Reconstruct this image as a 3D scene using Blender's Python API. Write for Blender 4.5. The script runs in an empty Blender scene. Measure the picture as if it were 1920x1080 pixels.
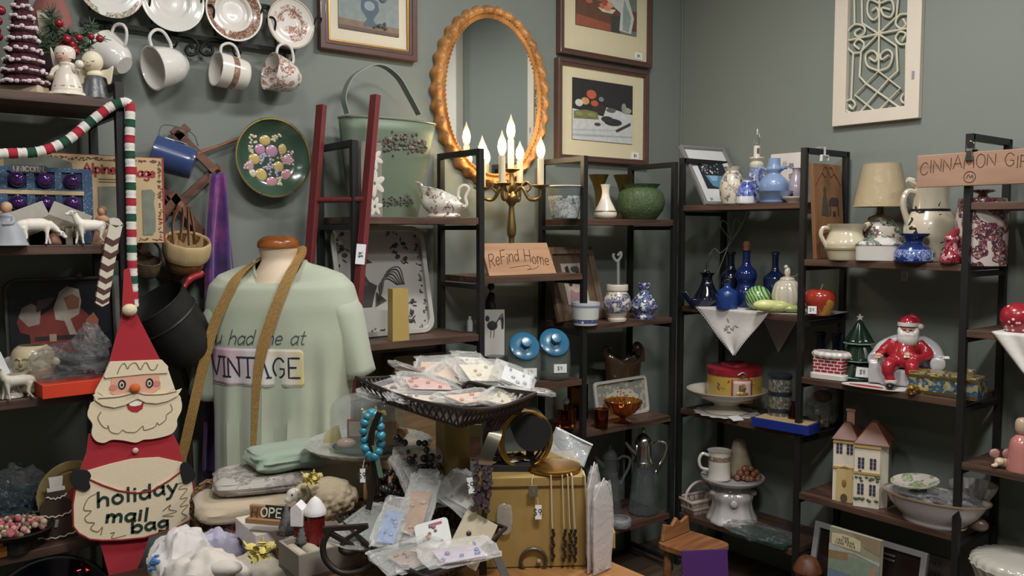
import bpy, bmesh, math, random
from mathutils import Vector, Matrix, noise
PI = math.pi
scn = bpy.context.scene
C = scn.collection
rnd = random.Random(7)
# camera
FPX = 1600.0; CAMZ = 1.49; PITCH = math.atan(108.0 / FPX)
FH = Vector((0.6225, 0.7826, 0)); RT = Vector((0.7826, -0.6225, 0))
CAM = Vector((0, 0, CAMZ))
FWD = FH * math.cos(PITCH) - Vector((0, 0, 1)) * math.sin(PITCH)
UPV = Vector((0, 0, 1)) * math.cos(PITCH) + FH * math.sin(PITCH)
cd = bpy.data.cameras.new('camera'); cam = bpy.data.objects.new('camera', cd); C.objects.link(cam)
cd.sensor_width = 36.0; cd.lens = 36.0 * FPX / 1920.0; cd.clip_start = 0.05
m = Matrix((RT, UPV, -FWD)).transposed().to_4x4(); m.translation = CAM
cam.matrix_world = m
scn.camera = cam
scn.view_settings.view_transform = 'Standard'
scn.view_settings.look = 'None'
scn.view_settings.exposure = 0.42
scn.view_settings.gamma = 1.0
scn.view_settings.use_curve_mapping = False
# world and ceiling lights
w = bpy.data.worlds.new('world'); scn.world = w; w.use_nodes = True
w.node_tree.nodes['Background'].inputs[0].default_value = (0.9, 0.95, 1.0, 1)
w.node_tree.nodes['Background'].inputs[1].default_value = 0.05
ROOM_X0, ROOM_X1, ROOM_Y0, ROOM_Y1, ROOM_H = -1.6, 3.23, -2.6, 2.75, 2.95
CEILING_LAMPS = [((0.35, 1.45), 9), ((2.05, 1.50), 19), ((0.75, 0.3), 33), ((-0.8, 0.2), 6), ((2.1, -0.4), 16)]
for (lx, ly), p in CEILING_LAMPS:
 ld = bpy.data.lights.new('ceiling_lamp_light', 'AREA'); ld.shape = 'RECTANGLE'; ld.size = 0.5; ld.size_y = 0.22
 ld.energy = p; ld.color = (1.0, 0.985, 0.96)
 lo = bpy.data.objects.new('ceiling_lamp_light', ld); C.objects.link(lo); lo.location = (lx, ly, ROOM_H - 0.07)
# pixel (1920x1080) -> place
def ray(px, py):
 return FWD + RT * ((px - 960.0) / FPX) - UPV * ((py - 540.0) / FPX)
def pz(px, py, z):
 d = ray(px, py); return CAM + d * ((z - CAMZ) / d.z)
def pY(px, py, y):
 d = ray(px, py); return CAM + d * (y / d.y)
def pX(px, py, x):
 d = ray(px, py); return CAM + d * (x / d.x)
def pD(px, py, dep):
 return CAM + ray(px, py) * dep
def dep(p): return (Vector(p) - CAM).dot(FWD)
def mpp(p): return dep(p) / FPX
def proj(p):
 v = Vector(p) - CAM; d = v.dot(FWD)
 return 960 + FPX * v.dot(RT) / d, 540 - FPX * v.dot(UPV) / d
def atYz(px, y, z):                       # point at world Y and Z seen in picture column px
 k = (px - 960.0) / FPX; n = RT - FWD * k; v = Vector((0, y, z - CAMZ))
 return Vector((-(v.dot(n)) / n.x, y, z))
def atXz(px, x, z):
 k = (px - 960.0) / FPX; n = RT - FWD * k; v = Vector((x, 0, z - CAMZ))
 return Vector((x, -(v.dot(n)) / n.y, z))
# materials
MATS = {}
def lin(c):
 if isinstance(c, str):
  c = [int(c[i:i + 2], 16) / 255.0 for i in (0, 2, 4)]
 return tuple((x / 12.92 if x <= 0.04045 else ((x + 0.055) / 1.055) ** 2.4) for x in c) + (1.0,)
def _new(name):
 mt = bpy.data.materials.new(name); mt.use_nodes = True
 nt = mt.node_tree; return mt, nt, nt.nodes['Principled BSDF']
def _coords(nt, scale=(1, 1, 1), rot=(0, 0, 0), kind='Object'):
 tc = nt.nodes.new('ShaderNodeTexCoord'); mp = nt.nodes.new('ShaderNodeMapping')
 mp.inputs['Scale'].default_value = scale; mp.inputs['Rotation'].default_value = rot
 nt.links.new(tc.outputs[kind], mp.inputs['Vector']); return mp.outputs['Vector']
def _ramp(nt, fac, stops, const=False):
 r = nt.nodes.new('ShaderNodeValToRGB'); r.color_ramp.interpolation = 'CONSTANT' if const else 'LINEAR'
 el = r.color_ramp.elements
 while len(el) < len(stops): el.new(0.5)
 for e, (p, c) in zip(el, stops): e.position = p; e.color = lin(c)
 nt.links.new(fac, r.inputs['Fac']); return r.outputs['Color']
def _bump(nt, b, h, strength, dist=0.002):
 bm_ = nt.nodes.new('ShaderNodeBump'); bm_.inputs['Strength'].default_value = strength; bm_.inputs['Distance'].default_value = dist
 nt.links.new(h, bm_.inputs['Height']); nt.links.new(bm_.outputs['Normal'], b.inputs['Normal'])
def mat(col, rough=0.5, metal=0.0, var=0.08, scale=30, bump=0.0, coat=0.0, sheen=0.0, sss=0.0, spec=None):
 key = ('p', str(col), rough, metal, var, scale, bump, coat, sheen, sss, spec)
 if key in MATS: return MATS[key]
 mt, nt, b = _new('plain_' + str(col))
 b.inputs['Roughness'].default_value = rough; b.inputs['Metallic'].default_value = metal
 if coat: b.inputs['Coat Weight'].default_value = coat; b.inputs['Coat Roughness'].default_value = 0.08
 if sheen: b.inputs['Sheen Weight'].default_value = sheen
 if spec is not None: b.inputs['Specular IOR Level'].default_value = spec
 base = lin(col)
 n = nt.nodes.new('ShaderNodeTexNoise'); n.inputs['Scale'].default_value = scale; n.inputs['Detail'].default_value = 3
 nt.links.new(_coords(nt), n.inputs['Vector'])
 mx = nt.nodes.new('ShaderNodeMix'); mx.data_type = 'RGBA'
 mx.inputs['A'].default_value = tuple(x * (1 - var) for x in base[:3]) + (1,)
 mx.inputs['B'].default_value = tuple(min(1, x * (1 + var)) for x in base[:3]) + (1,)
 nt.links.new(n.outputs['Fac'], mx.inputs['Factor']); nt.links.new(mx.outputs['Result'], b.inputs['Base Color'])
 if bump: _bump(nt, b, n.outputs['Fac'], bump)
 MATS[key] = mt; return mt
def cer(col, var=0.03): return mat(col, 0.18, 0, var, 12, 0, 0.4)          # glazed ceramic
def cloth(col, var=0.10, scale=240, bump=0.25): return mat(col, 0.9, 0, var, scale, bump, 0, 0.3)
def paint(col): return mat(col, 0.55, 0, 0.06, 18, 0.05)
def metal(col, rough=0.3): return mat(col, rough, 1.0, 0.10, 25)
def wood(col, col2, scale=1.0, axis='x', rough=0.5):
 key = ('w', col, col2, scale, axis, rough)
 if key in MATS: return MATS[key]
 mt, nt, b = _new('wood_' + col); b.inputs['Roughness'].default_value = rough
 s = {'x': (2, 26, 26), 'y': (26, 2, 26), 'z': (26, 26, 2)}[axis]
 vec = _coords(nt, tuple(k * scale for k in s))
 n = nt.nodes.new('ShaderNodeTexNoise'); n.inputs['Scale'].default_value = 1.6; n.inputs['Detail'].default_value = 6; n.inputs['Distortion'].default_value = 0.7
 nt.links.new(vec, n.inputs['Vector'])
 nt.links.new(_ramp(nt, n.outputs['Fac'], [(0.3, col2), (0.62, col)]), b.inputs['Base Color'])
 _bump(nt, b, n.outputs['Fac'], 0.12, 0.001); MATS[key] = mt; return mt
def sprig(base, cols, scale=60, thr=0.62, rough=0.2, mscale=14, mthr=0.5, band=None, coat=0.4):
 """glazed ground with small painted sprigs: fine noise blobs inside larger patches; band=(axis,lo,hi) limits them"""
 scale *= 3.2; mscale *= 2.0
 key = ('s', base, tuple(cols), scale, thr, rough, mscale, mthr, band)
 if key in MATS: return MATS[key]
 mt, nt, b = _new('sprig_' + base); b.inputs['Roughness'].default_value = rough; b.inputs['Coat Weight'].default_value = coat
 vec = _coords(nt)
 n1 = nt.nodes.new('ShaderNodeTexNoise'); n1.inputs['Scale'].default_value = scale; n1.inputs['Detail'].default_value = 2; n1.inputs['Distortion'].default_value = 1.2
 n2 = nt.nodes.new('ShaderNodeTexNoise'); n2.inputs['Scale'].default_value = mscale; n2.inputs['Detail'].default_value = 1
 n3 = nt.nodes.new('ShaderNodeTexVoronoi'); n3.inputs['Scale'].default_value = scale * 0.6
 for q in (n1, n2, n3): nt.links.new(vec, q.inputs['Vector'])
 st = [(0.0, cols[0])] + [((i + 1) / len(cols), c) for i, c in enumerate(cols[1:])]
 colr = _ramp(nt, n3.outputs['Color'], st, True)
 a = nt.nodes.new('ShaderNodeMath'); a.operation = 'GREATER_THAN'; a.inputs[1].default_value = thr * 0.82; nt.links.new(n1.outputs['Fac'], a.inputs[0])
 c2 = nt.nodes.new('ShaderNodeMath'); c2.operation = 'GREATER_THAN'; c2.inputs[1].default_value = mthr; nt.links.new(n2.outputs['Fac'], c2.inputs[0])
 mu = nt.nodes.new('ShaderNodeMath'); mu.operation = 'MULTIPLY'; nt.links.new(a.outputs[0], mu.inputs[0]); nt.links.new(c2.outputs[0], mu.inputs[1])
 fac = mu.outputs[0]
 if band:
  sp = nt.nodes.new('ShaderNodeSeparateXYZ')
  tc = nt.nodes.new('ShaderNodeTexCoord'); nt.links.new(tc.outputs['Object'], sp.inputs[0])
  if band[0] == 'r':
   ln = nt.nodes.new('ShaderNodeVectorMath'); ln.operation = 'LENGTH'; nt.links.new(tc.outputs['Object'], ln.inputs[0]); src = ln.outputs['Value']
  else: src = sp.outputs[{'x': 0, 'y': 1, 'z': 2}[band[0]]]
  g = nt.nodes.new('ShaderNodeMath'); g.operation = 'GREATER_THAN'; g.inputs[1].default_value = band[1]; nt.links.new(src, g.inputs[0])
  l = nt.nodes.new('ShaderNodeMath'); l.operation = 'LESS_THAN'; l.inputs[1].default_value = band[2]; nt.links.new(src, l.inputs[0])
  m1 = nt.nodes.new('ShaderNodeMath'); m1.operation = 'MULTIPLY'; nt.links.new(g.outputs[0], m1.inputs[0]); nt.links.new(l.outputs[0], m1.inputs[1])
  m2 = nt.nodes.new('ShaderNodeMath'); m2.operation = 'MULTIPLY'; nt.links.new(m1.outputs[0], m2.inputs[0]); nt.links.new(fac, m2.inputs[1]); fac = m2.outputs[0]
 mx = nt.nodes.new('ShaderNodeMix'); mx.data_type = 'RGBA'; mx.inputs['A'].default_value = lin(base)
 nt.links.new(fac, mx.inputs['Factor']); nt.links.new(colr, mx.inputs['B']); nt.links.new(mx.outputs['Result'], b.inputs['Base Color'])
 MATS[key] = mt; return mt
def glass(col='ffffff', rough=0.02, ior=1.45):
 key = ('g', col, rough, ior)
 if key in MATS: return MATS[key]
 mt, nt, b = _new('glass_' + col); b.inputs['Base Color'].default_value = lin(col); b.inputs['Roughness'].default_value = rough
 b.inputs['Transmission Weight'].default_value = 1.0; b.inputs['IOR'].default_value = ior
 n = nt.nodes.new('ShaderNodeTexNoise'); n.inputs['Scale'].default_value = 35; nt.links.new(_coords(nt), n.inputs['Vector']); _bump(nt, b, n.outputs['Fac'], 0.03)
 MATS[key] = mt; return mt
def film(alpha=0.25, tint='f2f4f4', rough=0.12, crinkle=0.5, scale=40, tcol='ffffff'):
 """clear plastic film: mostly see-through, with a crinkled gloss"""
 key = ('f', alpha, tint, rough, crinkle, scale, tcol)
 if key in MATS: return MATS[key]
 mt, nt, b = _new('clear_film'); b.inputs['Base Color'].default_value = lin(tint); b.inputs['Roughness'].default_value = rough
 b.inputs['Specular IOR Level'].default_value = 1.0
 n = nt.nodes.new('ShaderNodeTexNoise'); n.inputs['Scale'].default_value = scale; n.inputs['Detail'].default_value = 4; n.inputs['Distortion'].default_value = 1.0
 nt.links.new(_coords(nt), n.inputs['Vector']); _bump(nt, b, n.outputs['Fac'], crinkle, 0.01)
 tr = nt.nodes.new('ShaderNodeBsdfTransparent'); tr.inputs[0].default_value = lin(tcol); mx = nt.nodes.new('ShaderNodeMixShader'); mx.inputs[0].default_value = alpha
 nt.links.new(tr.outputs[0], mx.inputs[1]); nt.links.new(b.outputs[0], mx.inputs[2])
 nt.links.new(mx.outputs[0], nt.nodes['Material Output'].inputs['Surface']); MATS[key] = mt; return mt
def glow(col, strength):
 key = ('e', col, strength)
 if key in MATS: return MATS[key]
 mt, nt, b = _new('glow'); b.inputs['Base Color'].default_value = lin(col); b.inputs['Emission Color'].default_value = lin(col); b.inputs['Emission Strength'].default_value = strength
 MATS[key] = mt; return mt
def stripes(cols, scale, axis='z', rough=0.8, bump=0.2, noise_scale=200, distort=0.0):
 """bands of colour along one object axis, period = 1/scale metres"""
 key = ('st', tuple(cols), scale, axis, rough, distort)
 if key in MATS: return MATS[key]
 mt, nt, b = _new('striped'); b.inputs['Roughness'].default_value = rough
 tc = nt.nodes.new('ShaderNodeTexCoord'); sp = nt.nodes.new('ShaderNodeSeparateXYZ'); nt.links.new(tc.outputs['Object'], sp.inputs[0])
 mu = nt.nodes.new('ShaderNodeMath'); mu.operation = 'MULTIPLY'; mu.inputs[1].default_value = scale; nt.links.new(sp.outputs[{'x': 0, 'y': 1, 'z': 2}[axis]], mu.inputs[0])
 fr = nt.nodes.new('ShaderNodeMath'); fr.operation = 'FRACT'; nt.links.new(mu.outputs[0], fr.inputs[0])
 nt.links.new(_ramp(nt, fr.outputs[0], [(i / len(cols), c) for i, c in enumerate(cols)], True), b.inputs['Base Color'])
 n = nt.nodes.new('ShaderNodeTexNoise'); n.inputs['Scale'].default_value = noise_scale; nt.links.new(tc.outputs['Object'], n.inputs['Vector']); _bump(nt, b, n.outputs['Fac'], bump)
 MATS[key] = mt; return mt
def brickmat(c1, c2, mortar, sx, sy, ms=0.02, rot=(PI / 2, 0, 0), rough=0.6, bump=0.3, width=0.5, height=0.25):
 key = ('b', c1, c2, mortar, sx, ms, rot, width, height)
 if key in MATS: return MATS[key]
 mt, nt, b = _new('woven_' + c1); b.inputs['Roughness'].default_value = rough
 n = nt.nodes.new('ShaderNodeTexBrick'); n.inputs['Color1'].default_value = lin(c1); n.inputs['Color2'].default_value = lin(c2); n.inputs['Mortar'].default_value = lin(mortar)
 n.inputs['Scale'].default_value = sx; n.inputs['Mortar Size'].default_value = ms; n.inputs['Brick Width'].default_value = width; n.inputs['Row Height'].default_value = height
 nt.links.new(_coords(nt, (1, 1, 1), rot), n.inputs['Vector']); nt.links.new(n.outputs['Color'], b.inputs['Base Color'])
 _bump(nt, b, n.outputs['Fac'], -bump, 0.004); MATS[key] = mt; return mt
# objects
def _tag(o, label=None, cat=None, group=None, kind=None):
 if label: o['label'] = label
 if cat: o['category'] = cat
 if group: o['group'] = group
 if kind: o['kind'] = kind
 return o
def thing(name, label, cat, loc=(0, 0, 0), rz=0.0, group=None, rx=0.0, ry=0.0):
 o = bpy.data.objects.new(name, None); C.objects.link(o); o.empty_display_size = 0.05
 o.location = loc; o.rotation_euler = (rx, ry, rz)
 return _tag(o, label, cat, group)
def kids(o): return [c for c in list(C.objects) if c.parent == o]
def dup(root, loc, rz=None, label=None, group=None, scale=None):
 ch = [c for c in list(C.objects) if c.parent is not None]
 def rec(o, par):
  c = o.copy(); C.objects.link(c); c.parent = par
  for k in ch:
   if k.parent == o: rec(k, c)
  return c
 r = rec(root, None); r.location = loc
 if rz is not None: r.rotation_euler.z = rz
 if label: r['label'] = label
 if group: r['group'] = group
 if scale: r.scale = (scale,) * 3
 return r
FACE = math.atan2(-0.6225, 0.7826)        # yaw that turns local -Y towards the camera
RW = -PI / 2                              # yaw of things standing along the right wall
def catmull(pts, n=6, closed=False):
 P = [Vector(p) for p in pts]; out = []; N = len(P)
 if N < 3: return P
 rng = range(N if closed else N - 1)
 for i in rng:
  p0 = P[i - 1] if (i > 0 or closed) else P[0] * 2 - P[1]
  p1 = P[i]; p2 = P[(i + 1) % N]
  p3 = P[(i + 2) % N] if (i + 2 < N or closed) else P[-1] * 2 - P[-2]
  for k in range(n):
   t = k / n
   out.append(0.5 * ((2 * p1) + (p2 - p0) * t + (2 * p0 - 5 * p1 + 4 * p2 - p3) * t * t + (3 * p1 - p0 - 3 * p2 + p3) * t ** 3))
 if not closed: out.append(P[-1])
 return out
class MB:
 def __init__(s): s.v = []; s.f = []; s.mi = []; s.cur = 0; s.M = Matrix.Identity(4)
 def mat(s, i): s.cur = i; return s
 def at(s, loc=(0, 0, 0), rot=(0, 0, 0), sc=1.0):
  from mathutils import Euler
  s.M = Matrix.Translation(loc) @ Euler(rot).to_matrix().to_4x4() @ Matrix.Diagonal((sc, sc, sc, 1) if not hasattr(sc, '__len__') else tuple(sc) + (1,)); return s
 def add(s, vs, fs):
  b = len(s.v); s.v += [s.M @ Vector(p) for p in vs]
  for f in fs: s.f.append([b + i for i in f]); s.mi.append(s.cur)
  return s
 def box(s, c, d):
  x, y, z = c; a, b, h = d[0] / 2, d[1] / 2, d[2] / 2
  vs = [(x + i * a, y + j * b, z + k * h) for k in (-1, 1) for j in (-1, 1) for i in (-1, 1)]
  return s.add(vs, [(0, 2, 3, 1), (4, 5, 7, 6), (0, 1, 5, 4), (2, 6, 7, 3), (0, 4, 6, 2), (1, 3, 7, 5)])
 def bar(s, p, q, w, h=None):
  """square bar from p to q"""
  p = Vector(p); q = Vector(q); h = h or w; d = (q - p).normalized()
  u = d.cross(Vector((0, 0, 1)));
  if u.length < 1e-4: u = Vector((1, 0, 0))
  u.normalize(); n = u.cross(d)
  vs = [e + u * (i * w / 2) + n * (j * h / 2) for e in (p, q) for i, j in ((-1, -1), (1, -1), (1, 1), (-1, 1))]
  return s.add(vs, [(0, 1, 2, 3), (7, 6, 5, 4), (0, 4, 5, 1), (1, 5, 6, 2), (2, 6, 7, 3), (3, 7, 4, 0)])
 def lathe(s, prof, seg=32, c=(0, 0, 0), sx=1.0, sy=1.0, fn=None, a0=0.0, a1=2 * PI):
  full = abs(a1 - a0 - 2 * PI) < 1e-6; vs = []; n = seg if full else seg + 1
  for (r, z) in prof:
   for i in range(n):
    a = a0 + (a1 - a0) * i / seg; rr = r * (fn(a, z) if fn else 1.0)
    vs.append((c[0] + rr * math.cos(a) * sx, c[1] + rr * math.sin(a) * sy, c[2] + z))
  fs = []
  for j in range(len(prof) - 1):
   for i in range(seg):
    k = (i + 1) % n
    fs.append((j * n + i, j * n + k, (j + 1) * n + k, (j + 1) * n + i))
  return s.add(vs, fs)
 def vessel(s, prof, t, seg=32, c=(0, 0, 0), sx=1.0, sy=1.0, fn=None, floor=None):
  """open vessel: outer profile bottom to rim, wall thickness t"""
  inner = [(max(r - t, 0.0005), max(z, prof[0][1] + t) if i < len(prof) - 1 else z) for i, (r, z) in enumerate(prof)][::-1]
  full = [(0.0, prof[0][1])] + list(prof) + inner + [(0.0, prof[0][1] + t)]
  return s.lathe(full, seg, c, sx, sy, fn)
 def ball(s, c, r, seg=16, rings=10):
  if not hasattr(r, '__len__'): r = (r, r, r)
  prof = [(math.sin(PI * j / rings), -math.cos(PI * j / rings)) for j in range(rings + 1)]
  vs = []
  for (q, z) in prof:
   for i in range(seg):
    a = 2 * PI * i / seg; vs.append((c[0] + r[0] * q * math.cos(a), c[1] + r[1] * q * math.sin(a), c[2] + r[2] * z))
  fs = [(j * seg + i, j * seg + (i + 1) % seg, (j + 1) * seg + (i + 1) % seg, (j + 1) * seg + i) for j in range(rings) for i in range(seg)]
  return s.add(vs, fs)
 def tube(s, pts, r, seg=8, closed=False, flat=None):
  P = [Vector(p) for p in pts]; N = len(P)
  R = r if hasattr(r, '__len__') else [r] * N
  vs = []; prev = None
  for i, p in enumerate(P):
   if closed: d = P[(i + 1) % N] - P[i - 1]
   else: d = P[min(i + 1, N - 1)] - P[max(i - 1, 0)]
   if d.length < 1e-9: d = Vector((0, 0, 1))
   d.normalize()
   if prev is None:
    u = d.cross(Vector((0.13, 0.37, 1.0)))
    if u.length < 1e-3: u = d.cross(Vector((1, 0, 0)))
   else: u = prev - d * prev.dot(d)
   if u.length < 1e-6: u = d.orthogonal()
   u.normalize(); prev = u; n = d.cross(u)
   for k in range(seg):
    a = 2 * PI * k / seg; vs.append(p + u * (R[i] * math.cos(a)) + n * (R[i] * math.sin(a)))
  fs = []; L = N if closed else N - 1
  for i in range(L):
   j = (i + 1) % N
   for k in range(seg): fs.append((i * seg + k, i * seg + (k + 1) % seg, j * seg + (k + 1) % seg, j * seg + k))
  if not closed: fs.append(tuple(range(seg))[::-1]); fs.append(tuple((N - 1) * seg + k for k in range(seg)))
  return s.add(vs, fs)
 def strap(s, pts, width_dirs, w, t):
  """flat band of width w and thickness t along pts; width_dirs one vector or a list"""
  P = [Vector(p) for p in pts]; N = len(P); vs = []
  for i, p in enumerate(P):
   d = (P[min(i + 1, N - 1)] - P[max(i - 1, 0)]).normalized()
   u = Vector(width_dirs[i] if isinstance(width_dirs, list) else width_dirs); u = (u - d * u.dot(d)).normalized(); n = d.cross(u)
   ww = w[i] if hasattr(w, '__len__') else w
   for a, b in ((-1, -1), (1, -1), (1, 1), (-1, 1)): vs.append(p + u * (a * ww / 2) + n * (b * t / 2))
  fs = [(0, 1, 2, 3), tuple((N - 1) * 4 + k for k in (3, 2, 1, 0))]
  for i in range(N - 1):
   for k in range(4): fs.append((i * 4 + k, (i + 1) * 4 + k, (i + 1) * 4 + (k + 1) % 4, i * 4 + (k + 1) % 4))
  return s.add(vs, fs)
 def prism(s, out, t, plane='xz', off=0.0):
  """outline (2D) given thickness t; xz: faces -Y, y from off-t/2 to off+t/2; xy: horizontal slab"""
  n = len(out)
  if plane == 'xz': vs = [(a, off - t / 2, b) for a, b in out] + [(a, off + t / 2, b) for a, b in out]
  elif plane == 'xy': vs = [(a, b, off - t / 2) for a, b in out] + [(a, b, off + t / 2) for a, b in out]
  else: vs = [(off - t / 2, a, b) for a, b in out] + [(off + t / 2, a, b) for a, b in out]
  fs = [tuple(range(n)), tuple(range(2 * n - 1, n - 1, -1))] + [(i, n + i, n + (i + 1) % n, (i + 1) % n) for i in range(n)]
  return s.add(vs, fs)
 def ring(s, outer, inner, t, plane='xz', off=0.0):
  """flat frame between two outlines with the same number of points"""
  n = len(outer); vs = []
  for o_ in (off - t / 2, off + t / 2):
   for L in (outer, inner):
    for a, b in L: vs.append((a, o_, b) if plane == 'xz' else (a, b, o_))
  fs = []
  for i in range(n):
   j = (i + 1) % n
   fs += [(i, j, n + j, n + i), (2 * n + i, 3 * n + i, 3 * n + j, 2 * n + j), (i, 2 * n + i, 2 * n + j, j), (n + i, n + j, 3 * n + j, 3 * n + i)]
  return s.add(vs, fs)
 def grid(s, fn, nu, nv, closed_u=False):
  vs = [fn(i / (nu if closed_u else nu - 1), j / (nv - 1)) for j in range(nv) for i in range(nu)]
  fs = []
  for j in range(nv - 1):
   for i in range(nu if closed_u else nu - 1):
    k = (i + 1) % nu; fs.append((j * nu + i, j * nu + k, (j + 1) * nu + k, (j + 1) * nu + i))
  return s.add(vs, fs)
 def done(s, name, mats, parent=None, smooth=True, bev=0.0, sub=0, solid=0.0, label=None, kind=None, angle=40, seg=2, cat=None, group=None, soff=0.0, remesh=0.0, sm=4):
  me = bpy.data.meshes.new(name); me.from_pydata([tuple(p) for p in s.v], [], s.f)
  mats = mats if isinstance(mats, (list, tuple)) else [mats]
  for q in mats: me.materials.append(q)
  me.polygons.foreach_set('material_index', s.mi)
  bm = bmesh.new(); bm.from_mesh(me); bmesh.ops.remove_doubles(bm, verts=bm.verts, dist=1e-6)
  if not solid: bmesh.ops.recalc_face_normals(bm, faces=bm.faces)
  bm.to_mesh(me); bm.free()
  if smooth:
   me.shade_smooth()
   if not sub: me.set_sharp_from_angle(angle=math.radians(angle))
  o = bpy.data.objects.new(name, me); C.objects.link(o)
  if parent: o.parent = parent
  if solid: q = o.modifiers.new('thickness', 'SOLIDIFY'); q.thickness = solid; q.offset = soff
  if bev: q = o.modifiers.new('bevel', 'BEVEL'); q.width = bev; q.segments = seg; q.limit_method = 'ANGLE'; q.angle_limit = math.radians(50)
  if remesh:
   q = o.modifiers.new('remesh', 'REMESH'); q.mode = 'VOXEL'; q.voxel_size = remesh; q.use_smooth_shade = True
   if sm: q = o.modifiers.new('smooth', 'SMOOTH'); q.factor = 0.5; q.iterations = sm
  if sub: q = o.modifiers.new('subdivision', 'SUBSURF'); q.levels = sub; q.render_levels = sub
  return _tag(o, label, cat, group, kind)
def pot(name, label, cat, p, prof, m_, wall=0.0, seg=36, fn=None, part='body', sx=1.0, sy=1.0, n=4, rz=FACE, group=None):
 """turned vessel; profile in photograph pixels (radius, height) scaled by its distance"""
 t = thing(name, label, cat, p, rz, group); s = mpp(p); pr = smooth_prof([(r * s, z * s) for r, z in prof], n)
 if wall: MB().vessel(pr, wall * s, seg, sx=sx, sy=sy, fn=fn).done(part, m_, t)
 else: MB().lathe([(0, pr[0][1])] + pr + [(0, pr[-1][1])], seg, sx=sx, sy=sy, fn=fn).done(part, m_, t)
 return t, s
def lath(t, s, name, prof, m_, c=(0, 0, 0), n=3, seg=28, sx=1.0, sy=1.0, fn=None, label=None):
 pr = smooth_prof([(r * s, z * s) for r, z in prof], n) if n else [(r * s, z * s) for r, z in prof]
 return MB().lathe([(0, pr[0][1])] + pr + [(0, pr[-1][1])], seg, (c[0] * s, c[1] * s, c[2] * s), sx, sy, fn).done(name, m_, t, label=label)
def rod(t, s, name, pts, r, m_, n=5, seg=8, label=None):
 P = catmull([(a * s, (q[0] if q else 0) * s, b * s) for a, b, *q in pts], n) if n else [(a * s, (q[0] if q else 0) * s, b * s) for a, b, *q in pts]
 return MB().tube(P, [r[0] * s + (r[1] - r[0]) * s * i / (len(P) - 1) for i in range(len(P))] if hasattr(r, '__len__') else r * s, seg).done(name, m_, t, label=label)
def tagcard(t, name, c, w_, h, rz=0, rx=0, ry=0, m_=None, scribble=True, th=.0008):
 MB().at(c, (rx, ry, rz)).box((0, 0, 0), (w_, th, h)).done(name, m_ or mat('e4e4e2', .6), t, False)
 if scribble:
  e = Matrix.Translation(c) @ __import__('mathutils').Euler((rx, ry, rz)).to_matrix().to_4x4(); nn = (e.to_3x3() @ Vector((0, -1, 0)))
  st, wd = text_strokes('$9.', h * .42); letters('price', st, h * .055, mat('3a3a40', .7), t, lambda u, v: (e @ Vector((u, -th * .6, v)), nn), t=.0004, shift=(-wd / 2, -h * .2))
def px_prof(prof, s): return [(r * s, z * s) for r, z in prof]
def smooth_prof(prof, n=4): return [(max(p[0], 0.0), p[1]) for p in catmull([(a, b, 0) for a, b in prof], n)]
def rrect(w, h, r, n=5, cx=0, cz=0):
 pts = []
 for sx, sz, a in ((1, 1, 0), (-1, 1, 90), (-1, -1, 180), (1, -1, 270)):
  for k in range(n + 1):
   t = math.radians(a + 90 * k / n); pts.append((cx + sx * (w / 2 - r) + r * math.cos(t), cz + sz * (h / 2 - r) + r * math.sin(t)))
 return pts
def rect(x0, z0, x1, z1): return [(x0, z0), (x1, z0), (x1, z1), (x0, z1)]
def oval(a, b, n=40, cx=0, cz=0, fn=None): return [(cx + a * math.cos(2 * PI * i / n) * (fn(2 * PI * i / n) if fn else 1), cz + b * math.sin(2 * PI * i / n) * (fn(2 * PI * i / n) if fn else 1)) for i in range(n)]
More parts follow.
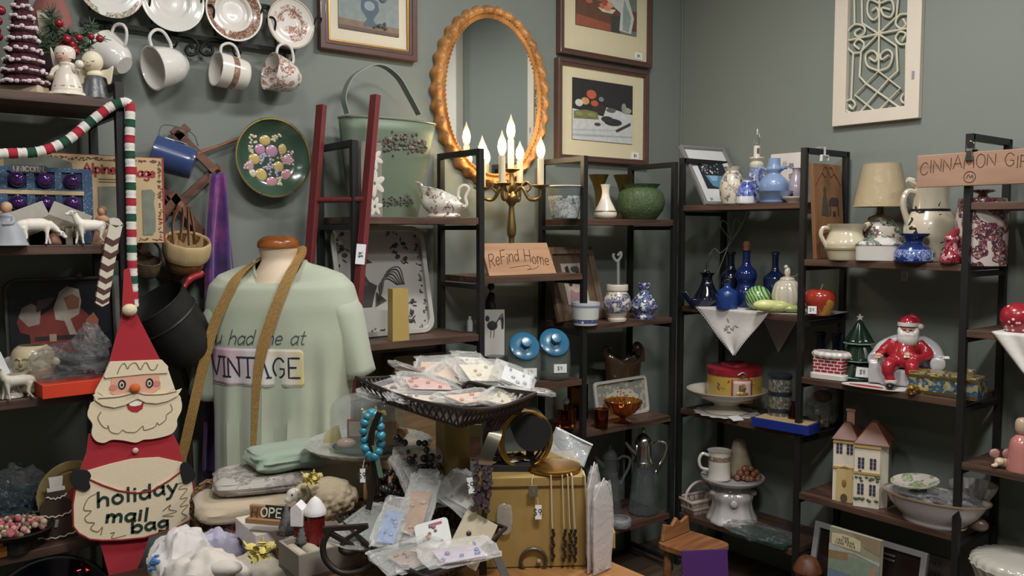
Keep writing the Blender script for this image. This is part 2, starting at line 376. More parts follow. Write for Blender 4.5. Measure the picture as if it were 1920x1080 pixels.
# lettering: pen strokes on a unit-high grid
GL = {
 'A': (.8, ['l 0,0 .4,1 .8,0', 'l .14,.36 .66,.36']), 'B': (.65, ['l 0,0 0,1', 's 0,1 .45,.98 .5,.76 .4,.55 0,.53', 's 0,.53 .5,.52 .6,.27 .45,.03 0,0']),
 'C': (.75, ['s .7,.82 .5,.98 .22,.93 .03,.65 .03,.35 .22,.06 .5,.02 .72,.2']), 'D': (.72, ['l 0,0 0,1', 's 0,1 .4,.96 .68,.72 .7,.4 .45,.06 0,0']),
 'E': (.6, ['l .58,1 0,1 0,0 .6,0', 'l 0,.52 .48,.52']), 'F': (.55, ['l .58,1 0,1 0,0', 'l 0,.52 .46,.52']), 'G': (.8, ['s .72,.82 .5,.98 .22,.93 .03,.65 .03,.35 .22,.06 .5,.02 .74,.2', 'l .74,.2 .74,.45 .46,.45']),
 'H': (.72, ['l 0,0 0,1', 'l .7,0 .7,1', 'l 0,.52 .7,.52']), 'I': (.12, ['l .06,0 .06,1']), 'L': (.58, ['l 0,1 0,0 .56,0']), 'M': (.9, ['l 0,0 .06,1 .45,.25 .84,1 .9,0']),
 'N': (.74, ['l 0,0 0,1 .72,0 .72,1']), 'O': (.78, ['s .4,1 .12,.85 .02,.5 .12,.15 .4,0 .68,.15 .78,.5 .68,.85 .4,1']), 'P': (.62, ['l 0,0 0,1', 's 0,1 .42,.98 .6,.76 .45,.52 0,.48']),
 'R': (.66, ['l 0,0 0,1', 's 0,1 .42,.98 .58,.76 .42,.54 0,.5', 'l .25,.5 .64,0']), 'S': (.6, ['s .55,.85 .35,1 .1,.9 .06,.7 .3,.52 .54,.33 .52,.1 .28,0 .02,.14']), 'T': (.72, ['l 0,1 .72,1', 'l .36,1 .36,0']),
 'V': (.76, ['l 0,1 .38,0 .76,1']), 'U': (.7, ['s 0,1 .01,.3 .12,.05 .35,0 .58,.05 .69,.3 .7,1']), 'Y': (.72, ['l 0,1 .36,.5 .72,1', 'l .36,.5 .36,0']),
 'a': (.52, ['s .48,.5 .25,.6 .04,.42 .04,.16 .22,0 .48,.22', 'l .49,.6 .49,.04 .56,0']), 'b': (.52, ['l .02,1 .02,0', 's .02,.4 .26,.6 .48,.46 .5,.18 .3,0 .02,.12']), 'd': (.54, ['s .48,.46 .26,.6 .04,.44 .04,.16 .24,0 .48,.2', 'l .5,1 .5,.02']),
 'e': (.5, ['s .03,.3 .46,.34 .42,.52 .24,.6 .05,.46 .03,.2 .2,0 .46,.1']), 'g': (.52, ['s .48,.5 .25,.6 .04,.44 .04,.2 .22,.04 .48,.24', 's .49,.58 .49,-.2 .3,-.38 .05,-.28']), 'h': (.52, ['l .02,1 .02,0', 's .02,.36 .26,.6 .46,.48 .48,.3 .48,0']),
 'i': (.14, ['l .07,.58 .07,0', 'l .07,.78 .07,.84']), 'l': (.14, ['l .07,1 .07,0']), 'm': (.8, ['l .02,.6 .02,0', 's .02,.38 .2,.6 .36,.48 .38,0', 's .38,.38 .58,.6 .74,.48 .76,0']), 'n': (.52, ['l .02,.6 .02,0', 's .02,.36 .26,.6 .46,.48 .48,0']),
 'o': (.52, ['s .26,.6 .06,.48 .02,.3 .08,.1 .26,0 .44,.1 .5,.3 .44,.48 .26,.6']), 'p': (.52, ['l .02,.6 .02,-.38', 's .02,.42 .26,.6 .48,.44 .48,.16 .28,0 .02,.14']), 't': (.36, ['l .16,.9 .16,.1 .22,.01 .36,.04', 'l 0,.6 .34,.6']), 'u': (.52, ['s .02,.6 .03,.18 .2,0 .46,.2', 'l .48,.6 .48,0']),
 'r': (.36, ['l .02,.6 .02,0', 's .02,.36 .16,.56 .34,.58']), 's': (.42, ['s .38,.52 .2,.6 .05,.5 .1,.34 .32,.26 .38,.1 .2,0 .02,.08']), 'k': (.5, ['l .02,1 .02,0', 'l .44,.6 .04,.26', 'l .16,.36 .46,0']), 'c': (.46, ['s .42,.5 .24,.6 .05,.46 .03,.2 .2,0 .42,.1']), 'w': (.7, ['l 0,.6 .18,0 .35,.5 .52,0 .7,.6']), 'f': (.34, ['s .36,.95 .2,1 .12,.85 .12,0', 'l 0,.58 .3,.58']),
 'v': (.5, ['l 0,.6 .25,0 .5,.6']), 'y': (.5, ['l 0,.6 .26,.08', 's .5,.6 .26,.04 .12,-.3 -.05,-.38']), '.': (.1, ['l .05,0 .05,.05']), '$': (.6, ['s .55,.85 .35,1 .1,.9 .06,.7 .3,.52 .54,.33 .52,.1 .28,0 .02,.14', 'l .3,1.1 .3,-.1']), '9': (.5, ['s .46,.7 .4,.95 .15,.95 .04,.7 .15,.48 .42,.52 .46,.75', 'l .46,.75 .3,0']), ' ': (.42, []),
}
def text_strokes(txt, h, space=0.22, slant=0.0, wob=0.0, seed=1):
 """list of 2D polylines, baseline at 0, starting at x=0; returns (strokes, width)"""
 r = random.Random(seed); x = 0.0; out = []
 for ch in txt:
  wd, sts = GL[ch]; dy = r.uniform(-wob, wob); sc = 1 + r.uniform(-wob, wob)
  for st in sts:
   k, rest = st[0], st[2:].split(); pts = [tuple(float(q) for q in p.split(',')) for p in rest]
   if k == 's': pts = [(p[0], p[1]) for p in catmull([(a, b, 0) for a, b in pts], 5)]
   out.append([((x + a + slant * b) * h, (b * sc + dy) * h) for a, b in pts])
  x += wd + space
 return out, (x - space) * h
def ribbon2d(pts, w):
 """left and right edges of a pen stroke"""
 P = [Vector((a, b)) for a, b in pts]; L = []; R = []
 for i, p in enumerate(P):
  d = P[min(i + 1, len(P) - 1)] - P[max(i - 1, 0)]
  if d.length < 1e-9: d = Vector((1, 0))
  d.normalize(); n = Vector((-d.y, d.x)) * (w / 2)
  if i == 0: p = p - d * w * 0.3
  if i == len(P) - 1: p = p + d * w * 0.3
  L.append(p + n); R.append(p - n)
 return L, R
def letters(name, strokes, w, material, parent, fn, t=0.0006, label=None, shift=(0, 0), fit=None):
 """pen strokes laid on a surface; fn(u,v)->(point, outward normal)"""
 mb = MB()
 for st in strokes:
  pts = [st[0]]
  for a, b in zip(st, st[1:]):
   n = max(1, int(math.hypot(b[0] - a[0], b[1] - a[1]) / 0.012))
   for k in range(1, n + 1): pts.append((a[0] + (b[0] - a[0]) * k / n, a[1] + (b[1] - a[1]) * k / n))
  L, R = ribbon2d(pts, w); vs = []
  for a, b in zip(L, R):
   for q in (a, b):
    p, nn = fn(q.x + shift[0], q.y + shift[1]); vs.append(Vector(p) + Vector(nn) * t); vs.append(Vector(p) - Vector(nn) * t * 0.5)
  n = len(L); fs = [(0, 1, 3, 2), (4 * n - 4, 4 * n - 2, 4 * n - 1, 4 * n - 3)]
  for i in range(n - 1):
   a = 4 * i; b = a + 4
   fs += [(a, a + 2, b + 2, b), (a + 1, b + 1, b + 3, a + 3), (a, b, b + 1, a + 1), (a + 2, a + 3, b + 3, b + 2)]
  mb.add(vs, fs)
 return mb.done(name, material, parent, smooth=False, label=label)
def flat_fn(y=0.0, n=(0, -1, 0)): return lambda u, v: ((u, y, v), n)
# == the room
WALLG = mat('7c837c', 0.6, 0, 0.04, 3.0, 0.03)
WHITE = paint('e8e4da'); BLACKM = mat('262626', 0.45, 0.3, 0.15, 40, 0.03); SHELFW = wood('5e4538', '35261f', 1.0, 'x', 0.5)
def struct(name, box_c, box_d, m_, bev=0): return _tag(MB().box(box_c, box_d).done(name, m_, smooth=False, bev=bev), kind='structure')
T = 0.12; XM = (ROOM_X0 + ROOM_X1) / 2; YM = (ROOM_Y0 + ROOM_Y1) / 2; LX = ROOM_X1 - ROOM_X0; LY = ROOM_Y1 - ROOM_Y0
struct('floor', (XM, YM, -0.05), (LX + 0.3, LY + 0.3, 0.1), wood('5d4c3e', '3f3128', 0.5, 'x', 0.45))
struct('ceiling', (XM, YM, ROOM_H + 0.05), (LX + 0.3, LY + 0.3, 0.1), paint('c4c2bc'))
struct('wall_left', (XM, ROOM_Y1 + T / 2, ROOM_H / 2), (LX + 2 * T, T, ROOM_H), WALLG)
struct('wall_right', (ROOM_X1 + T / 2, YM, ROOM_H / 2), (T, LY, ROOM_H), WALLG)
struct('wall_rear', (XM, ROOM_Y0 - T / 2, ROOM_H / 2), (LX + 2 * T, T, ROOM_H), WALLG)
struct('wall_near', (ROOM_X0 - T / 2, YM, ROOM_H / 2), (T, LY, ROOM_H), WALLG)
struct('baseboard_left', (XM, ROOM_Y1 - 0.008, 0.06), (LX - 0.04, 0.016, 0.12), WALLG)
struct('baseboard_right', (ROOM_X1 - 0.008, YM, 0.06), (0.016, LY - 0.04, 0.12), WALLG)
struct('trim_1', (ROOM_X1 - 0.006, ROOM_Y1 - 0.006, ROOM_H / 2 + 0.1), (0.006, 0.006, ROOM_H - 0.3), mat('828c84', 0.5))
d = MB(); d.box((ROOM_X1 - .02, .3, 1.05), (.04, .84, 2.1))
for a, b in ((0.55, 0.7), (1.5, 0.8)): d.box((ROOM_X1 - .045, .3, a), (.012, .6, b))
_tag(d.done('door_1', WHITE, smooth=False, bev=0.004), kind='structure')
c = MB(); c.box((ROOM_X1 - .03, .3 - .51, 1.4), (.06, .18, 2.8)).box((ROOM_X1 - .03, .3 + .51, 1.4), (.06, .18, 2.8)).box((ROOM_X1 - .03, .3, 2.45), (.06, .84, .7))
_tag(c.done('trim_2', WHITE, smooth=False, bev=0.004), kind='structure')
for i, ((lx, ly), p) in enumerate(CEILING_LAMPS):
 t = thing('ceiling_lamp', 'flat white rectangular ceiling lamp above the shop floor', 'ceiling light', (lx, ly, ROOM_H), 0, 'ceiling lamps')
 MB().box((0, 0, -0.03), (0.56, 0.28, 0.058)).done('housing', WHITE, t, False, 0.004)
# == black metal bookcases with brown boards
def bookcase(label, fpts, back, tops, cols, tube=0.022, board=0.024, rz_dir=None):
 """fpts: front posts (x,y) on the floor; back: vector front->back; cols: board heights per bay; tops: frame height"""
 t = thing('bookcase', label, 'bookcase', (fpts[0][0], fpts[0][1], 0))
 O = Vector((fpts[0][0], fpts[0][1], 0)); B = Vector((back[0], back[1], 0))
 F = [Vector((a, b, 0)) - O for a, b in fpts]; along = (F[-1] - F[0]).normalized(); ang = math.atan2(along.y, along.x)
 Z = Vector((0, 0, 1))
 for i, f in enumerate(F):
  hs = set()
  for j in (i - 1, i):
   if 0 <= j < len(cols): hs |= set(cols[j])
  mb = MB()
  for e in (f, f + B):
   mb.bar(e, e + Z * tops, tube)
  mb.bar(f + Z * (tops - tube / 2), f + B + Z * (tops - tube / 2), tube)
  for h in sorted(hs): mb.bar(f + Z * (h - board - tube / 2), f + B + Z * (h - board - tube / 2), tube * 0.8)
  mb.bar(f + Z * 0.05, f + B + Z * 0.05, tube * 0.8)
  mb.done('end_frame', BLACKM, t, False, 0.0015)
 for j, hs in enumerate(cols):
  a, b = F[j], F[j + 1]; L = (b - a).length
  for h in hs:
   mb = MB(); g = tube * 0.5
   p0 = a + along * g - B.normalized() * 0.006; p1 = b - along * g - B.normalized() * 0.006; q = B * 1.0
   vs = [p + Z * z for z in (h - board, h) for p in (p0, p1, p1 + q, p0 + q)]
   mb.add(vs, [(3, 2, 1, 0), (4, 5, 6, 7), (0, 1, 5, 4), (1, 2, 6, 5), (2, 3, 7, 6), (3, 0, 4, 7)])
   mb.done('shelf', SHELFW if abs(along.x) > 0.5 else wood('5e4538', '35261f', 1.0, 'y', 0.5), t, False, 0.0015)
 return t
H = CAMZ
LY0, LY1 = 2.475, 2.43
def lfront(px, z=1.2):                       # front line of the left-wall bookcase
 x = atYz(px, 2.45, z).x
 for _ in range(5): x = atYz(px, LY0 + (LY1 - LY0) * (x - 1.35) / 1.46, z).x
 return (x, LY0 + (LY1 - LY0) * (x - 1.35) / 1.46)
LP = [lfront(667), lfront(901), lfront(1094), lfront(1262)]
LBK = (0.008, 0.262)
ZB = [H + 0.045, H - 0.372, H - 0.80, H - 1.23]; ZC = [H - 0.168, H - 0.585, H - 1.0, H - 1.40]
bookcase('black metal bookcase with brown boards standing along the left wall under the oval mirror', LP, LBK, H + 0.29, [ZB, ZC, ZB])
RX = 2.90
def rfront(px, z=1.3): return atXz(px, RX, z).y
RP = [(RX, rfront(1278, 1.42)), (RX, rfront(1505, 1.42)), (RX, rfront(1812, 1.42))]
RP.append((RX, 2 * RP[2][1] - RP[1][1]))
RBK = (0.29, 0.0)
ZE = [H + 0.108, H - 0.328, H - 0.782, H - 1.25]; ZF = [H - 0.110, H - 0.562, H - 1.015, H - 1.43]
ZG = [H + 0.09, H - 0.325, H - 0.765, H - 1.22]
bookcase('black metal bookcase with brown boards along the right wall', RP, RBK, H + 0.313, [ZE, ZF, ZG])
AY = 2.42
AX = atYz(230, AY, H).x
ZA = [H + 0.343, H - 0.037, H - 0.42, H - 0.81, H - 1.2]
bookcase('black metal bookcase of Christmas wares at the far left edge', [(AX - 0.95, AY), (AX, AY)], (0, 0.29), H + 0.387, [ZA])
# == things hung on the left wall
def wl(pts, y, o): return [(pY(a, b, y).x - o[0], pY(a, b, y).z - o[2]) for a, b in pts]
def wl3(pts, y, o, dy=0.0): return [(pY(a, b, y).x - o[0], y + dy - o[1], pY(a, b, y).z - o[2]) for a, b in pts]
IRON = mat('1d1c1c', 0.5, 0.4, 0.15, 60, 0.05); GOLD = metal('b08d4a', 0.35); WIRE = metal('9a9a96', 0.35)
PORC = cer('e9e6df')
YW = ROOM_Y1
# --- iron plate rack
o = tuple(pY(372, 72, YW - 0.03)); t = thing('plate_rack', 'black wrought iron wall rack carrying plates and hanging teacups', 'plate rack', o)
yr = YW - 0.022
for nm, a, b in (('lower_bar', (150, 37), (552, 99)), ('upper_bar', (120, -46), (506, 14))):
 MB().bar(*wl3([a, b], yr, o), 0.010, 0.014).done(nm, IRON, t, False)
mb = MB()
for pts in ([(330, 66), (356, 70), (369, 84), (366, 100), (353, 104), (347, 94), (354, 86), (360, 92)], [(420, 78), (394, 76), (380, 84), (374, 96), (384, 104), (395, 101), (396, 91), (388, 88)]):
 mb.tube(catmull(wl3(pts, yr, o, -0.008), 6), 0.005, 8)
mb.done('scroll', IRON, t)
for cx, cy, r_ in ((205, -24, 58), (320, 2, 57), (435, 24, 53), (541, 46, 45)):
 for sg in (-1, 1):
  pts = [(cx + sg * (r_ - 22), cy + 42, 0), (cx + sg * (r_ - 10), cy + 22, -.035), (cx + sg * (r_ - 9), cy + 2, -.05), (cx + sg * (r_ - 3), cy - 8, -.05), (cx + sg * (r_ + 5), cy - 6, -.045), (cx + sg * (r_ + 4), cy + 2, -.04)]
  MB().tube(catmull([wl3([(a, b)], yr, o, d)[0] for a, b, d in pts], 5), 0.0035, 6).done('plate_hook', IRON, t)
for cx, cy in ((197, 48), (318, 72), (436, 90), (533, 100)):
 pts = [(cx, cy - 3, 0), (cx, cy + 12, -.012), (cx + 2, cy + 20, -.035), (cx + 3, cy + 14, -.055), (cx + 3, cy + 7, -.055)]
 MB().tube(catmull([wl3([(a, b)], yr, o, d)[0] for a, b, d in pts], 5), 0.0035, 6).done('cup_hook', IRON, t)
# --- plates standing in the rack
def wall_plate(px, py, rpx, mtl, label, rim=None, y=YW - 0.05, name='plate', tilt=0.10, extra=None):
 p = pY(px, py, y); R = rpx * mpp(p)
 t = thing(name, label, 'plate', p, 0, None, PI / 2 - tilt * 0)
 MB().lathe(smooth_prof([(0, 0), (.5 * R, 0), (.62 * R, .008), (.8 * R, .012), (R, .02), (R, .023), (.8 * R, .016), (.6 * R, .012), (.48 * R, .004), (0, .004)], 3), 48).done('dish', mtl, t)
 if rim: MB().lathe([(R * .97, .0212), (R * 1.003, .0212), (R * 1.003, .0238), (R * .97, .0238), (R * .97, .0212)], 48).done('rim', rim, t, label='thin painted rim line')
 return t, R
wall_plate(205, -24, 58, sprig('ece9e3', ['8a9a78', 'c08a80', '6f8460'], 90, .56, band=('r', .078, .1), mthr=.42), 'white plate with a green sprig rim, topmost left in the iron rack')
wall_plate(320, 2, 57, PORC, 'plain glossy white plate in the iron rack')
wall_plate(435, 24, 53, sprig('ece6de', ['8d6b52', 'a8836a', '7c5c48', 'b06a5e'], 70, .46, band=('r', .062, .088), mthr=.3), 'white plate with a wide brown flowered border in the iron rack')
wall_plate(541, 46, 45, sprig('ece6de', ['b0766a', 'c08a78', '9a6a5a'], 45, .60, band=('r', 0, .062), mthr=.52), 'small saucer with rust flowers, rightmost in the iron rack', mat('b9a189', .3))
# --- hanging teacups
def basis(a, h):
 a = Vector(a).normalized(); h = Vector(h); h = (h - a * h.dot(a)).normalized(); k = a.cross(h)
 return Matrix((h, k, a)).transposed().to_euler()
def cam_dir(r, u, f): return FH * f + RT * r + Vector((0, 0, u))
def teacup(px, py, s_px, a, h, prof, mtl, label, foot=True):
 p = pY(px, py, YW - 0.075); s = mpp(p) * s_px
 t = thing('teacup', label, 'teacup', p); t.rotation_euler = basis(a, h)
 pr = [(r * s, (z - .45) * s) for r, z in prof]
 MB().vessel(smooth_prof(pr, 3), .04 * s, 32).done('bowl', mtl, t)
 rr = max(r for r, z in prof)
 pts = [(rr * .86 * s, 0, .42 * s), (rr * 1.35 * s, 0, .42 * s), (rr * 1.62 * s, 0, .2 * s), (rr * 1.5 * s, 0, -.02 * s), (rr * 1.05 * s, 0, -.16 * s), (rr * .72 * s, 0, -.17 * s)]
 MB().tube(catmull(pts, 5), .045 * s, 8).done('handle', PORC, t)
 return t
CUPP = [(.28, 0), (.32, .06), (.44, .2), (.54, .5), (.60, .9), (.62, .98)]
a1 = cam_dir(-.75, -.28, -.5); h1 = cam_dir(.1, 1, 0)
teacup(214, 108, 62, cam_dir(-.7, .5, .2), cam_dir(-.2, .9, 0), CUPP, PORC, 'white teacup hanging behind the red berries, foot turned right')
teacup(318, 124, 66, cam_dir(-.62, -.25, -.78), h1, CUPP, PORC, 'plain white teacup hanging under the plain white plate')
teacup(435, 136, 60, cam_dir(-.70, .10, -.66), h1, [(.40, 0), (.46, .05), (.5, .3), (.52, .6), (.53, .98)], sprig('ebe6dd', ['8a6a58', 'a07d68'], 75, .42, band=('z', -.004, .016), mthr=.25), 'straight teacup with a brown flower band hanging in the iron rack')
teacup(534, 143, 58, cam_dir(-.70, .20, -.62), h1, CUPP, sprig('ebe6dd', ['b0766a', '97705e'], 60, .56, mscale=22, mthr=.5), 'flowered teacup with a scalloped foot, rightmost hanging in the iron rack')
# --- framed pictures on the left wall
def picture(o, outer, win, label, frame_m, mat_m, scene_fn, y, liner=None, depth=0.024, sticker=None, fw=None):
 """outer: 4 px corners of the frame (tl,tr,br,bl); fractions of the frame box place mat and print"""
 t = thing('framed_picture', label, 'picture', o)
 P = wl(outer, y, o); W_ = max(p[0] for p in P) - min(p[0] for p in P); x0 = min(p[0] for p in P); x1 = x0 + W_
 z1 = max(p[1] for p in P); z0 = min(p[1] for p in P)
 f = fw
 def rr(d): return [(x0 + d, z0 + d), (x1 - d, z0 + d), (x1 - d, z1 - d), (x0 + d, z1 - d)]
 MB().ring(rr(0), rr(f * .62), depth, 'xz', 0).ring(rr(f * .55), rr(f), depth * .8, 'xz', 0.0).done('frame', frame_m, t, False, 0.004)
 if liner: MB().ring(rr(f * .92), rr(f * 1.16), depth * .5, 'xz', 0).done('liner', liner, t, False, 0.001)
 MB().box(((x0 + x1) / 2, 0.004, (z0 + z1) / 2), (x1 - x0 - f * 1.2, 0.008, z1 - z0 - f * 1.2)).done('mat_board', mat_m, t, False)
 wx0, wz0, wx1, wz1 = win; ww = x1 - x0; hh = z1 - z0
 scene_fn(t, x0 + wx0 * ww, z0 + wz0 * hh, x0 + wx1 * ww, z0 + wz1 * hh)
 if sticker:
  sx, sz, sw, sh = sticker; sx = x0 + sx * ww; sz = z0 + sz * hh
  MB().box((sx, -.002, sz), (sw, .002, sh)).done('price_sticker', mat('f0efec', .6), t, False)
  st, wd = text_strokes('$9.', sh * .4); letters('lettering', st, .0018, mat('303038', .7), t, flat_fn(-.0032), shift=(sx - wd / 2, sz - sh * .2))
 return t
class Print:
 """a flat printed picture: overlapping paper-thin ink areas on one board"""
 def __init__(s, t, x0, z0, x1, z1, ground, y=-0.003):
  s.t = t; s.b = (x0, z0, x1, z1); s.y = y; s.mb = MB(); s.ms = []; s.k = 0
  s.area(rect(0, 0, 1, 1), ground)
 def pt(s, u, v): x0, z0, x1, z1 = s.b; return (x0 + u * (x1 - x0), z0 + v * (z1 - z0))
 def area(s, uv, m_):
  if m_ not in s.ms: s.ms.append(m_)
  s.mb.mat(s.ms.index(m_)); s.k += 1
  s.mb.prism([s.pt(max(0, min(1, u)), max(0, min(1, v))) for u, v in uv], 0.002, 'xz', s.y - 0.00022 * s.k); return s
 def blob(s, u, v, a, b, m_, n=14): return s.area(oval(a, b, n, u, v), m_)
 def done(s, name='print'): return s.mb.done(name, s.ms, s.t, False)
ink = lambda c: mat(c, .75, 0, .22, 45)
def still_vase(t, x0, z0, x1, z1):
 p = Print(t, x0, z0, x1, z1, ink('8f9a98')); p.area([(0, 0), (1, 0), (1, .09), (0, .11)], ink('8d7868')).area([(0, 0), (1, 0), (1, .03), (0, .04)], ink('6f5f58'))
 p.area([(.4, .06), (.62, .06), (.6, .1), (.56, .14), (.66, .24), (.64, .34), (.5, .38), (.37, .34), (.36, .24), (.46, .14), (.42, .1)], ink('5e6c7c'))
 p.blob(.5, .28, .09, .05, ink('9aa6ac'))
 r = random.Random(3)
 for i in range(26): p.blob(.5 + r.uniform(-.28, .28), .58 + r.uniform(-.2, .24), .05 + r.random() * .04, .035 + r.random() * .03, ink(r.choice(['5a6878', '7c8894', 'a4b0b6', 'c2c8c8', '56665e'])))
 for i in range(10): p.blob(.62 + r.uniform(-.05, .2), .09 + r.uniform(-.03, .03), .02, .012, ink('4c5460'))
 p.done()
def still_apples(t, x0, z0, x1, z1):
 p = Print(t, x0, z0, x1, z1, ink('6f7c74')); p.area([(0, .08), (.55, .02), (1, .08), (1, .42), (0, .5)], ink('6a4a3c')).area([(0, 0), (.58, 0), (.56, .12), (0, .18)], ink('9a5844')).area([(.56, 0), (.72, 0), (.72, .3), (.56, .25)], ink('4a4640'))
 p.area([(.3, .95), (.5, .75), (.8, .78), (.95, .3), (.9, .02), (.7, .04), (.72, .35), (.5, .5), (.36, .7)], ink('c6cac4')).area([(.78, .6), (.9, .3), (.86, .04), (.76, .06), (.76, .4)], ink('8fa098'))
 p.area([(.34, .36), (.42, .3), (.58, .3), (.64, .38)], ink('d8d0c0'))
 for u, v, c in ((.1, .6, 'b0584a'), (.18, .55, 'c88a6a'), (.1, .48, 'c0685a'), (.2, .44, 'b86a50'), (.42, .4, 'c07058'), (.5, .38, 'd09070'), (.46, .46, 'b4503e'), (.54, .44, 'd8a07c'), (.16, .7, '9a4a3e'), (.6, .68, 'd8a890'), (.24, .5, 'a86a52')):
  p.blob(u, v, .055, .05, ink(c))
 p.done()
def still_melon(t, x0, z0, x1, z1):
 p = Print(t, x0, z0, x1, z1, ink('2c2c2e')); p.area([(0, 0), (1, 0), (1, .5), (.55, .58), (.5, .42), (0, .5)], ink('c4c8c8')).area([(0, .05), (1, .1), (1, .13), (0, .09)], ink('a4acb0')).area([(0, .14), (.8, .2), (.8, .23), (0, .17)], ink('b2b8ba'))
 p.area([(.02, .34), (.42, .36), (.4, .48), (.2, .5), (.02, .46)], ink('77774e')).area([(.3, .5), (.5, .44), (.52, .6), (.34, .64)], ink('3a3230'))
 for u, v, a, b, c in ((.3, .76, .08, .075, 'c05e44'), (.2, .64, .065, .06, 'c89a66'), (.35, .62, .06, .05, 'b85a44'), (.1, .6, .06, .06, 'c8c8c0'), (.46, .7, .04, .04, '7c8484'), (.66, .34, .15, .06, '343032'), (.56, .38, .1, .05, '3c3636'), (.1, .42, .06, .04, '8c8c58'), (.3, .42, .07, .04, '8a8a5c'), (.4, .28, .05, .025, '4a4640'), (.9, .56, .07, .05, 'a8a08c'), (.84, .6, .04, .08, '8c948c'), (.62, .54, .08, .035, '5a605a')): p.blob(u, v, a, b, ink(c))
 p.area([(.72, .18), (.96, .32), (.95, .36), (.7, .21)], ink('403c3c')).done()
FRB = mat('5d4038', .38, 0, .18, 40, .05, .2); CREAM = mat('d9cfae', .8, 0, .04, 20); CREAM2 = mat('e4dac4', .8, 0, .03, 20)
o = tuple(pY(690, 0, YW - .014)); picture(o, [(598, -130), (778, -130), (778, 117), (598, 89)], (.19, .17, .81, .86), 'dark wood framed print of a blue-grey flower vase, above the red ladder', FRB, CREAM2, still_vase, YW - .014, GOLD, .03, None, .034)
def hang(outer, o_px, win, label, fn, st):
 o = tuple(pY(*o_px, YW - .016)); return picture(o, outer, win, label, mat('553d36', .38, 0, .18, 40, .05, .2), CREAM, fn, YW - .016, None, .032, st, .026)
hang([(1047, -62), (1221, -62), (1219, 114), (1047, 100)], (1134, 40), (.17, .29, .83, .84), 'brown framed fruit print with apples and white drapery, hung above a second fruit print', still_apples, (.86, .105, .045, .03))
hang([(1043, 116), (1214, 136), (1206, 311), (1043, 300)], (1130, 210), (.16, .22, .82, .83), 'brown framed fruit print on white tablecloth, lower of two beside the oval mirror', still_melon, (.86, .10, .045, .03))
# --- oval mirror with a carved gold rim
o = tuple(pY(926, 181, YW - .02)); t = thing('oval_mirror', 'oval wall mirror in a scalloped carved gold wooden frame', 'mirror', o)
A = (pY(1034, 181, YW - .02).x - pY(818, 181, YW - .02).x) / 2; B = (pY(926, 12, YW - .02).z - pY(926, 349, YW - .02).z) / 2
FRG = wood('c08a4e', '8a5a2c', .6, 'z', .4)
sc = lambda a: 1 + .022 * math.cos(a * 34)
def rimpt(u, v):
 a = 2 * PI * u; ca, sa = math.cos(a), math.sin(a); wv = math.cos(a * 34)
 k = [(1.0 + .020 * wv, 0), (1.0 + .022 * wv, -.012), (.965 + .010 * wv, -.030 - .004 * wv), (.93, -.034 - .007 * math.cos(a * 34 + .9)), (.89, -.030 - .005 * wv), (.865, -.020), (.835, -.028), (.815, -.022), (.805, -.008), (.80, 0)][min(9, int(round(v * 9)))]
 return (A * (1 - (1 - k[0]) * 1.05) * ca, k[1] + .018, B * (1 - (1 - k[0]) * .72) * sa)
MB().grid(rimpt, 272, 10, True).done('frame', FRG, t, True, angle=60)
mb = MB()
for i in range(110):
 a = 2 * PI * i / 110; mb.ball((A * .825 * math.cos(a), -.012, B * .882 * math.sin(a)), .0042, 6, 4)
mb.done('beading', FRG, t)
MB().prism(oval(A * .82, B * .875, 64), .004, 'xz', .004).done('mirror_glass', mat('f0f3f1', .02, 1.0, 0.0), t, False)
# --- green fruit plate
def mark_area(mb, pts, y): mb.prism(pts, .0012, 'xz', y)
p = pY(505, 297, YW - .03); R = 72 * mpp(p)
t = thing('decorative_plate', 'dark green plate with a fruit and berry design and gold rim hung on the wall', 'plate', p, 0, None, PI / 2)
MB().lathe(smooth_prof([(0, 0), (.55 * R, 0), (.8 * R, .012), (R, .034), (R, .037), (.8 * R, .018), (.55 * R, .005), (0, .005)], 4), 56).done('dish', cer('3d5546'), t)
MB().lathe([(R * .975, .034), (R * 1.008, .034), (R * 1.008, .0385), (R * .975, .0385), (R * .975, .034)], 56).done('gold_rim', metal('c8a860', .3), t)
mb = MB(); r = random.Random(4); FRU = [cer('b78aa4'), cer('c8b070'), cer('cfc7a8'), cer('b89a9c'), cer('c4909a'), cer('a8a0ae')]
K = R / 390.0
def dome(px_, py_, rx, rz, i):                      # painted fruit, very slightly raised; coordinates from the plate's centre
 mb.mat(i); x = (px_ - 565) * K; y = -(py_ - 530) * K; rad = math.hypot(x, y) / R; z = .005 if rad < .55 else .005 + (rad - .55) / .25 * .013
 mb.ball((x, y, z), (rx * K, rz * K, .003), 12, 6)
for a in ((460, 445, 55, 55, 0), (585, 455, 65, 62, 0), (515, 350, 60, 55, 1), (400, 545, 60, 55, 1), (700, 430, 45, 55, 1), (465, 705, 65, 70, 1), (655, 610, 55, 55, 1), (575, 770, 60, 55, 4), (735, 690, 60, 58, 4), (345, 620, 45, 55, 3), (375, 690, 40, 40, 2), (760, 530, 50, 60, 3)): dome(*a)
for cx, cy, n, sp, i in ((385, 350, 12, 45, 2), (350, 455, 9, 38, 2), (630, 330, 12, 45, 2), (530, 560, 26, 70, 5), (590, 650, 18, 60, 5), (740, 520, 24, 70, 3), (330, 610, 14, 50, 3), (665, 760, 10, 40, 2), (690, 560, 14, 50, 3)):
 for q in range(n): dome(cx + r.uniform(-sp, sp), cy + r.uniform(-sp, sp), 15, 15, i)
mb.done('painted_fruit', FRU, t)
mb = MB()
for a in (62, 108, 250, 305):
 ca, sa = math.cos(math.radians(a)) * R, math.sin(math.radians(a)) * R
 mb.tube([(ca * .97, sa * .97, .040), (ca * 1.04, sa * 1.04, .036), (ca * .9, sa * .9, .004)], .0015, 6)
mb.done('wall_hanger', WIRE, t)
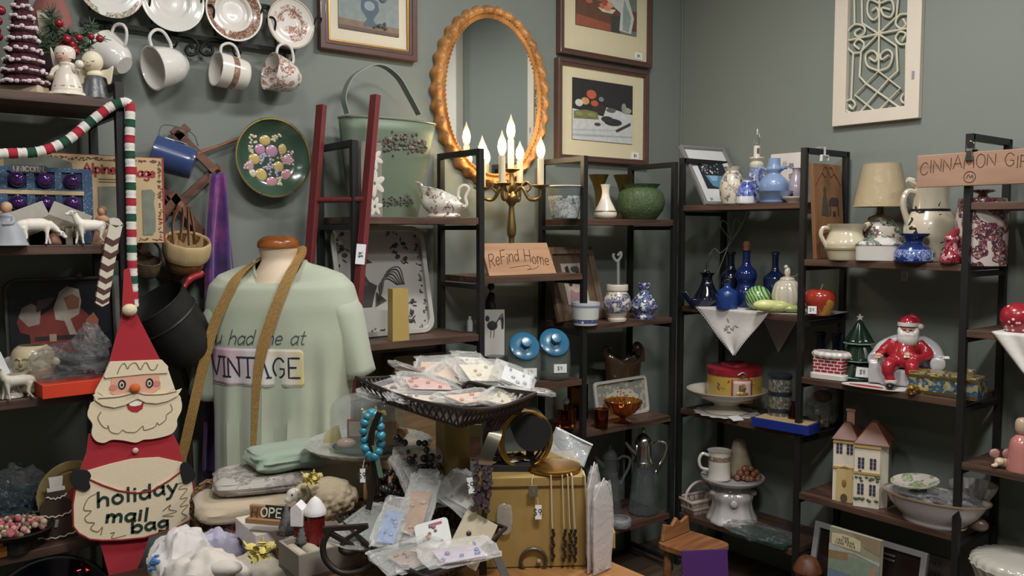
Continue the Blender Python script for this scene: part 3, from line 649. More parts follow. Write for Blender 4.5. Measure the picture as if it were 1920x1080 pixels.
# --- expanding wooden peg rack and what hangs on it
o = tuple(pY(340, 390, YW - .02)); t = thing('peg_rack', 'criss-cross expanding wooden peg rack screwed upright on the wall', 'peg rack', o)
SL = wood('7a5140', '573629', 1.0, 'x', .55)
for i, (a, b) in enumerate((((322, 242), (412, 332)), ((412, 312), (322, 396)), ((318, 362), (396, 462)), ((398, 440), (312, 548)), ((350, 238), (262, 324)), ((256, 300), (336, 392)), ((334, 366), (256, 462)), ((254, 452), (336, 552)))):
 dy = .002 if i % 2 else -.010
 MB().bar(*wl3([a, b], YW - .02, o, dy), .010, .026).done('slat', SL, t, False, .001)
for a in ((330, 250), (404, 322), (328, 388), (390, 452), (322, 538)):
 q = wl3([a], YW - .02, o)[0]; MB().tube([(q[0], .01, q[2]), (q[0], -.045, q[2] + .004), (q[0], -.06, q[2] + .006)], [.006, .005, .009], 8).done('peg', SL, t)
o = tuple(pY(368, 287, YW - .04)); t = thing('wooden_stick', 'thin brown wooden handle sticking out behind the green fruit plate', 'stick', o)
MB().tube(wl3([(362, 292), (372, 287), (405, 276), (452, 258)], YW - .04, o, .012), [.011, .008, .0055, .006], 8).done('handle', wood('9a6a4c', '6e4530', 1, 'x'), t)
p = pY(326, 297, YW - .085); s = mpp(p)
t = thing('enamel_mug', 'dark blue enamel pail lying sideways on the peg rack, wire handle up', 'pail', p); t.rotation_euler = basis(cam_dir(-.86, .28, -.28), cam_dir(.2, 1, 0))
MB().vessel(smooth_prof([(24 * s, -36 * s), (29 * s, -33 * s), (31 * s, 0), (33 * s, 34 * s), (34.5 * s, 36 * s)], 3), .0025, 32).done('body', mat('384a78', .25, 0, .1, 15, 0, .4), t)
mb = MB(); mb.tube(catmull([(30 * s, -8 * s, 36 * s), (52 * s, -6 * s, 34 * s), (58 * s, 0, 8 * s), (54 * s, 4 * s, -20 * s), (36 * s, 6 * s, -34 * s)], 6), .0015, 6).done('wire_handle', WIRE, t)
mb = MB(); n = 14
for a0, a1, z0, z1 in ((-.35, .25, 6, 24), (.05, .5, -14, 2)):
 mb.grid(lambda u, v: (33.2 * s * math.cos(a0 + (a1 - a0) * u), 33.2 * s * math.sin(a0 + (a1 - a0) * u) , (z0 + (z1 - z0) * (v + .25 * math.sin(u * 5) * (1 - v))) * s), 10, 8)
mb.done('white_patch', mat('cdd6e2', .3), t, True, solid=.0012)  # two wavy-edged pale patches laid over the blue body
def basket(px, py, rx, h, label, wick, liner, loops, y=YW - .085, name='wicker_basket', tilt=-.18):
 p = pY(px, py, y); s = mpp(p); t = thing(name, label, 'basket', p, 0, None, .42)
 R = rx * s; hh = h * s
 MB().vessel(smooth_prof([(.62 * R, 0), (.8 * R, .12 * hh), (.95 * R, .5 * hh), (R, hh)], 3), .004, 36, fn=lambda a, z: 1 + .012 * math.sin(a * 26)).done('bowl', wick, t)
 if liner: MB().lathe(smooth_prof([(.985 * R, .45 * hh), (1.06 * R, .62 * hh), (1.08 * R, .9 * hh), (1.03 * R, 1.06 * hh), (.96 * R, 1.02 * hh), (.9 * R, .7 * hh), (.8 * R, .3 * hh)], 3), 40, fn=lambda a, z: 1 + .02 * math.sin(a * 9) + .01 * math.sin(a * 23)).done('cloth_liner', liner, t)
 return t, R, hh, s
WICK = brickmat('a07848', '7c5832', '4a3018', 90, 90, .03); WICK2 = brickmat('7a6a52', '5c4c38', '2e241a', 90, 90, .03)
t, R, hh, s = basket(345, 507, 39, 60, 'round woven basket with a cream cloth band hanging from two leather loops', WICK, mat('c8ae80', .9, 0, .1, 120, .2), True)
mb = MB()
for dx in (-14, 14):
 mb.strap(catmull([(dx * s - .012, .2 * R, hh * .8), (dx * s - .010, .05, hh + 24 * s), (dx * s * .6, .068, hh + 50 * s), (dx * s * .5 + .012, .07, hh + 40 * s), (dx * s + .012, .5 * R, hh * .9)], 6), (0, 1, 0), .016, .003)
mb.done('leather_loop', mat('7a5238', .6), t)
t, R, hh, s = basket(274, 517, 25, 32, 'small dark woven basket with a bent loop handle hanging beside the striped garland', WICK2, None, False, YW - .09)
MB().tube(catmull([(-R * .95, 0, hh * .8), (-R * .9, 0, hh + 18 * s), (-R * .2, 0, hh + 42 * s), (R * .7, 0, hh + 26 * s), (R * .98, 0, hh * .8)], 6), .004, 8).done('handle', mat('4a3426', .6), t)
o = tuple(pY(410, 330, YW - .07)); t = thing('scarf', 'long purple and magenta silk scarf hanging from the peg rack', 'scarf', o)
def scarf_pt(u, v):
 py = 326 + v * 560; wl_ = 395 + (-14) * min(1, v * 4) - 10 * max(0, v - .5); wr = 424 + 18 * min(1, v * 3.0) - 32 * max(0, v - .42)
 px = wl_ + (wr - wl_) * u; q = pY(px, py, YW - .07)
 d = .02 * math.sin(u * 11 + v * 2.0) * (.35 + .65 * min(1, v * 5)) + .03 * math.sin(PI * u)
 return (q.x - o[0], -d, q.z - o[2])
key_m, nt, b = _new('scarf_silk'); b.inputs['Roughness'].default_value = .55; b.inputs['Sheen Weight'].default_value = .4
n = nt.nodes.new('ShaderNodeTexNoise'); n.inputs['Scale'].default_value = 3.0; n.inputs['Detail'].default_value = 5; nt.links.new(_coords(nt, (8, 1, 3)), n.inputs['Vector'])
nt.links.new(_ramp(nt, n.outputs['Fac'], [(.3, '301a4c'), (.48, '4a2670'), (.6, '782f78'), (.74, '927496')]), b.inputs['Base Color'])
MB().grid(scarf_pt, 30, 60).done('silk', key_m, t, solid=.004)
mb = MB(); q = scarf_pt(0, 1); q2 = scarf_pt(1, 1)
for i in range(22):
 k = i / 21; x = q[0] + (q2[0] - q[0]) * k; mb.tube([(x, -.02, q[2] + .004), (x + rnd.uniform(-.006, .006), -.024, q[2] - .04), (x + rnd.uniform(-.01, .01), -.02, q[2] - .085)], .0018, 5)
mb.done('fringe', mat('2a2440', .8), t)
p = pY(322, 612, YW - .17); s = mpp(p); t = thing('cooking_pot', 'big black tilted pot with a red handle hanging from the peg rack', 'pot', p); t.rotation_euler = basis(cam_dir(-.42, .80, -.42), cam_dir(.8, .5, .1))
POT = mat('232322', .5, .3, .25, 20, .06)
MB().vessel(smooth_prof([(46 * s, -62 * s), (56 * s, -58 * s), (60 * s, 0), (62 * s, 54 * s), (64 * s, 58 * s)], 3), .003, 40).done('body', POT, t)
MB().lathe([(62 * s, 18 * s), (63.5 * s, 20 * s), (62 * s, 23 * s)], 40).done('band', POT, t)
t.rotation_euler = basis(cam_dir(-.40, .80, -.45), cam_dir(.6, .55, .7))
MB().tube(catmull([(58 * s, 0, 40 * s), (84 * s, 0, 46 * s), (104 * s, 0, 40 * s), (112 * s, 0, 40 * s)], 5), [.008] * 4 + [.011] * 8 + [.009] * 4, 10).done('handle', mat('8e1f28', .3), t, label='red handle')
b0 = pz(352, 1075, .62); b0 = Vector((atYz(340, YW - .1, 1.2).x, YW - .1, 0))
t = thing('walking_cane', 'dark brown crook-handled walking cane standing against the wall behind the mail bag', 'cane', (b0.x, b0.y, 0))
zt = pY(345, 690, YW - .1).z
MB().tube([(0.03, 0, 0.0), (.02, 0, .5), (0.012, 0, zt - .05)] + catmull([(0.01, 0, zt - .04), (-.002, 0, zt), (-.03, 0, zt + .012), (-.055, 0, zt - .004), (-.064, 0, zt - .04)], 5), .0095, 10).done('shaft', mat('33251e', .4), t)
# --- green metal wall pail with ribbon handle, canvas block, ladder
zb = ZB[0]
P0 = atYz(742, 2.62, zb); o = (P0.x, 2.62, zb)
t = thing('tin_pail', 'tall sage green tin wall pail with leaf garland and arched ribbon handle', 'pail', o)
GRN = mat('74826f', .55, .25, .12, 14, .04)
tl, tr = pY(655, 216, 2.6), pY(832, 236, 2.6); bl, br = pY(676, 402, 2.6), pY(802, 402, 2.6)
zt = tl.z - zb
def pail_pt(u, v):
 a = PI * u; xl = (bl.x + (tl.x - bl.x) * v) - o[0]; xr = (br.x + (tr.x - br.x) * v) - o[0]
 cx = (xl + xr) / 2; rr = (xr - xl) / 2; d = .055 + .035 * v
 return (cx - rr * math.cos(a), .06 - d * math.sin(a) ** .7, .001 + zt * v)
mb = MB().grid(pail_pt, 29, 9); mb.add([pail_pt(0, 0), pail_pt(1, 0), pail_pt(1, 1), pail_pt(0, 1)], [(0, 1, 2, 3)])
mb.add([pail_pt(i / 28, 0) for i in range(29)], [tuple(range(29))]); mb.done('body', GRN, t, solid=.002)
MB().tube([Vector(pail_pt(i / 28, 1)) for i in range(29)], .0045, 8).done('rolled_rim', mat('8a9488', .4, .5), t)
q = [(656, 212), (650, 178), (668, 140), (712, 120), (748, 140), (772, 178), (791, 214)]
MB().strap(catmull([(pY(a, b, 2.6).x - o[0], .0, pY(a, b, 2.6).z - zb) for a, b in q], 8), (0, 1, 0.0), .034, .003).done('ribbon_handle', mat('8f9a90', .55, .2), t)
mb = MB(); r = random.Random(8); MLF = [mat('545a50', .7), mat('6a645e', .7), mat('8a7e78', .7), mat('64524e', .7)]
def pail_front(px, py):
 v = (pY(px, py, 2.6).z - zb) / zt; x = pY(px, py, 2.56).x - o[0]; xl = (bl.x + (tl.x - bl.x) * v) - o[0]; xr = (br.x + (tr.x - br.x) * v) - o[0]
 c_ = max(-1, min(1, ((xl + xr) / 2 - x) / ((xr - xl) / 2))); return Vector(pail_pt(math.acos(c_) / PI, v)) + Vector((0, -.004, 0))
for i in range(150):
 k = r.uniform(-1, 1); px = 762 + 54 * k; py = 268 + 10 * k * k + r.gauss(0, 9 * (1 - .5 * abs(k))); mb.mat(r.choice([0, 0, 1, 2, 3]))
 q = pail_front(px, py); mb.ball(q, (r.uniform(.003, .009), .004, r.uniform(.003, .008)), 6, 4)
mb.done('leaf_garland', MLF, t); mb = MB()
for i in range(60):
 k = r.uniform(-1, 1); px = 765 + 30 * k; py = 378 + r.gauss(0, 5); mb.mat(r.choice([0, 1])); mb.ball(pail_front(px, py), (r.uniform(.002, .006), .003, .003), 6, 4)
mb.done('leaf_garland', MLF, t)
o = atYz(712, 2.50, zb) ; t = thing('canvas_block', 'narrow grey canvas with white magnolia flowers standing behind the red ladder', 'wall art', (o.x, 2.515, zb), math.radians(8))
w_ = .062; h_ = pY(715, 268, 2.5).z - zb
MB().box((-.035, 0, h_ / 2), (.085, .035, h_)).done('block', mat('8c8880', .8), t, False, .001)
mb = MB(); wm = [mat('d8d4c8', .8), mat('6f6c64', .8)]
for cz, sc_ in ((.78, 1.), (.45, 1.25), (.14, .9)):
 for k in range(6):
  a = k * PI / 3 + cz; mb.mat(0); mb.at((-.025 + .018 * sc_ * math.cos(a), -.0185, h_ * cz + .018 * sc_ * math.sin(a)), (0, -a, 0)).ball((0, 0, 0), (.019 * sc_, .0012, .009 * sc_), 10, 6)
 mb.at().mat(1); mb.ball((-.025, -.0195, h_ * cz), (.005, .0012, .006), 8, 5)
mb.done('flower_print', wm, t)
RED = mat('6e2a2c', .5, 0, .12, 20, .05)
def ladder():
 fa = pD(572, 560, 2.66); A0 = pY(603, 197, YW - .15); A1 = pY(704, 178, YW - .30)
 z0 = 0.0
 t = thing('wooden_ladder', 'dark red wooden blanket ladder leaning in front of the left wall', 'ladder', (A0.x, A0.y, 0))
 O = Vector((A0.x, A0.y, 0))
 def foot(top, pxl, pyl, yl):
  q = pY(pxl, pyl, yl); d = (q - top); k = (top.z - 0.012) / -d.z; return top + d * k
 B0 = foot(A0, 583, 455, YW - .17); B1 = foot(A1, 676, 500, YW - .315)
 for a, b in ((A0, B0), (A1, B1)): MB().bar(a - O, b - O, .032, .020).done('rail', RED, t, False, .002)
 L = (A0 - B0).length
 for k in (.0, .27, .54, .80):
  p = A0 + (B0 - A0) * (.165 + k) - O; q = A1 + (B1 - A1) * (.175 + k) - O
  if (p + O).z > .05: MB().tube([p, q], .0095, 10).done('rung', RED, t)
 q0 = A1 + (B1 - A1) * ((A1.z - pY(676, 458, 2.4).z) / (A1.z - B1.z)) - O; q1 = A1 + (B1 - A1) * ((A1.z - pY(676, 496, 2.4).z) / (A1.z - B1.z)) - O
 d = -FH
 MB().strap([q0 + d * .018, q1 + d * .018], RT, .030, .001).done('price_tag', mat('e8e8ee', .6), t)
 st, wd = text_strokes('$9.', .012); c = (q0 + q1) / 2 + d * .020
 letters('lettering', st, .0016, mat('404048', .7), t, lambda u, v: (c + RT * (-v) + Vector((0, 0, u)), d), shift=(-wd / 2, -.006))
ladder()
# == far-left bookcase: Christmas wares
def onA(px, k, fr): return atYz(px, AY + .29 * fr, ZA[k])
def crumple(mb, c, r, amp=.25, seg=18, rings=12, seed=0, f=3.0, zmin=None):
 """crumpled plastic bag: a lumpy faceted shell"""
 vs = []
 for j in range(rings + 1):
  for i in range(seg):
   th = PI * j / rings; a = 2 * PI * i / seg; d = Vector((math.sin(th) * math.cos(a), math.sin(th) * math.sin(a), math.cos(th)))
   k = 1 + amp * noise.noise(d * f + Vector((seed * 3.1, seed, 0))) + amp * .6 * noise.noise(d * f * 3 + Vector((seed, 0, 5)))
   z = c[2] + d.z * r[2] * k
   if zmin is not None: z = max(z, zmin)
   vs.append((c[0] + d.x * r[0] * k, c[1] + d.y * r[1] * k, z))
 return mb.add(vs, [(j * seg + i, j * seg + (i + 1) % seg, (j + 1) * seg + (i + 1) % seg, (j + 1) * seg + i) for j in range(rings) for i in range(seg)])
CLEAR = film(.26, '6c7072', .12, .9, 45); CLEAR2 = film(.36, '8c8f92', .15, 1.0, 60)
p = onA(47, 0, .22); s = mpp(p); t = thing('bottle_brush_tree', 'burgundy bottle-brush tree tipped with white snow on a pale block base, top shelf', 'tree', p, FACE)
MB().box((0, 0, 8 * s), (72 * s, 40 * s, 16 * s)).done('base', mat('c8b49a', .8), t, False, .004)
mb = MB(); NT = 9; H0 = 178 * s
prof = [(0, 16 * s)]
for k in range(NT):
 r0 = (40 - 3.6 * k) * s; z = 16 * s + H0 * k / NT; prof += [(r0, z), (r0 * .97, z + H0 * .035), (r0 * .72, z + H0 / NT * .98)]
prof.append((0, 16 * s + H0 * 1.02))
mb.lathe(prof, 60, fn=lambda a, z: 1 + .05 * math.sin(a * 11 + z * 90) + .03 * math.sin(a * 29)); mb.done('brush', mat('4a1f2c', .95, 0, .3, 250, .6), t, angle=180)
mb = MB(); r = random.Random(2)
for k in range(NT):
 r0 = (41 - 3.6 * k) * s; z = 16 * s + H0 * k / NT + 5 * s; n = 26 - 2 * k
 for i in range(n):
  a = 2 * PI * i / n + r.random() * .15; zz = z + r.uniform(-2, 4) * s; mb.ball((r0 * .95 * math.cos(a), r0 * .95 * math.sin(a), zz), ((4.6 + r.random() * 2) * s, 4.6 * s, (2.6 + r.random() * 2) * s), 6, 4)
mb.ball((0, 0, 16 * s + H0), (9 * s, 9 * s, 8 * s), 8, 6); mb.done('snow_tips', mat('d9c9cc', .95, 0, .1, 200, .4), t)
p = onA(112, 0, .62); s = mpp(p); t = thing('berry_arrangement', 'artificial evergreen sprays with red berries in a dark container behind the angels', 'flower arrangement', p, FACE)
MB().vessel([(26 * s, 0), (28 * s, 4 * s), (33 * s, 84 * s)], .003, 24).done('container', mat('3a2a30', .5), t)
mb = MB(); r = random.Random(5)
def spray(c0, c1, n, ln):
 c0 = Vector(c0) * s; c1 = Vector(c1) * s; mb.tube([c0, (c0 + c1) / 2, c1], .0014, 5)
 for i in range(n):
  k = r.random(); q = c0.lerp(c1, k); d = Vector((r.gauss(0, 1), r.gauss(0, 1), r.gauss(.25, .8))).normalized(); mb.tube([q, q + d * ln * s * r.uniform(.5, 1)], [.0022, .0007], 4)
for a, b, n, l in (((0, 0, 80), (-5, -10, 165), 300, 26), ((0, 0, 80), (-32, -12, 125), 200, 24), ((0, 0, 80), (32, -20, 130), 200, 22), ((10, 0, 80), (72, -14, 140), 160, 20), ((10, 0, 80), (94, -18, 118), 90, 16), ((0, 0, 80), (-70, 5, 110), 60, 18), ((0, 0, 80), (15, -22, 110), 80, 20)): spray(a, b, n, l)
mb.done('evergreen', mat('5d7058', .8, 0, .35, 30), t)
BERRY = mat('8f1f2e', .25, 0, .1, 20, 0, .4)
for i, (bx, bz, br) in enumerate(((-100, 130, 9), (-88, 165, 9), (-92, 145, 8), (-96, 118, 8), (18, 142, 8), (34, 112, 9), (40, 104, 8), (54, 116, 7), (22, 96, 8), (33, 92, 9), (44, 95, 8), (49, 90, 7), (75, 118, 6), (92, 114, 7), (28, 86, 7))):
 MB().ball((bx * s, (-24 - (i % 3) * 3) * s, bz * s), br * s, 10, 8).done('berry', BERRY, t)
p = onA(101, 0, .85); s = mpp(p); t = thing('folk_figure', 'tall carved figure with a pale cloak and dusty red hood behind the evergreen sprays', 'figurine', p, FACE)
MB().lathe(smooth_prof([(0, 0), (30 * s, 0), (36 * s, 60 * s), (37 * s, 120 * s), (33 * s, 165 * s), (20 * s, 195 * s), (0, 205 * s)], 4), 28, sy=.6).done('body', mat('c4a894', .7, 0, .15, 25), t)
MB().lathe(smooth_prof([(35 * s, 130 * s), (38 * s, 140 * s), (34.5 * s, 172 * s), (22 * s, 198 * s), (0, 212 * s)], 4), 28, sy=.66, fn=lambda a, z: 1 + .03 * math.sin(a * 7)).done('hood', mat('94605a', .75, 0, .15, 25), t)
MB().prism([(-12 * s, 170 * s), (12 * s, 170 * s), (8 * s, 130 * s), (0, 112 * s), (-8 * s, 130 * s)], .006, 'xz', -25 * s).done('beard', mat('ddd0be', .9), t, False, .002)
def head_face(t, c, r_, skin, hair=None, eye='3a2a22', mouthc='a8504a', closed=False):
 MB().ball(c, (r_, r_ * .95, r_ * 1.05), 18, 12).done('head', skin, t)
 mb = MB()
 for sx in (-1, 1):
  if closed: mb.tube([(c[0] + sx * r_ * .42 + k * r_ * .2, c[1] - r_ * .86, c[2] + r_ * (-.02 - .08 * (1 - k * k))) for k in (-1, -.5, 0, .5, 1)], r_ * .035, 5)
  else: mb.ball((c[0] + sx * r_ * .36, c[1] - r_ * .85, c[2] + r_ * .08), (r_ * .1, r_ * .05, r_ * .12), 8, 6)
 mb.done('eyes', mat(eye, .4), t)
 mb = MB(); mb.tube([(c[0] + k * r_ * .24, c[1] - r_ * .88, c[2] - r_ * (.42 + .08 * (1 - k * k))) for k in (-1, -.5, 0, .5, 1)], r_ * .04, 5); mb.done('mouth', mat(mouthc, .5), t)
 MB().ball((c[0], c[1] - r_ * .95, c[2] - r_ * .12), r_ * .1, 8, 6).done('nose', skin, t)
def wing(t, pts, y, m_, th=.006): MB().prism([(p_[0], p_[1]) for p_ in catmull([(a, b, 0) for a, b in pts], 4, True)], th, 'xz', y).done('wing', m_, t, True, .0015)
p = onA(127, 0, .12); s = mpp(p); t = thing('angel_figurine', 'white china girl angel with a pink face holding her arms out, on the top shelf', 'figurine', p, FACE)
CH = cer('e8ded0'); MB().lathe(smooth_prof([(0, 0), (31 * s, 0), (31 * s, 7 * s), (27 * s, 9 * s), (27 * s, 14 * s), (20 * s, 40 * s), (12 * s, 55 * s), (13 * s, 62 * s), (0, 66 * s)], 3), 28, fn=lambda a, z: 1 + .03 * math.sin(a * 10) * max(0, 1 - z / (45 * s))).done('gown', CH, t)
MB().lathe(smooth_prof([(25.5 * s, 15 * s), (26.5 * s, 17 * s), (24 * s, 21 * s)], 2), 28).done('gold_trim', mat('b0986c', .4), t)
for sx in (-1, 1): MB().tube(catmull([(sx * 10 * s, 0, 58 * s), (sx * 20 * s, -8 * s, 48 * s), (sx * (28 if sx > 0 else 24) * s, -12 * s, (50 if sx > 0 else 36) * s)], 4), [5 * s] * 5 + [4 * s] * 4, 8).done('arm', CH, t)
MB().ball((-24 * s, -12 * s, 33 * s), (10 * s, 8 * s, 5 * s), 10, 6).done('basket', mat('8a7660', .6), t)
MB().ball((30 * s, -12 * s, 58 * s), 8 * s, 10, 8).done('dove', CH, t)
head_face(t, (-3 * s, -3 * s, 76 * s), 15 * s, mat('e0b8a4', .4))
MB().lathe(smooth_prof([(16.5 * s, -6 * s), (18 * s, 4 * s), (15 * s, 15 * s), (0, 20 * s)], 3), 24, (-3 * s, 1.5 * s, 76 * s)).done('bonnet', CH, t)
wing(t, [(-12 * s, 50 * s), (-30 * s, 85 * s), (-34 * s, 92 * s), (-30 * s, 62 * s), (-20 * s, 45 * s)], 10 * s, CH)
p = onA(179, 0, .10); s = mpp(p); t = thing('angel_figurine', 'cream angel with closed eyes in a glittery grey cone dress, beside the white girl angel', 'figurine', p, FACE)
MB().lathe(smooth_prof([(0, 0), (25 * s, 0), (24.5 * s, 4 * s), (13 * s, 43 * s), (0, 46 * s)], 3), 28).done('dress', mat('5c5e60', .35, .3, .5, 160, .3), t)
CA = mat('e2d8bc', .6); head_face(t, (-2 * s, -3 * s, 68 * s), 19 * s, CA, None, '8a7a5c', 'a08a6a', True)
MB().lathe(smooth_prof([(13.5 * s, 42 * s), (14 * s, 46 * s), (9 * s, 54 * s), (5 * s, 58 * s)], 3), 24).done('bodice', CA, t)
for sx in (-1, 1): wing(t, [(sx * 8 * s, 52 * s), (sx * 24 * s, 56 * s), (sx * 33 * s, 62 * s), (sx * 32 * s, 50 * s), (sx * 28 * s, 30 * s), (sx * 23 * s, 28 * s), (sx * 20 * s, 38 * s), (sx * 12 * s, 42 * s)], 4 * s, CA)
# --- second shelf: boxed village set, box of baubles, stable and flock
def card_box(name, label, cat, px0, px1, pyt, k, y, depth_, front, side):
 a = atYz(px0, y, ZA[k]); b = atYz(px1, y, ZA[k]); h = pY((px0 + px1) / 2, pyt, y).z - ZA[k]
 t = thing(name, label, cat, (a.x, y, ZA[k])); w_ = b.x - a.x
 MB().box((w_ / 2, depth_ / 2, h / 2 + .0005), (w_, depth_, h)).done('box', side, t, False, .001)
 return t, w_, h
KR = mat('c4ab84', .8, 0, .06, 15)
t, w_, h = card_box('boxed_village_set', 'tan cardboard toy village box with red gothic lettering and clear windows', 'box', -70, 311, 287, 1, AY + .17, .05, None, mat('8e3a34', .6))
MB().box((w_ / 2 - .003, -.0008, h / 2), (w_ - .008, .0016, h - .004)).done('front_panel', KR, t, False)
def fx(px): return atYz(px, AY + .17, ZA[1] + h / 2).x - t.location.x
def fz(py, px=250): return pY(px, py, AY + .17).z - ZA[1]
BLS = mat('84877c', .12, 0, .3, 30, .5, .5)
for nm, pts in (('window', [(266, 356), (284, 354), (291, 362), (288, 380), (291, 402), (290, 432), (284, 441), (266, 441)]), ('window', [(184, 352), (222, 350), (222, 441), (184, 441)]), ('window', [(10, 304), (40, 298), (110, 302), (136, 310), (140, 330), (10, 330)])):
 MB().prism([(fx(a), fz(b)) for a, b in pts], .003, 'xz', -.002).done(nm, BLS, t, False, .0008)
RL = mat('9a3434', .7); st, wd = text_strokes('Village', .026, .12); letters('lettering', st, .0055, RL, t, flat_fn(-.0022), shift=(fx(291) - wd, fz(331)))
st, wd = text_strokes('Alpine', .026, .12); letters('lettering', st, .0055, RL, t, flat_fn(-.0022), shift=(fx(218) - wd, fz(327)))
mb = MB(); r = random.Random(9); lm = [mat('6a4a38', .7), mat('70603c', .7), mat('8a4438', .7)]
for i in range(230):
 side = r.random(); mb.mat(r.choice([0, 0, 1, 2]))
 if side < .55: q = (r.uniform(.02, w_ - .012), h - .012 + r.gauss(0, .0025))
 elif side < .85: q = (w_ - .014 + r.gauss(0, .0025), r.uniform(.01, h - .01))
 else: q = (r.uniform(w_ * .6, w_ - .012), .010 + r.gauss(0, .0015))
 mb.ball((q[0], -.002, q[1]), (r.uniform(.002, .005), .0008, r.uniform(.0015, .003)), 6, 4)
mb.done('vine_border', lm, t)
mb = MB()
for yy, x0, x1 in ((338, 236, 256), (342, 236, 254), (338, 186, 220), (343, 186, 222), (303, 180, 215)):
 mb.box(((fx(x0) + fx(x1)) / 2, -.0022, fz(yy)), (fx(x1) - fx(x0), .001, .0022))
mb.done('small_print', mat('6a5a48', .8), t, False)
yb = AY + .10; t, w_, h = card_box('bauble_box', 'dark blue speckled ornament box with openings showing purple baubles', 'box', -72, 176, 313, 1, yb, .055, None, mat('2c3c54', .7))
bx0 = t.location.x
def bx(px): return atYz(px, yb, ZA[1] + .08).x - bx0
def bz(py, px=80): return pY(px, py, yb).z - ZA[1]
m_, nt, b = _new('blue_speckled_card'); b.inputs['Roughness'].default_value = .6
n = nt.nodes.new('ShaderNodeTexVoronoi'); n.inputs['Scale'].default_value = 170; nt.links.new(_coords(nt), n.inputs['Vector']); nt.links.new(_ramp(nt, n.outputs['Distance'], [(0.0, '7f93ac'), (.24, '34506e')], True), b.inputs['Base Color'])
fr = MB(); xs = [bx(q) for q in (-40, 15, 51, 66, 104, 117, 155, 175)]
zt_, z1, z2, z3, z4, z0 = h, bz(322), bz(354), bz(366), bz(397), .001
mb = MB()
for a, c in ((z1, zt_), (z3, z2), (z0, z4)): mb.box(((0 + w_) / 2, -.003, (a + c) / 2), (w_, .006, c - a))
for a, c in ((0, xs[1]), (xs[2], xs[3]), (xs[4], xs[5]), (xs[6], w_)):
 mb.box(((a + c) / 2, -.003, (z1 + z2) / 2), (c - a, .006, z1 - z2)); mb.box(((a + c) / 2, -.003, (z3 + z4) / 2), (c - a, .006, z3 - z4))
mb.done('window_card', m_, t, False)
for a in (z3 + .001, z4 - .010): MB().box((bx(80), -.0068, a + .006), (bx(160) - bx(0), .0012, .010)).done('tan_strip', KR, t, False)
st, wd = text_strokes('UNICORN', .012, .2)
MB().prism(rrect(wd + .02, .020, .008, 4, bx(56), (zt_ + z1) / 2), .0012, 'xz', -.0066).done('title_panel', mat('3a4658', .6), t, False)
letters('lettering', st, .0022, mat('b8a98c', .7), t, flat_fn(-.0074), shift=(bx(56) - wd / 2, (zt_ + z1) / 2 - .006))
PUR = mat('4a2a66', .12, .35, .1, 10, 0, .5)
cells = [((xs[1] + xs[2]) / 2, (z1 + z2) / 2, 'upper left'), ((xs[3] + xs[4]) / 2, (z1 + z2) / 2, 'upper middle'), ((xs[5] + xs[6]) / 2, (z1 + z2) / 2, 'upper right'), ((xs[1] + xs[2]) / 2, (z3 + z4) / 2, 'lower left'), ((xs[3] + xs[4]) / 2, (z3 + z4) / 2, 'lower middle'), ((xs[5] + xs[6]) / 2, (z3 + z4) / 2, 'lower right')]
b0 = None
for cx, cz, wh in cells:
 lb = 'shiny purple bauble in the %s opening of the blue box' % wh; L = (bx0 + cx, yb - .008, ZA[1] + cz)
 if b0 is None:
  b0 = thing('bauble', lb, 'bauble', L, 0, 'purple baubles in the blue box'); rr_ = min(xs[2] - xs[1], z1 - z2) * .47
  MB().ball((0, 0, 0), rr_, 24, 16).done('globe', PUR, b0); MB().lathe([(0, rr_ * 1.1), (rr_ * .2, rr_ * 1.1), (rr_ * .2, rr_ * .93)], 12).done('cap', metal('b8b2a8'), b0)
 else: dup(b0, L, None, lb)
p = onA(96, 1, .12); s = mpp(p); t = thing('nativity_stable', 'small grey wooden toy stable with a pitched roof behind the white lambs', 'toy stable', p, 0.0)
WD = wood('8a7f70', '5c5246', 1.5, 'x', .8)
for sx in (-1, 1):
 mb = MB(); mb.bar((0, .02, 59 * s), (sx * 66 * s, .02, 31 * s), .006, .07); mb.done('roof_slope', mat('b0aaa0', .9, 0, .15, 60, .3), t, False, .001)
MB().prism([(-56 * s, 34 * s), (56 * s, 34 * s), (0, 56 * s)], .004, 'xz', -.004).done('gable', WD, t, False)
for x in (-46, -40, 28, 34, 44): MB().bar((x * s, .0, 0), (x * s * .96, .0, 40 * s), .008).done('post', WD, t, False); MB().box((0, .05, 21 * s), (96 * s, .004, 42 * s)).done('back_wall', wood('5a4c3e', '3a3028', 1.5, 'z', .8), t, False)
MB().bar((-46 * s, -.002, 38 * s), (46 * s, -.002, 38 * s), .006).done('beam', WD, t, False)
p2 = (p[0] + 8 * s, p[1] + .025, ZA[1]); u = thing('kneeling_figure', 'tiny painted kneeling figure inside the toy stable', 'figurine', p2, FACE)
MB().lathe(smooth_prof([(0, 0), (13 * s, 0), (12 * s, 8 * s), (6 * s, 20 * s), (0, 22 * s)], 3), 16).done('robe', mat('9a6a58', .6), u); MB().ball((0, 0, 25 * s), 5 * s, 10, 8).done('head', mat('c8987c', .5), u)
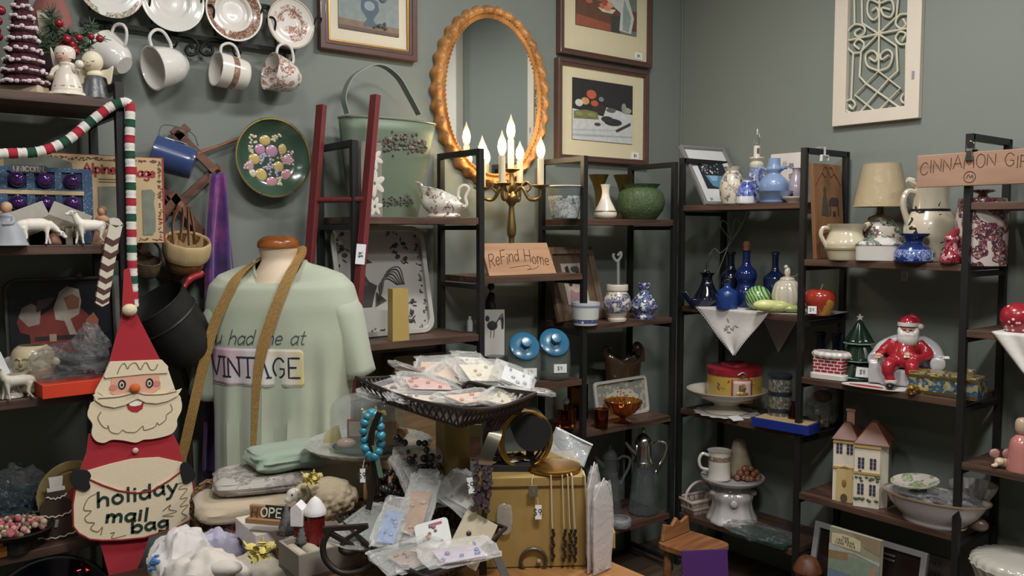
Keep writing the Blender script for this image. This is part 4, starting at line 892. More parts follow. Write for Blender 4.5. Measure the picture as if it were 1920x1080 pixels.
def sheep(px, k, fr, ln, label, col, grazing=False, flip=1, yaw=0.0, legs_h=.42):
 p = onA(px, k, fr); s = mpp(p) * ln
 t = thing('lamb_figurine', label, 'figurine', p, yaw)
 mb = MB(); z = legs_h * s
 mb.tube(catmull([(-flip * .42 * s, 0, z + .2 * s), (-flip * .2 * s, 0, z + .2 * s), (flip * .15 * s, 0, z + .2 * s), (flip * .38 * s, 0, z + .2 * s)], 4), [.10 * s] + [.16 * s] * 3 + [.19 * s] * 3 + [.2 * s] * 3 + [.17 * s, .15 * s, .12 * s], 12)
 mb.ball((-flip * .4 * s, 0, z + .19 * s), .14 * s, 12, 8)
 if grazing: nk = [(flip * .34 * s, 0, z + .22 * s), (flip * .5 * s, 0, z + .12 * s), (flip * .62 * s, 0, z + .02 * s)]; hd = (flip * .70 * s, 0, z - .07 * s); hv = (flip * .12, 0, -.10)
 else: nk = [(flip * .32 * s, 0, z + .28 * s), (flip * .42 * s, 0, z + .46 * s), (flip * .46 * s, 0, z + .58 * s)]; hd = (flip * .54 * s, 0, z + .6 * s); hv = (flip * .14, 0, -.04)
 mb.tube(nk, [.15 * s, .11 * s, .09 * s], 10); mb.ball(hd, (.12 * s, .085 * s, .09 * s), 12, 8); mb.ball((hd[0] + hv[0] * s, 0, hd[2] + hv[2] * s), (.08 * s, .06 * s, .06 * s), 10, 8)
 for sy in (-1, 1):
  mb.tube([(hd[0] - flip * .05 * s, sy * .06 * s, hd[2] + .05 * s), (hd[0] - flip * .09 * s, sy * .17 * s, hd[2] + .04 * s)], [.03 * s, .04 * s], 6)
  mb.tube([(flip * .30 * s, sy * .09 * s, z + .12 * s), (flip * (.32 + .05 * sy) * s, sy * .1 * s, z * .5), (flip * (.33 + .09 * sy) * s, sy * .1 * s, 0.015 * s)], [.08 * s, .045 * s, .042 * s], 8)
  mb.tube([(-flip * .36 * s, sy * .09 * s, z + .12 * s), (-flip * (.33 + .05 * sy) * s, sy * .1 * s, z * .55), (-flip * (.39 - .06 * sy) * s, sy * .1 * s, 0.015 * s)], [.10 * s, .05 * s, .042 * s], 8)
 mb.tube([(-flip * .5 * s, 0, z + .22 * s), (-flip * .58 * s, 0, z + .05 * s)], [.04 * s, .03 * s], 6)
 mb.done('body', mat(col, .55, 0, .06, 60, .15), t, remesh=.035 * s, sm=3)
 mb = MB()
 for sy in (-1, 1): mb.ball((hd[0] + hv[0] * s * .3, sy * .078 * s, hd[2] + .02 * s), .018 * s, 6, 4)
 mb.done('eyes', mat('2a2420', .4), t)
 return t
sheep(68, 1, -.02, 62, 'white grazing lamb with its head down in front of the toy stable', 'e6ded2', True, 1, .1)
sheep(170, 1, -.02, 58, 'white standing lamb looking left, right of the toy stable', 'e6ded2', False, -1, .1)
def robed(px, k, fr, h, label, robe, skin, hairm, w_=.36, extra=None):
 p = onA(px, k, fr); s = mpp(p) * h; t = thing('robed_figurine', label, 'figurine', p, FACE)
 MB().lathe(smooth_prof([(0, 0), (w_ * s, 0), (w_ * .98 * s, .06 * s), (w_ * .72 * s, .4 * s), (.17 * s, .62 * s), (.17 * s, .7 * s), (.07 * s, .77 * s), (0, .78 * s)], 3), 24, sy=.75, fn=lambda a, z: 1 + .05 * math.sin(a * 7) * max(0, 1 - z / (.6 * s))).done('robe', robe, t)
 MB().ball((0, -.02 * s, .87 * s), (.1 * s, .1 * s, .12 * s), 14, 10).done('head', skin, t)
 MB().ball((0, .02 * s, .9 * s), (.125 * s, .12 * s, .125 * s), 14, 10).done('head_cover', hairm, t)
 for sx in (-1, 1): MB().tube(catmull([(sx * .16 * s, 0, .66 * s), (sx * .2 * s, -.12 * s, .52 * s), (sx * .03 * s, -.2 * s, .5 * s)], 4), .05 * s, 8).done('arm', robe, t)
 return t, s
robed(14, 1, -.02, 80, 'seated figurine in a pale blue-grey robe at the left end of the lamb shelf', mat('9a9ea4', .5, 0, .2, 20), mat('c08a6c', .5), mat('b8a084', .6), .44)
robed(193, 1, .28, 70, 'small figurine in a peach robe with a lilac shawl behind the standing lamb', mat('c08e74', .6), mat('b88a6c', .5), mat('7a6448', .6), .28)
def cane():
 y = AY - .04; o = tuple(pY(205, 500, y)); t = thing('candy_cane', 'wooden candy cane in brown and cream chevrons hooked over the shelf edge', 'decoration', o)
 def pt(a, b): return (pY(a, b, y).x - o[0], pY(a, b, y).z - o[2])
 mb = MB(); MW, MBR = mat('c9c0b0', .8), mat('4c2c24', .7)
 cen = [(217, 424), (213, 442), (209, 460), (206, 478), (202, 496), (199, 514), (197, 530), (194, 546), (192, 560), (191, 572)]
 P = catmull([(a, b, 0) for a, b in cen], 3); n = len(P); hw = 12.5
 for i in range(0, n - 1):
  mb.mat((i // 2 + 1) % 2 if i > 1 else 0); a, c = P[i], P[i + 1]; up = 7
  mb.prism([pt(a.x - hw, a.y - 4), pt(a.x, a.y + 3), pt(a.x + hw, a.y - 4), pt(c.x + hw, c.y - 4), pt(c.x, c.y + 3), pt(c.x - hw, c.y - 4)], .012, 'xz', 0)
 mb.mat(0); mb.prism([pt(205, 419), pt(204, 412), pt(212, 408), pt(222, 410), pt(229, 419), pt(230, 424), pt(206, 421)], .012, 'xz', 0)
 mb.prism([pt(204, 413), pt(213, 408), pt(224, 412), pt(230, 421), pt(228, 432), pt(218, 424)], .05, 'xz', .025)
 mb.done('chevron_bar', [MW, MBR], t, False)
cane()
# --- third shelf
y = AY + .23; tl = pY(6, 524, y); br = pY(222, 700, y); o = (tl.x, y, ZA[2])
t = thing('serving_tray', 'black rounded serving tray printed with a bearded man in red, standing against the back', 'tray', o, 0, None, -.08)
w_ = br.x - tl.x; h = tl.z - ZA[2]; R_ = rrect(w_, h, .035, 6, w_ / 2, h / 2 + .001)
MB().prism(R_, .004, 'xz', .004).done('base', mat('1f1e24', .35), t, False)
MB().ring(R_, rrect(w_ - .02, h - .02, .028, 6, w_ / 2, h / 2 + .001), .018, 'xz', -.003).done('raised_rim', mat('33302e', .4), t, False, .003)
MB().tube([(p_[0], -.012, p_[1]) for p_ in rrect(w_ - .006, h - .006, .033, 6, w_ / 2, h / 2 + .001)], .0016, 6, True).done('worn_edge', mat('5a544a', .5), t)
p_ = Print(t, .012, .012, w_ - .012, h - .012, mat('1f1e26', .3), .0012)
def uvp(pts): return [((a - 8) / 205, 1 - (b - 530) / 165) for a, b in pts]
p_.area(uvp([(22, 598), (34, 572), (58, 566), (70, 588), (92, 575), (150, 578), (178, 600), (180, 640), (150, 655), (48, 655), (46, 620), (28, 615)]), ink('7c332c')).area(uvp([(26, 588), (34, 572), (52, 566), (70, 576), (66, 602), (44, 606)]), ink('9a8e84'))
p_.area(uvp([(95, 575), (108, 548), (124, 538), (148, 544), (152, 566), (146, 588), (120, 600), (98, 596)]), ink('a89c90')).area(uvp([(116, 558), (134, 552), (148, 560), (146, 578), (124, 580)]), ink('8c5a48')).area(uvp([(112, 590), (126, 592), (142, 630), (128, 632)]), ink('a89c90'))
p_.area(uvp([(56, 624), (160, 624), (160, 631), (56, 631)]), ink('2c2226')).area(uvp([(84, 621), (98, 621), (98, 634), (84, 634)]), ink('a09070')).area(uvp([(62, 562), (86, 558), (100, 556), (84, 572), (62, 582)]), ink('5c4248')).area(uvp([(158, 600), (176, 586), (186, 600), (182, 620), (160, 616)]), ink('a8684c')); p_.done()
p = onA(64, 2, .28); s = mpp(p); t = thing('face_planter', 'cream pottery planter with a smiling bearded face and leaf handles', 'planter', p, FACE)
CP = cer('cdbf9e')
MB().vessel(smooth_prof([(22 * s, 0), (26 * s, 3 * s), (24 * s, 16 * s), (34 * s, 30 * s), (38 * s, 55 * s), (34 * s, 78 * s), (24 * s, 88 * s)], 3), .004, 32).done('bowl', CP, t)
mb = MB(); mb.tube([(-12 * s, -35 * s, 66 * s), (-6 * s, -37 * s, 68 * s), (-2 * s, -37 * s, 65 * s)], 2 * s, 6); mb.tube([(12 * s, -35 * s, 66 * s), (6 * s, -37 * s, 68 * s), (2 * s, -37 * s, 65 * s)], 2 * s, 6); mb.tube([(-10 * s, -36 * s, 52 * s), (0, -39 * s, 48 * s), (10 * s, -36 * s, 52 * s)], 2 * s, 6); mb.ball((0, -39 * s, 59 * s), (4 * s, 4 * s, 6 * s), 8, 6); mb.done('face_relief', cer('a8946c'), t)
for sx in (-1, 1): MB().ball((sx * 42 * s, -4 * s, 58 * s), (11 * s, 6 * s, 9 * s), 10, 8).done('handle', CP, t)
p = onA(20, 2, .10); s = mpp(p); t = thing('pedestal_dish', 'white pottery dish on a short stem behind the cream lamb', 'dish', p)
MB().vessel(smooth_prof([(20 * s, 0), (22 * s, 3 * s), (15 * s, 14 * s), (16 * s, 26 * s), (30 * s, 42 * s), (36 * s, 50 * s)], 3), .003, 32).done('bowl', cer('c9c4b8'), t)
sheep(33, 2, -.03, 58, 'cream lamb standing at the left end of the shelf below the tray', 'c9c2b2', False, -1, .1)
p = onA(141, 2, -.02); s = mpp(p); t = thing('gift_set', 'low orange-red gift box with clear crinkled wrap gathered above it', 'gift box', p, .06)
MB().box((-3 * s, 0, 13 * s), (118 * s, 60 * s, 25 * s)).done('box', mat('c83c22', .45, 0, .1, 10), t, False, .001)
MB().box((34 * s, -30.2 * s, 6 * s), (9 * s, .6 * s, 2.4 * s)).done('pale_print', mat('d88a70', .7), t, False); MB().box((45 * s, -30.2 * s, 6 * s), (7 * s, .6 * s, 2.2 * s)).done('pale_print', mat('d88a70', .7), t, False)
mb = MB(); crumple(mb, (-6 * s, 4 * s, 55 * s), (70 * s, 30 * s, 40 * s), .3, 22, 14, 3, 2.4, 26 * s); mb.done('wrap', CLEAR, t, False)
mb = MB(); crumple(mb, (34 * s, 4 * s, 82 * s), (30 * s, 26 * s, 46 * s), .4, 16, 12, 8, 2.6, 30 * s); mb.done('gathered_top', CLEAR2, t, False)
p = onA(2, 2, .0); s = mpp(p); t = thing('wrapped_bag', 'clear wrapped parcel with a white tag at the left edge of the tray shelf', 'bag', p)
mb = MB(); crumple(mb, (-20 * s, .03, 45 * s), (45 * s, .03, 46 * s), .3, 16, 12, 5, 2.6, .001); mb.done('wrap', CLEAR2, t, False)
MB().at((-2 * s, -.004, 68 * s), (0, -.35, 0)).box((0, 0, 0), (24 * s, .001, 44 * s)).done('tag', mat('d8d8d8', .6), t, False)
# --- fourth shelf
p = onA(128, 3, .35); s = mpp(p); p.x += .012; t = thing('oval_platter', 'cream oval platter with faded red fruit design standing in a wooden stand', 'platter', (p.x, p.y, ZA[3]), .0)
q = MB().lathe(smooth_prof([(0, 0), (40 * s, 0), (46 * s, 4 * s), (58 * s, 8 * s), (58 * s, 11 * s), (44 * s, 8 * s), (38 * s, 4 * s), (0, 4 * s)], 3), 48, sx=1.02, sy=1.04).done('dish', sprig('8e7c50', ['8a4030', '5c5434', '74603c', '6a3a2c'], 16, .34, .3, 6, .34, ('r', 0, .056)), t); q.location = (0, 0, 68 * s); q.rotation_euler = (PI / 2 - .12, 0, 0)
mb = MB()
for sx in (-1, 1):
 hs = catmull([(0, -14, 0), (-11, -2, 0), (-9, 9, 0), (0, 5, 0), (9, 9, 0), (11, -2, 0)], 5, True); mb.prism([((q.x + sx * 25) * s, (q.y + 22) * s) for q in hs], .005, 'xz', -.02)
 mb.bar((sx * 25 * s, -.022, 5 * s), (sx * 22 * s, .05, 4 * s), .006)
mb.done('heart_stand', mat('33231c', .6), t, False, .001)
p = onA(108, 3, .12); s = mpp(p); t = thing('snowman_cutout', 'brown wooden gingerbread snowman cutout with white icing trim and white top hat', 'ornament', p, .0)
bd = [(-30, 2), (30, 2), (36, 16), (33, 34), (22, 46), (28, 56), (26, 70), (16, 80), (18, 88), (14, 96), (-14, 96), (-18, 88), (-16, 80), (-26, 70), (-28, 56), (-22, 46), (-33, 34), (-36, 16)]
MB().prism([(q.x * s, q.y * s) for q in catmull([(a, b, 0) for a, b in bd], 4, True)], .009, 'xz', 0).done('board', mat('3c2a20', .8, 0, .15, 40), t, False, .001)
mb = MB()
for zz, ww in ((6, 33), (46, 25), (80, 17)): mb.tube([(k * ww * s, -.006, (zz + 6 * (k * k) + 1.5 * math.sin(k * 14)) * s) for k in [i / 8 - 1 for i in range(17)]], 1.3 * s, 6)
mb.done('icing', mat('cfc9be', .8), t); mb = MB(); mb.prism([(-10 * s, 98 * s), (10 * s, 98 * s), (12 * s, 120 * s), (-12 * s, 120 * s)], .009, 'xz').prism([(-15 * s, 94 * s), (15 * s, 94 * s), (15 * s, 100 * s), (-15 * s, 100 * s)], .010, 'xz'); mb.done('top_hat', mat('c6c2bb', .8), t, False)
MB().strap([(0, -.006, 40 * s), (-3 * s, -.007, 26 * s)], (1, 0, 0), .008, .002).done('ribbon', mat('8a7f70', .9), t)
p = onA(30, 3, .05); s = mpp(p); t = thing('dried_flower_bowl', 'low dark footed bowl at the left edge holding pink rosebuds', 'bowl', p)
MB().vessel(smooth_prof([(26 * s, 0), (28 * s, 3 * s), (24 * s, 20 * s), (40 * s, 30 * s), (64 * s, 42 * s), (66 * s, 46 * s)], 3), .003, 36).done('bowl', mat('201d1d', .5), t)
u = _tag(bpy.data.objects.new('rosebuds', None), None); bpy.data.objects.remove(u)
mb = MB(); r = random.Random(21); pm = [mat('a85560', .7), mat('c08a80', .7), mat('b4a088', .7), mat('7c3c46', .7), mat('6c6a48', .7)]
for i in range(150):
 a = r.random() * 2 * PI; rr_ = 56 * s * math.sqrt(r.random()); mb.mat(r.choice([0, 0, 1, 2, 3, 4])); mb.ball((rr_ * math.cos(a), rr_ * math.sin(a), (44 + r.random() * 18 * (1.2 - rr_ / (60 * s))) * s), r.uniform(3, 6.5) * s, 7, 5)
o_ = mb.done('rosebuds', pm, None, kind='stuff', label='heap of dried pink and cream rosebuds in the low dark bowl', cat='dried flowers'); o_.location = p
p = onA(26, 3, .55); s = mpp(p); mb = MB(); r = random.Random(22)
for i in range(260):
 mb.ball((r.gauss(0, 30) * s, r.gauss(0, 9) * s, max(7, r.gauss(58, 20)) * s), r.uniform(3, 5.5) * s, 7, 5)
 if i == 0: mb.ball((0, 0, 5 * s), 5 * s)
o_ = mb.done('blue_beads', mat('1f3d4c', .15, 0, .3, 60, 0, .5), None, kind='stuff', label='mass of dark teal bead strings inside the clear wrapped bundle', cat='beads'); o_.location = p
t = thing('clear_bead_bag', 'clear plastic bag of dark teal beads behind the rosebud bowl', 'bag', p); mb = MB(); crumple(mb, (0, 0, 62 * s), (66 * s, 24 * s, 66 * s), .3, 18, 14, 11, 2.6, .001); mb.done('plastic', CLEAR, t, False)
p = onA(3, 3, -.02); s = mpp(p); t = thing('toy_block', 'small orange wooden toy at the left edge of the low shelf', 'toy', p)
MB().box((0, 0, 10 * s), (18 * s, 14 * s, 20 * s)).done('block', mat('c07a2e', .5), t, False, .002); MB().lathe([(0, 20 * s), (4 * s, 20 * s), (4 * s, 26 * s), (0, 26 * s)], 10).done('peg', mat('c07a2e', .5), t)
# --- lowest visible shelf
p = onA(95, 4, .3); s = mpp(p); t = thing('blue_plate', 'dark blue plate with a silver rim standing on the bottom shelf behind the mail bag', 'plate', p)
zp = pY(88, 1046, p.y).z - ZA[4]; R = zp / 2
MB().at((0, 0, R + .001), (PI / 2 - .1, 0, 0)).lathe(smooth_prof([(0, 0), (.6 * R, 0), (.75 * R, .01), (R, .018), (R, .021), (.7 * R, .012), (0, .004)], 3), 48).done('dish', cer('16213c'), t); MB().at((0, 0, R + .001), (PI / 2 - .1, 0, 0)).lathe([(R * .97, .018), (R * 1.003, .018), (R * 1.003, .0225), (R * .97, .0225), (R * .97, .018)], 48).done('rim', metal('8a8c92', .35), t)
p = onA(163, 4, .12); s = mpp(p); zz = pY(160, 1050, p.y).z - ZA[4]; t = thing('red_glass_jar', 'small dark red glass jar with a knob lid on the bottom shelf', 'jar', p)
MB().vessel(smooth_prof([(14 * s, 0), (18 * s, 3 * s), (18 * s, zz * .75), (12 * s, zz * .82)], 3), .003, 24).done('body', glass('a02828', .05), t); MB().lathe(smooth_prof([(0, zz * .83), (14 * s, zz * .83), (12 * s, zz * .92), (3 * s, zz * .93), (5 * s, zz * .98), (0, zz)], 3), 24).done('lid', glass('a02828', .05), t)
# == striped knitted garland
gp = [(-40, 292), (10, 288), (60, 286), (92, 279), (128, 262), (160, 236), (188, 214), (210, 199), (232, 192), (243, 197), (244, 225), (243, 270), (245, 330), (246, 400), (247, 470), (249, 530), (251, 585)]
ys = [AY - .012] * 6 + [AY - .018, AY - .022, AY - .026, AY - .028] + [AY - .030] * 7
G3 = [pY(a, b, y_) for (a, b), y_ in zip(gp, ys)]; o = tuple(G3[8])
t = thing('knitted_garland', 'red white and green knitted garland draped over the bookcase post', 'garland', o)
P = catmull([q - Vector(o) for q in G3], 14); cols = [0, 1, 0, 2]; GM = [mat('d8d4cc', .95, 0, .12, 260, .6), mat('1f4a38', .95, 0, .2, 260, .6), mat('a82838', .95, 0, .15, 260, .6)]
acc = [0]
for a, c in zip(P, P[1:]): acc.append(acc[-1] + (c - a).length)
tot = acc[-1]; band = .0205; nb = int(tot / band); mb = MB()
def atlen(d):
 for i in range(1, len(acc)):
  if acc[i] >= d: k = (d - acc[i - 1]) / max(1e-9, acc[i] - acc[i - 1]); return P[i - 1].lerp(P[i], k)
 return P[-1]
for k in range(nb):
 mb.mat(cols[k % 4]); pts = [atlen((k + q / 4) * band) for q in range(5)]
 mb.tube(pts, [.0125 * (1 + .06 * math.sin((k * 4 + q) * 2.4)) for q in range(5)], 12)
mb.done('knit', GM, t)
# == felt mail bag figure
yf = AY - .052; o = tuple(pY(245, 560, yf)); t = thing('felt_mail_bag', 'large red and cream felt wall hanging of a bearded man with a lettered mail pouch', 'wall hanging', o)
FR = mat('a31f2c', .95, 0, .06, 200, .2, 0, .3); FC = mat('ddcdb0', .95, 0, .05, 200, .2, 0, .3); FP = mat('d9a48c', .95, 0, .05, 200, .2); FK = mat('181719', .95, 0, .1, 200, .2); GLT = mat('85795f', .5, .2, .3, 300); RTR = mat('8a2a2a', .8)
def C1(pts, ox, oy): return [(a / 3.375 + ox, b / 3.375 + oy) for a, b in pts]
def felt(name, px, m_, y_off, th=.003, smooth=0, label=None):
 q = wl(px, yf, o)
 if smooth: q = [(v.x, v.y) for v in catmull([(a, b, 0) for a, b in q], smooth, True)]
 return MB().prism(q, th, 'xz', -y_off).done(name, m_, t, False, .0006, label=label)
felt('hanging_tab', [(232, 506), (243, 503), (256, 592), (228, 596)], FR, 0)
felt('legs', C1([(600, 820), (960, 780), (900, 960), (850, 1080), (840, 1300), (700, 1300), (690, 1080), (640, 900)], 0, 760), FR, 0)
felt('jacket', C1([(560, 180), (1085, 165), (1130, 250), (1165, 400), (1100, 480), (560, 480), (505, 410), (545, 300)], 0, 760), FR, .001, .004)
felt('head', C1([(690, 395), (1015, 385), (1055, 430), (1075, 490), (1110, 590), (1080, 800), (640, 850), (590, 640), (600, 580), (650, 490)], 0, 560), FC, .004, .004)
felt('face', C1([(672, 498), (900, 476), (1056, 472), (1100, 560), (1000, 640), (700, 650), (615, 590)], 0, 560), FC, .0065, .002)
felt('face_panel', C1([(700, 500), (900, 480), (1000, 474), (1012, 560), (930, 620), (730, 620), (690, 590)], 0, 560), FP, .0080, .002)
felt('hat', C1([(768, 95), (860, 95), (1012, 392), (686, 402)], 0, 560), FR, .0065, .004)
felt('hat_brim', C1([(690, 395), (1015, 383), (1056, 425), (1056, 468), (900, 475), (660, 500), (650, 488)], 0, 560), FC, .0095, .004)
felt('beard', C1([(600, 640), (556, 690), (548, 740), (578, 790), (572, 850), (600, 895), (650, 908), (700, 888), (770, 892), (850, 906), (900, 888), (950, 884), (1030, 868), (1085, 845), (1112, 800), (1112, 760), (1140, 700), (1138, 640), (1100, 600), (850, 615)], 0, 560), FC, .0105, .004, 3)
felt('mouth', C1([(792, 664), (845, 655), (902, 650), (893, 690), (860, 713), (825, 710), (800, 692)], 0, 560), FR, .0132, .002)
felt('teeth', C1([(806, 660), (846, 640), (892, 650), (880, 668), (845, 676), (815, 674)], 0, 560), mat('e8e0d4', .9), .0142, .0015)
felt('moustache', C1([(578, 600), (640, 612), (740, 605), (800, 588), (845, 590), (900, 590), (980, 600), (1060, 592), (1140, 562), (1112, 610), (1050, 642), (980, 658), (910, 652), (862, 628), (830, 640), (780, 668), (710, 684), (640, 670), (596, 640)], 0, 560), FC, .0155, .004)
wn = wl(C1([(841, 560)], 0, 560), yf, o)[0]; MB().ball((wn[0], -.020, wn[1]), (.0135, .010, .0125), 16, 10).done('nose', mat('c4602c', .9, 0, .1, 200, .3), t)
for ex, ey in ((766, 540), (940, 530)):
 q = wl(C1([(ex, ey)], 0, 560), yf, o)[0]
 MB().prism(oval(.0095, .0125, 18, q[0], q[1]), .002, 'xz', -.0102).done('eye', mat('1a1818', .5), t, False); mb = MB(); mb.prism(oval(.0058, .0085, 16, q[0] - .0012, q[1] - .0006), .002, 'xz', -.0114); mb.done('eye_white', mat('c8c0b4', .6), t, False)
 MB().prism(oval(.0026, .004, 12, q[0] - .001, q[1] - .0006), .002, 'xz', -.0126).done('pupil', mat('1a1818', .4), t, False)
for cx_, cy_ in ((985, 535), (712, 560)): MB().prism(oval(.010, .008, 16, *wl(C1([(cx_, cy_)], 0, 560), yf, o)[0]), .001, 'xz', -.0094).done('cheek', mat('c98072', .95), t, False)
q = wl([(239, 580)], yf, o)[0]; MB().ball((q[0], -.020, q[1]), (.019, .015, .016), 16, 10).done('pompom', mat('d8c8a8', .98, 0, .12, 200, .6), t)
q = wl(C1([(851, 283)], 0, 760), yf, o)[0]; MB().ball((q[0], -.008, q[1]), (.008, .006, .008), 12, 8).done('button', mat('d8a8a4', .9), t)
felt('belly', C1([(548, 410), (690, 368), (830, 335), (1000, 325), (1150, 358), (1140, 470), (850, 600), (560, 520)], 0, 760), FC, .005, .003)
pouch = C1([(470, 510), (560, 462), (640, 498), (740, 532), (850, 548), (950, 534), (1060, 468), (1135, 412), (1205, 432), (1222, 560), (1222, 660), (1190, 720), (1090, 772), (900, 828), (760, 842), (640, 845), (560, 838), (490, 800), (455, 755), (452, 620)], 0, 760)
felt('pouch', pouch, FC, .0105, .006)
w3 = [(a, -.014, b) for a, b in wl(pouch, yf, o)]; MB().tube(w3, .0026, 6, True).done('red_piping', RTR, t)
felt('mitten', C1([(450, 412), (480, 398), (545, 404), (566, 438), (552, 468), (562, 508), (530, 532), (488, 522), (450, 500), (438, 455)], 0, 760), FK, .0165, .006, 3)
felt('mitten', C1([(1130, 372), (1172, 352), (1226, 430), (1190, 474), (1152, 482), (1136, 440)], 0, 760), FK, .0165, .006, 3)
def glitter(paths, ox, oy, y_off, r_=.0013):
 mb = MB()
 for pth in paths: mb.tube(catmull([(a, -y_off, b) for a, b in wl(C1(pth, ox, oy), yf, o)], 4), r_, 5)
 mb.done('glitter_line', GLT, t)
glitter([[(632, 710), (612, 750), (640, 800), (672, 815), (676, 795), (690, 835), (740, 848), (768, 825), (790, 838), (850, 838), (895, 800), (905, 826), (970, 806), (985, 780), (1000, 792), (1040, 760), (1045, 730), (1080, 700), (1070, 660)]], 0, 560, .0128)
glitter([[(735, 470), (755, 425), (780, 405), (800, 440), (815, 415), (850, 402), (880, 445), (900, 412), (920, 402), (945, 445), (975, 440), (990, 410)]], 0, 560, .0120)
glitter([[(610, 625), (740, 615), (850, 590), (910, 602), (1020, 598), (1105, 580)]], 0, 560, .0180)
glitter([[(600, 550), (550, 580), (522, 650), (570, 660), (530, 700), (545, 730), (590, 735), (565, 770), (610, 790), (640, 760), (630, 810)], [(690, 800), (715, 795), (700, 830), (790, 810)], [(1110, 490), (1160, 480), (1120, 520), (1175, 520), (1130, 580), (1175, 575), (1130, 630), (1180, 620), (1140, 670), (1170, 690), (1140, 720)], [(1020, 660), (1070, 620), (1060, 650), (1110, 660), (1050, 680), (1020, 690), (1090, 690)]], 0, 760, .0140)
def bag_text(txt, x0, y0, x1, y1, h, sw):
 a = wl(C1([(x0, y0), (x1, y1)], 0, 760), yf, o); hh = h * mpp(pY(250, 950, yf)) / 3.375
 st, wd = text_strokes(txt, hh, .20, 0, .06, 3); L = math.hypot(a[1][0] - a[0][0], a[1][1] - a[0][1]); kx = L / wd; dx = (a[1][0] - a[0][0]) / L; dz = (a[1][1] - a[0][1]) / L
 st = [[(a[0][0] + u * kx * dx - v * dz, a[0][1] + u * kx * dz + v * dx) for u, v in q] for q in st]
 letters('lettering', st, sw, mat('1d3326', .9, 0, .15, 200), t, flat_fn(-.0142), label='dark green stitched words')
bag_text('holiday', 612, 632, 1110, 545, 90, .0072); bag_text('mail', 665, 728, 920, 716, 76, .0076); bag_text('bag', 826, 796, 1052, 758, 74, .0076)
# == goods on the left-wall bookcase
def onL(px, z, fr):
 y = 2.45
 for _ in range(3): x = atYz(px, y, z).x; y = LY0 + (LY1 - LY0) * (x - 1.35) / 1.46 + .262 * fr
 return atYz(px, y, z)
BLUEW = lambda sc=60, mt=.5: sprig('dcdcd8', ['3d4a78', '5a6a98', '2c3866'], sc, .52, .2, 20, mt)
AMB = glass('c98a3a', .05); CLG = film(.28, 'c0c6c4', .04, .1, 30)
p = onL(833, ZB[0], .2); s = mpp(p); t = thing('gravy_boat', 'cream china gravy boat with rose sprays and a looped handle', 'jug', p, FACE)
def boat(u, v):
 a = 2 * PI * u; ca, sa = math.cos(a), math.sin(a)
 lv = [(30, 20, 0, 0), (31, 21, 3, 0), (27, 18, 8, 0), (39, 24, 20, 0), (40, 25, 26, -1), (33, 22, 38, -3), (34, 20, 48, -5), (37, 20, 52, -7)]
 q = v * (len(lv) - 1); i = min(len(lv) - 2, int(q)); f = q - i; L = [lv[i][k] * (1 - f) + lv[i + 1][k] * f for k in range(4)]
 h = L[2]; k = max(0, (h - 20) / 32); rx = L[0] + (10 * k if ca < 0 else -2 * k) * abs(ca) ** 2; z = h + k * (-9 * ca + (6 if ca < -.8 else 0)) - (7 * k if ca > .2 else 0) * ca
 return ((L[3] + rx * ca) * s, L[1] * sa * s * (1 - .35 * k * (1 if ca < -.6 else 0)), z * s)
MB().grid(boat, 48, 22, True).add([boat(i / 48, 0) for i in range(48)], [tuple(range(48))]).done('body', sprig('ded8ca', ['a87468', '6a5a58', 'b89284'], 45, .55, .15, 26, .58), t, solid=.003)
rod(t, s, 'handle', [(30, 14), (42, 24), (40, 38), (46, 54), (38, 60), (28, 54), (26, 40), (30, 34)], 3.2, cer('ded8ca'))
p = onL(722, ZB[1], .55); s = mpp(p); y_ = p.y; a, c = atYz(642, y_, ZB[1]), atYz(812, y_, ZB[1]); w_ = (c.x - a.x) * 1.03; h = pY(720, 420, y_ + .06).z - ZB[1]
t = thing('enamel_tray', 'large white enamel tray with a black rooster and flower design leaning on the shelf back', 'tray', ((a.x + c.x) / 2, y_, ZB[1]), 0, None, -.22)
EN = mat('aeaca6', .25, 0, .05, 10, 0, .3); R_ = rrect(w_, h, .05, 7, 0, h / 2)
MB().prism(rrect(w_ - .03, h - .03, .045, 7, 0, h / 2), .004, 'xz', .006).done('base', EN, t, False)
MB().ring(R_, rrect(w_ - .036, h - .036, .042, 7, 0, h / 2), .006, 'xz', -.010).ring(rrect(w_ - .012, h - .012, .05, 7, 0, h / 2), rrect(w_ - .034, h - .034, .042, 7, 0, h / 2), .018, 'xz', 0.0).done('rim', EN, t, True, .002)
mb = MB(); bk = [mat('33302e', .5), mat('6a645e', .5)]; r = random.Random(12)
def sc_(u, v): return ((u - .5) * w_, v * h)
def area(uv, i=0):
 mb.mat(i); mb.prism([sc_(*q) for q in uv], .001, 'xz', .0035)
area([(.2, .27), (.36, .27), (.4, .38), (.44, .46), (.36, .5), (.32, .57), (.3, .62), (.27, .62), (.28, .55), (.22, .48), (.2, .38)]); area([(.28, .62), (.34, .66), (.42, .67), (.36, .71), (.3, .72), (.27, .68)], 0); area([(.24, .48), (.34, .46), (.34, .5), (.26, .52)], 1)
for k in range(6):
 a0 = .06 + .028 * k; mb.mat(k % 2); mb.tube(catmull([(sc_(.46 + .005 * k, .36 + .01 * k)[0], .002, sc_(0, .36 + .01 * k)[1]), (sc_(.46 + .02 * k, 0)[0], .002, sc_(0, .46 + .025 * k)[1]), (sc_(.55 + .03 * k, 0)[0], .002, sc_(0, .52 + .02 * k)[1]), (sc_(.66 + .015 * k, 0)[0], .002, sc_(0, .46)[1])], 5), .0022, 5)
for k in range(9): mb.mat(0); mb.tube([(sc_(.42, 0)[0], .002, sc_(0, .4)[1]), (sc_(.40 + .015 * k, 0)[0], .002, sc_(0, .27 + .006 * k)[1])], .0015, 5)
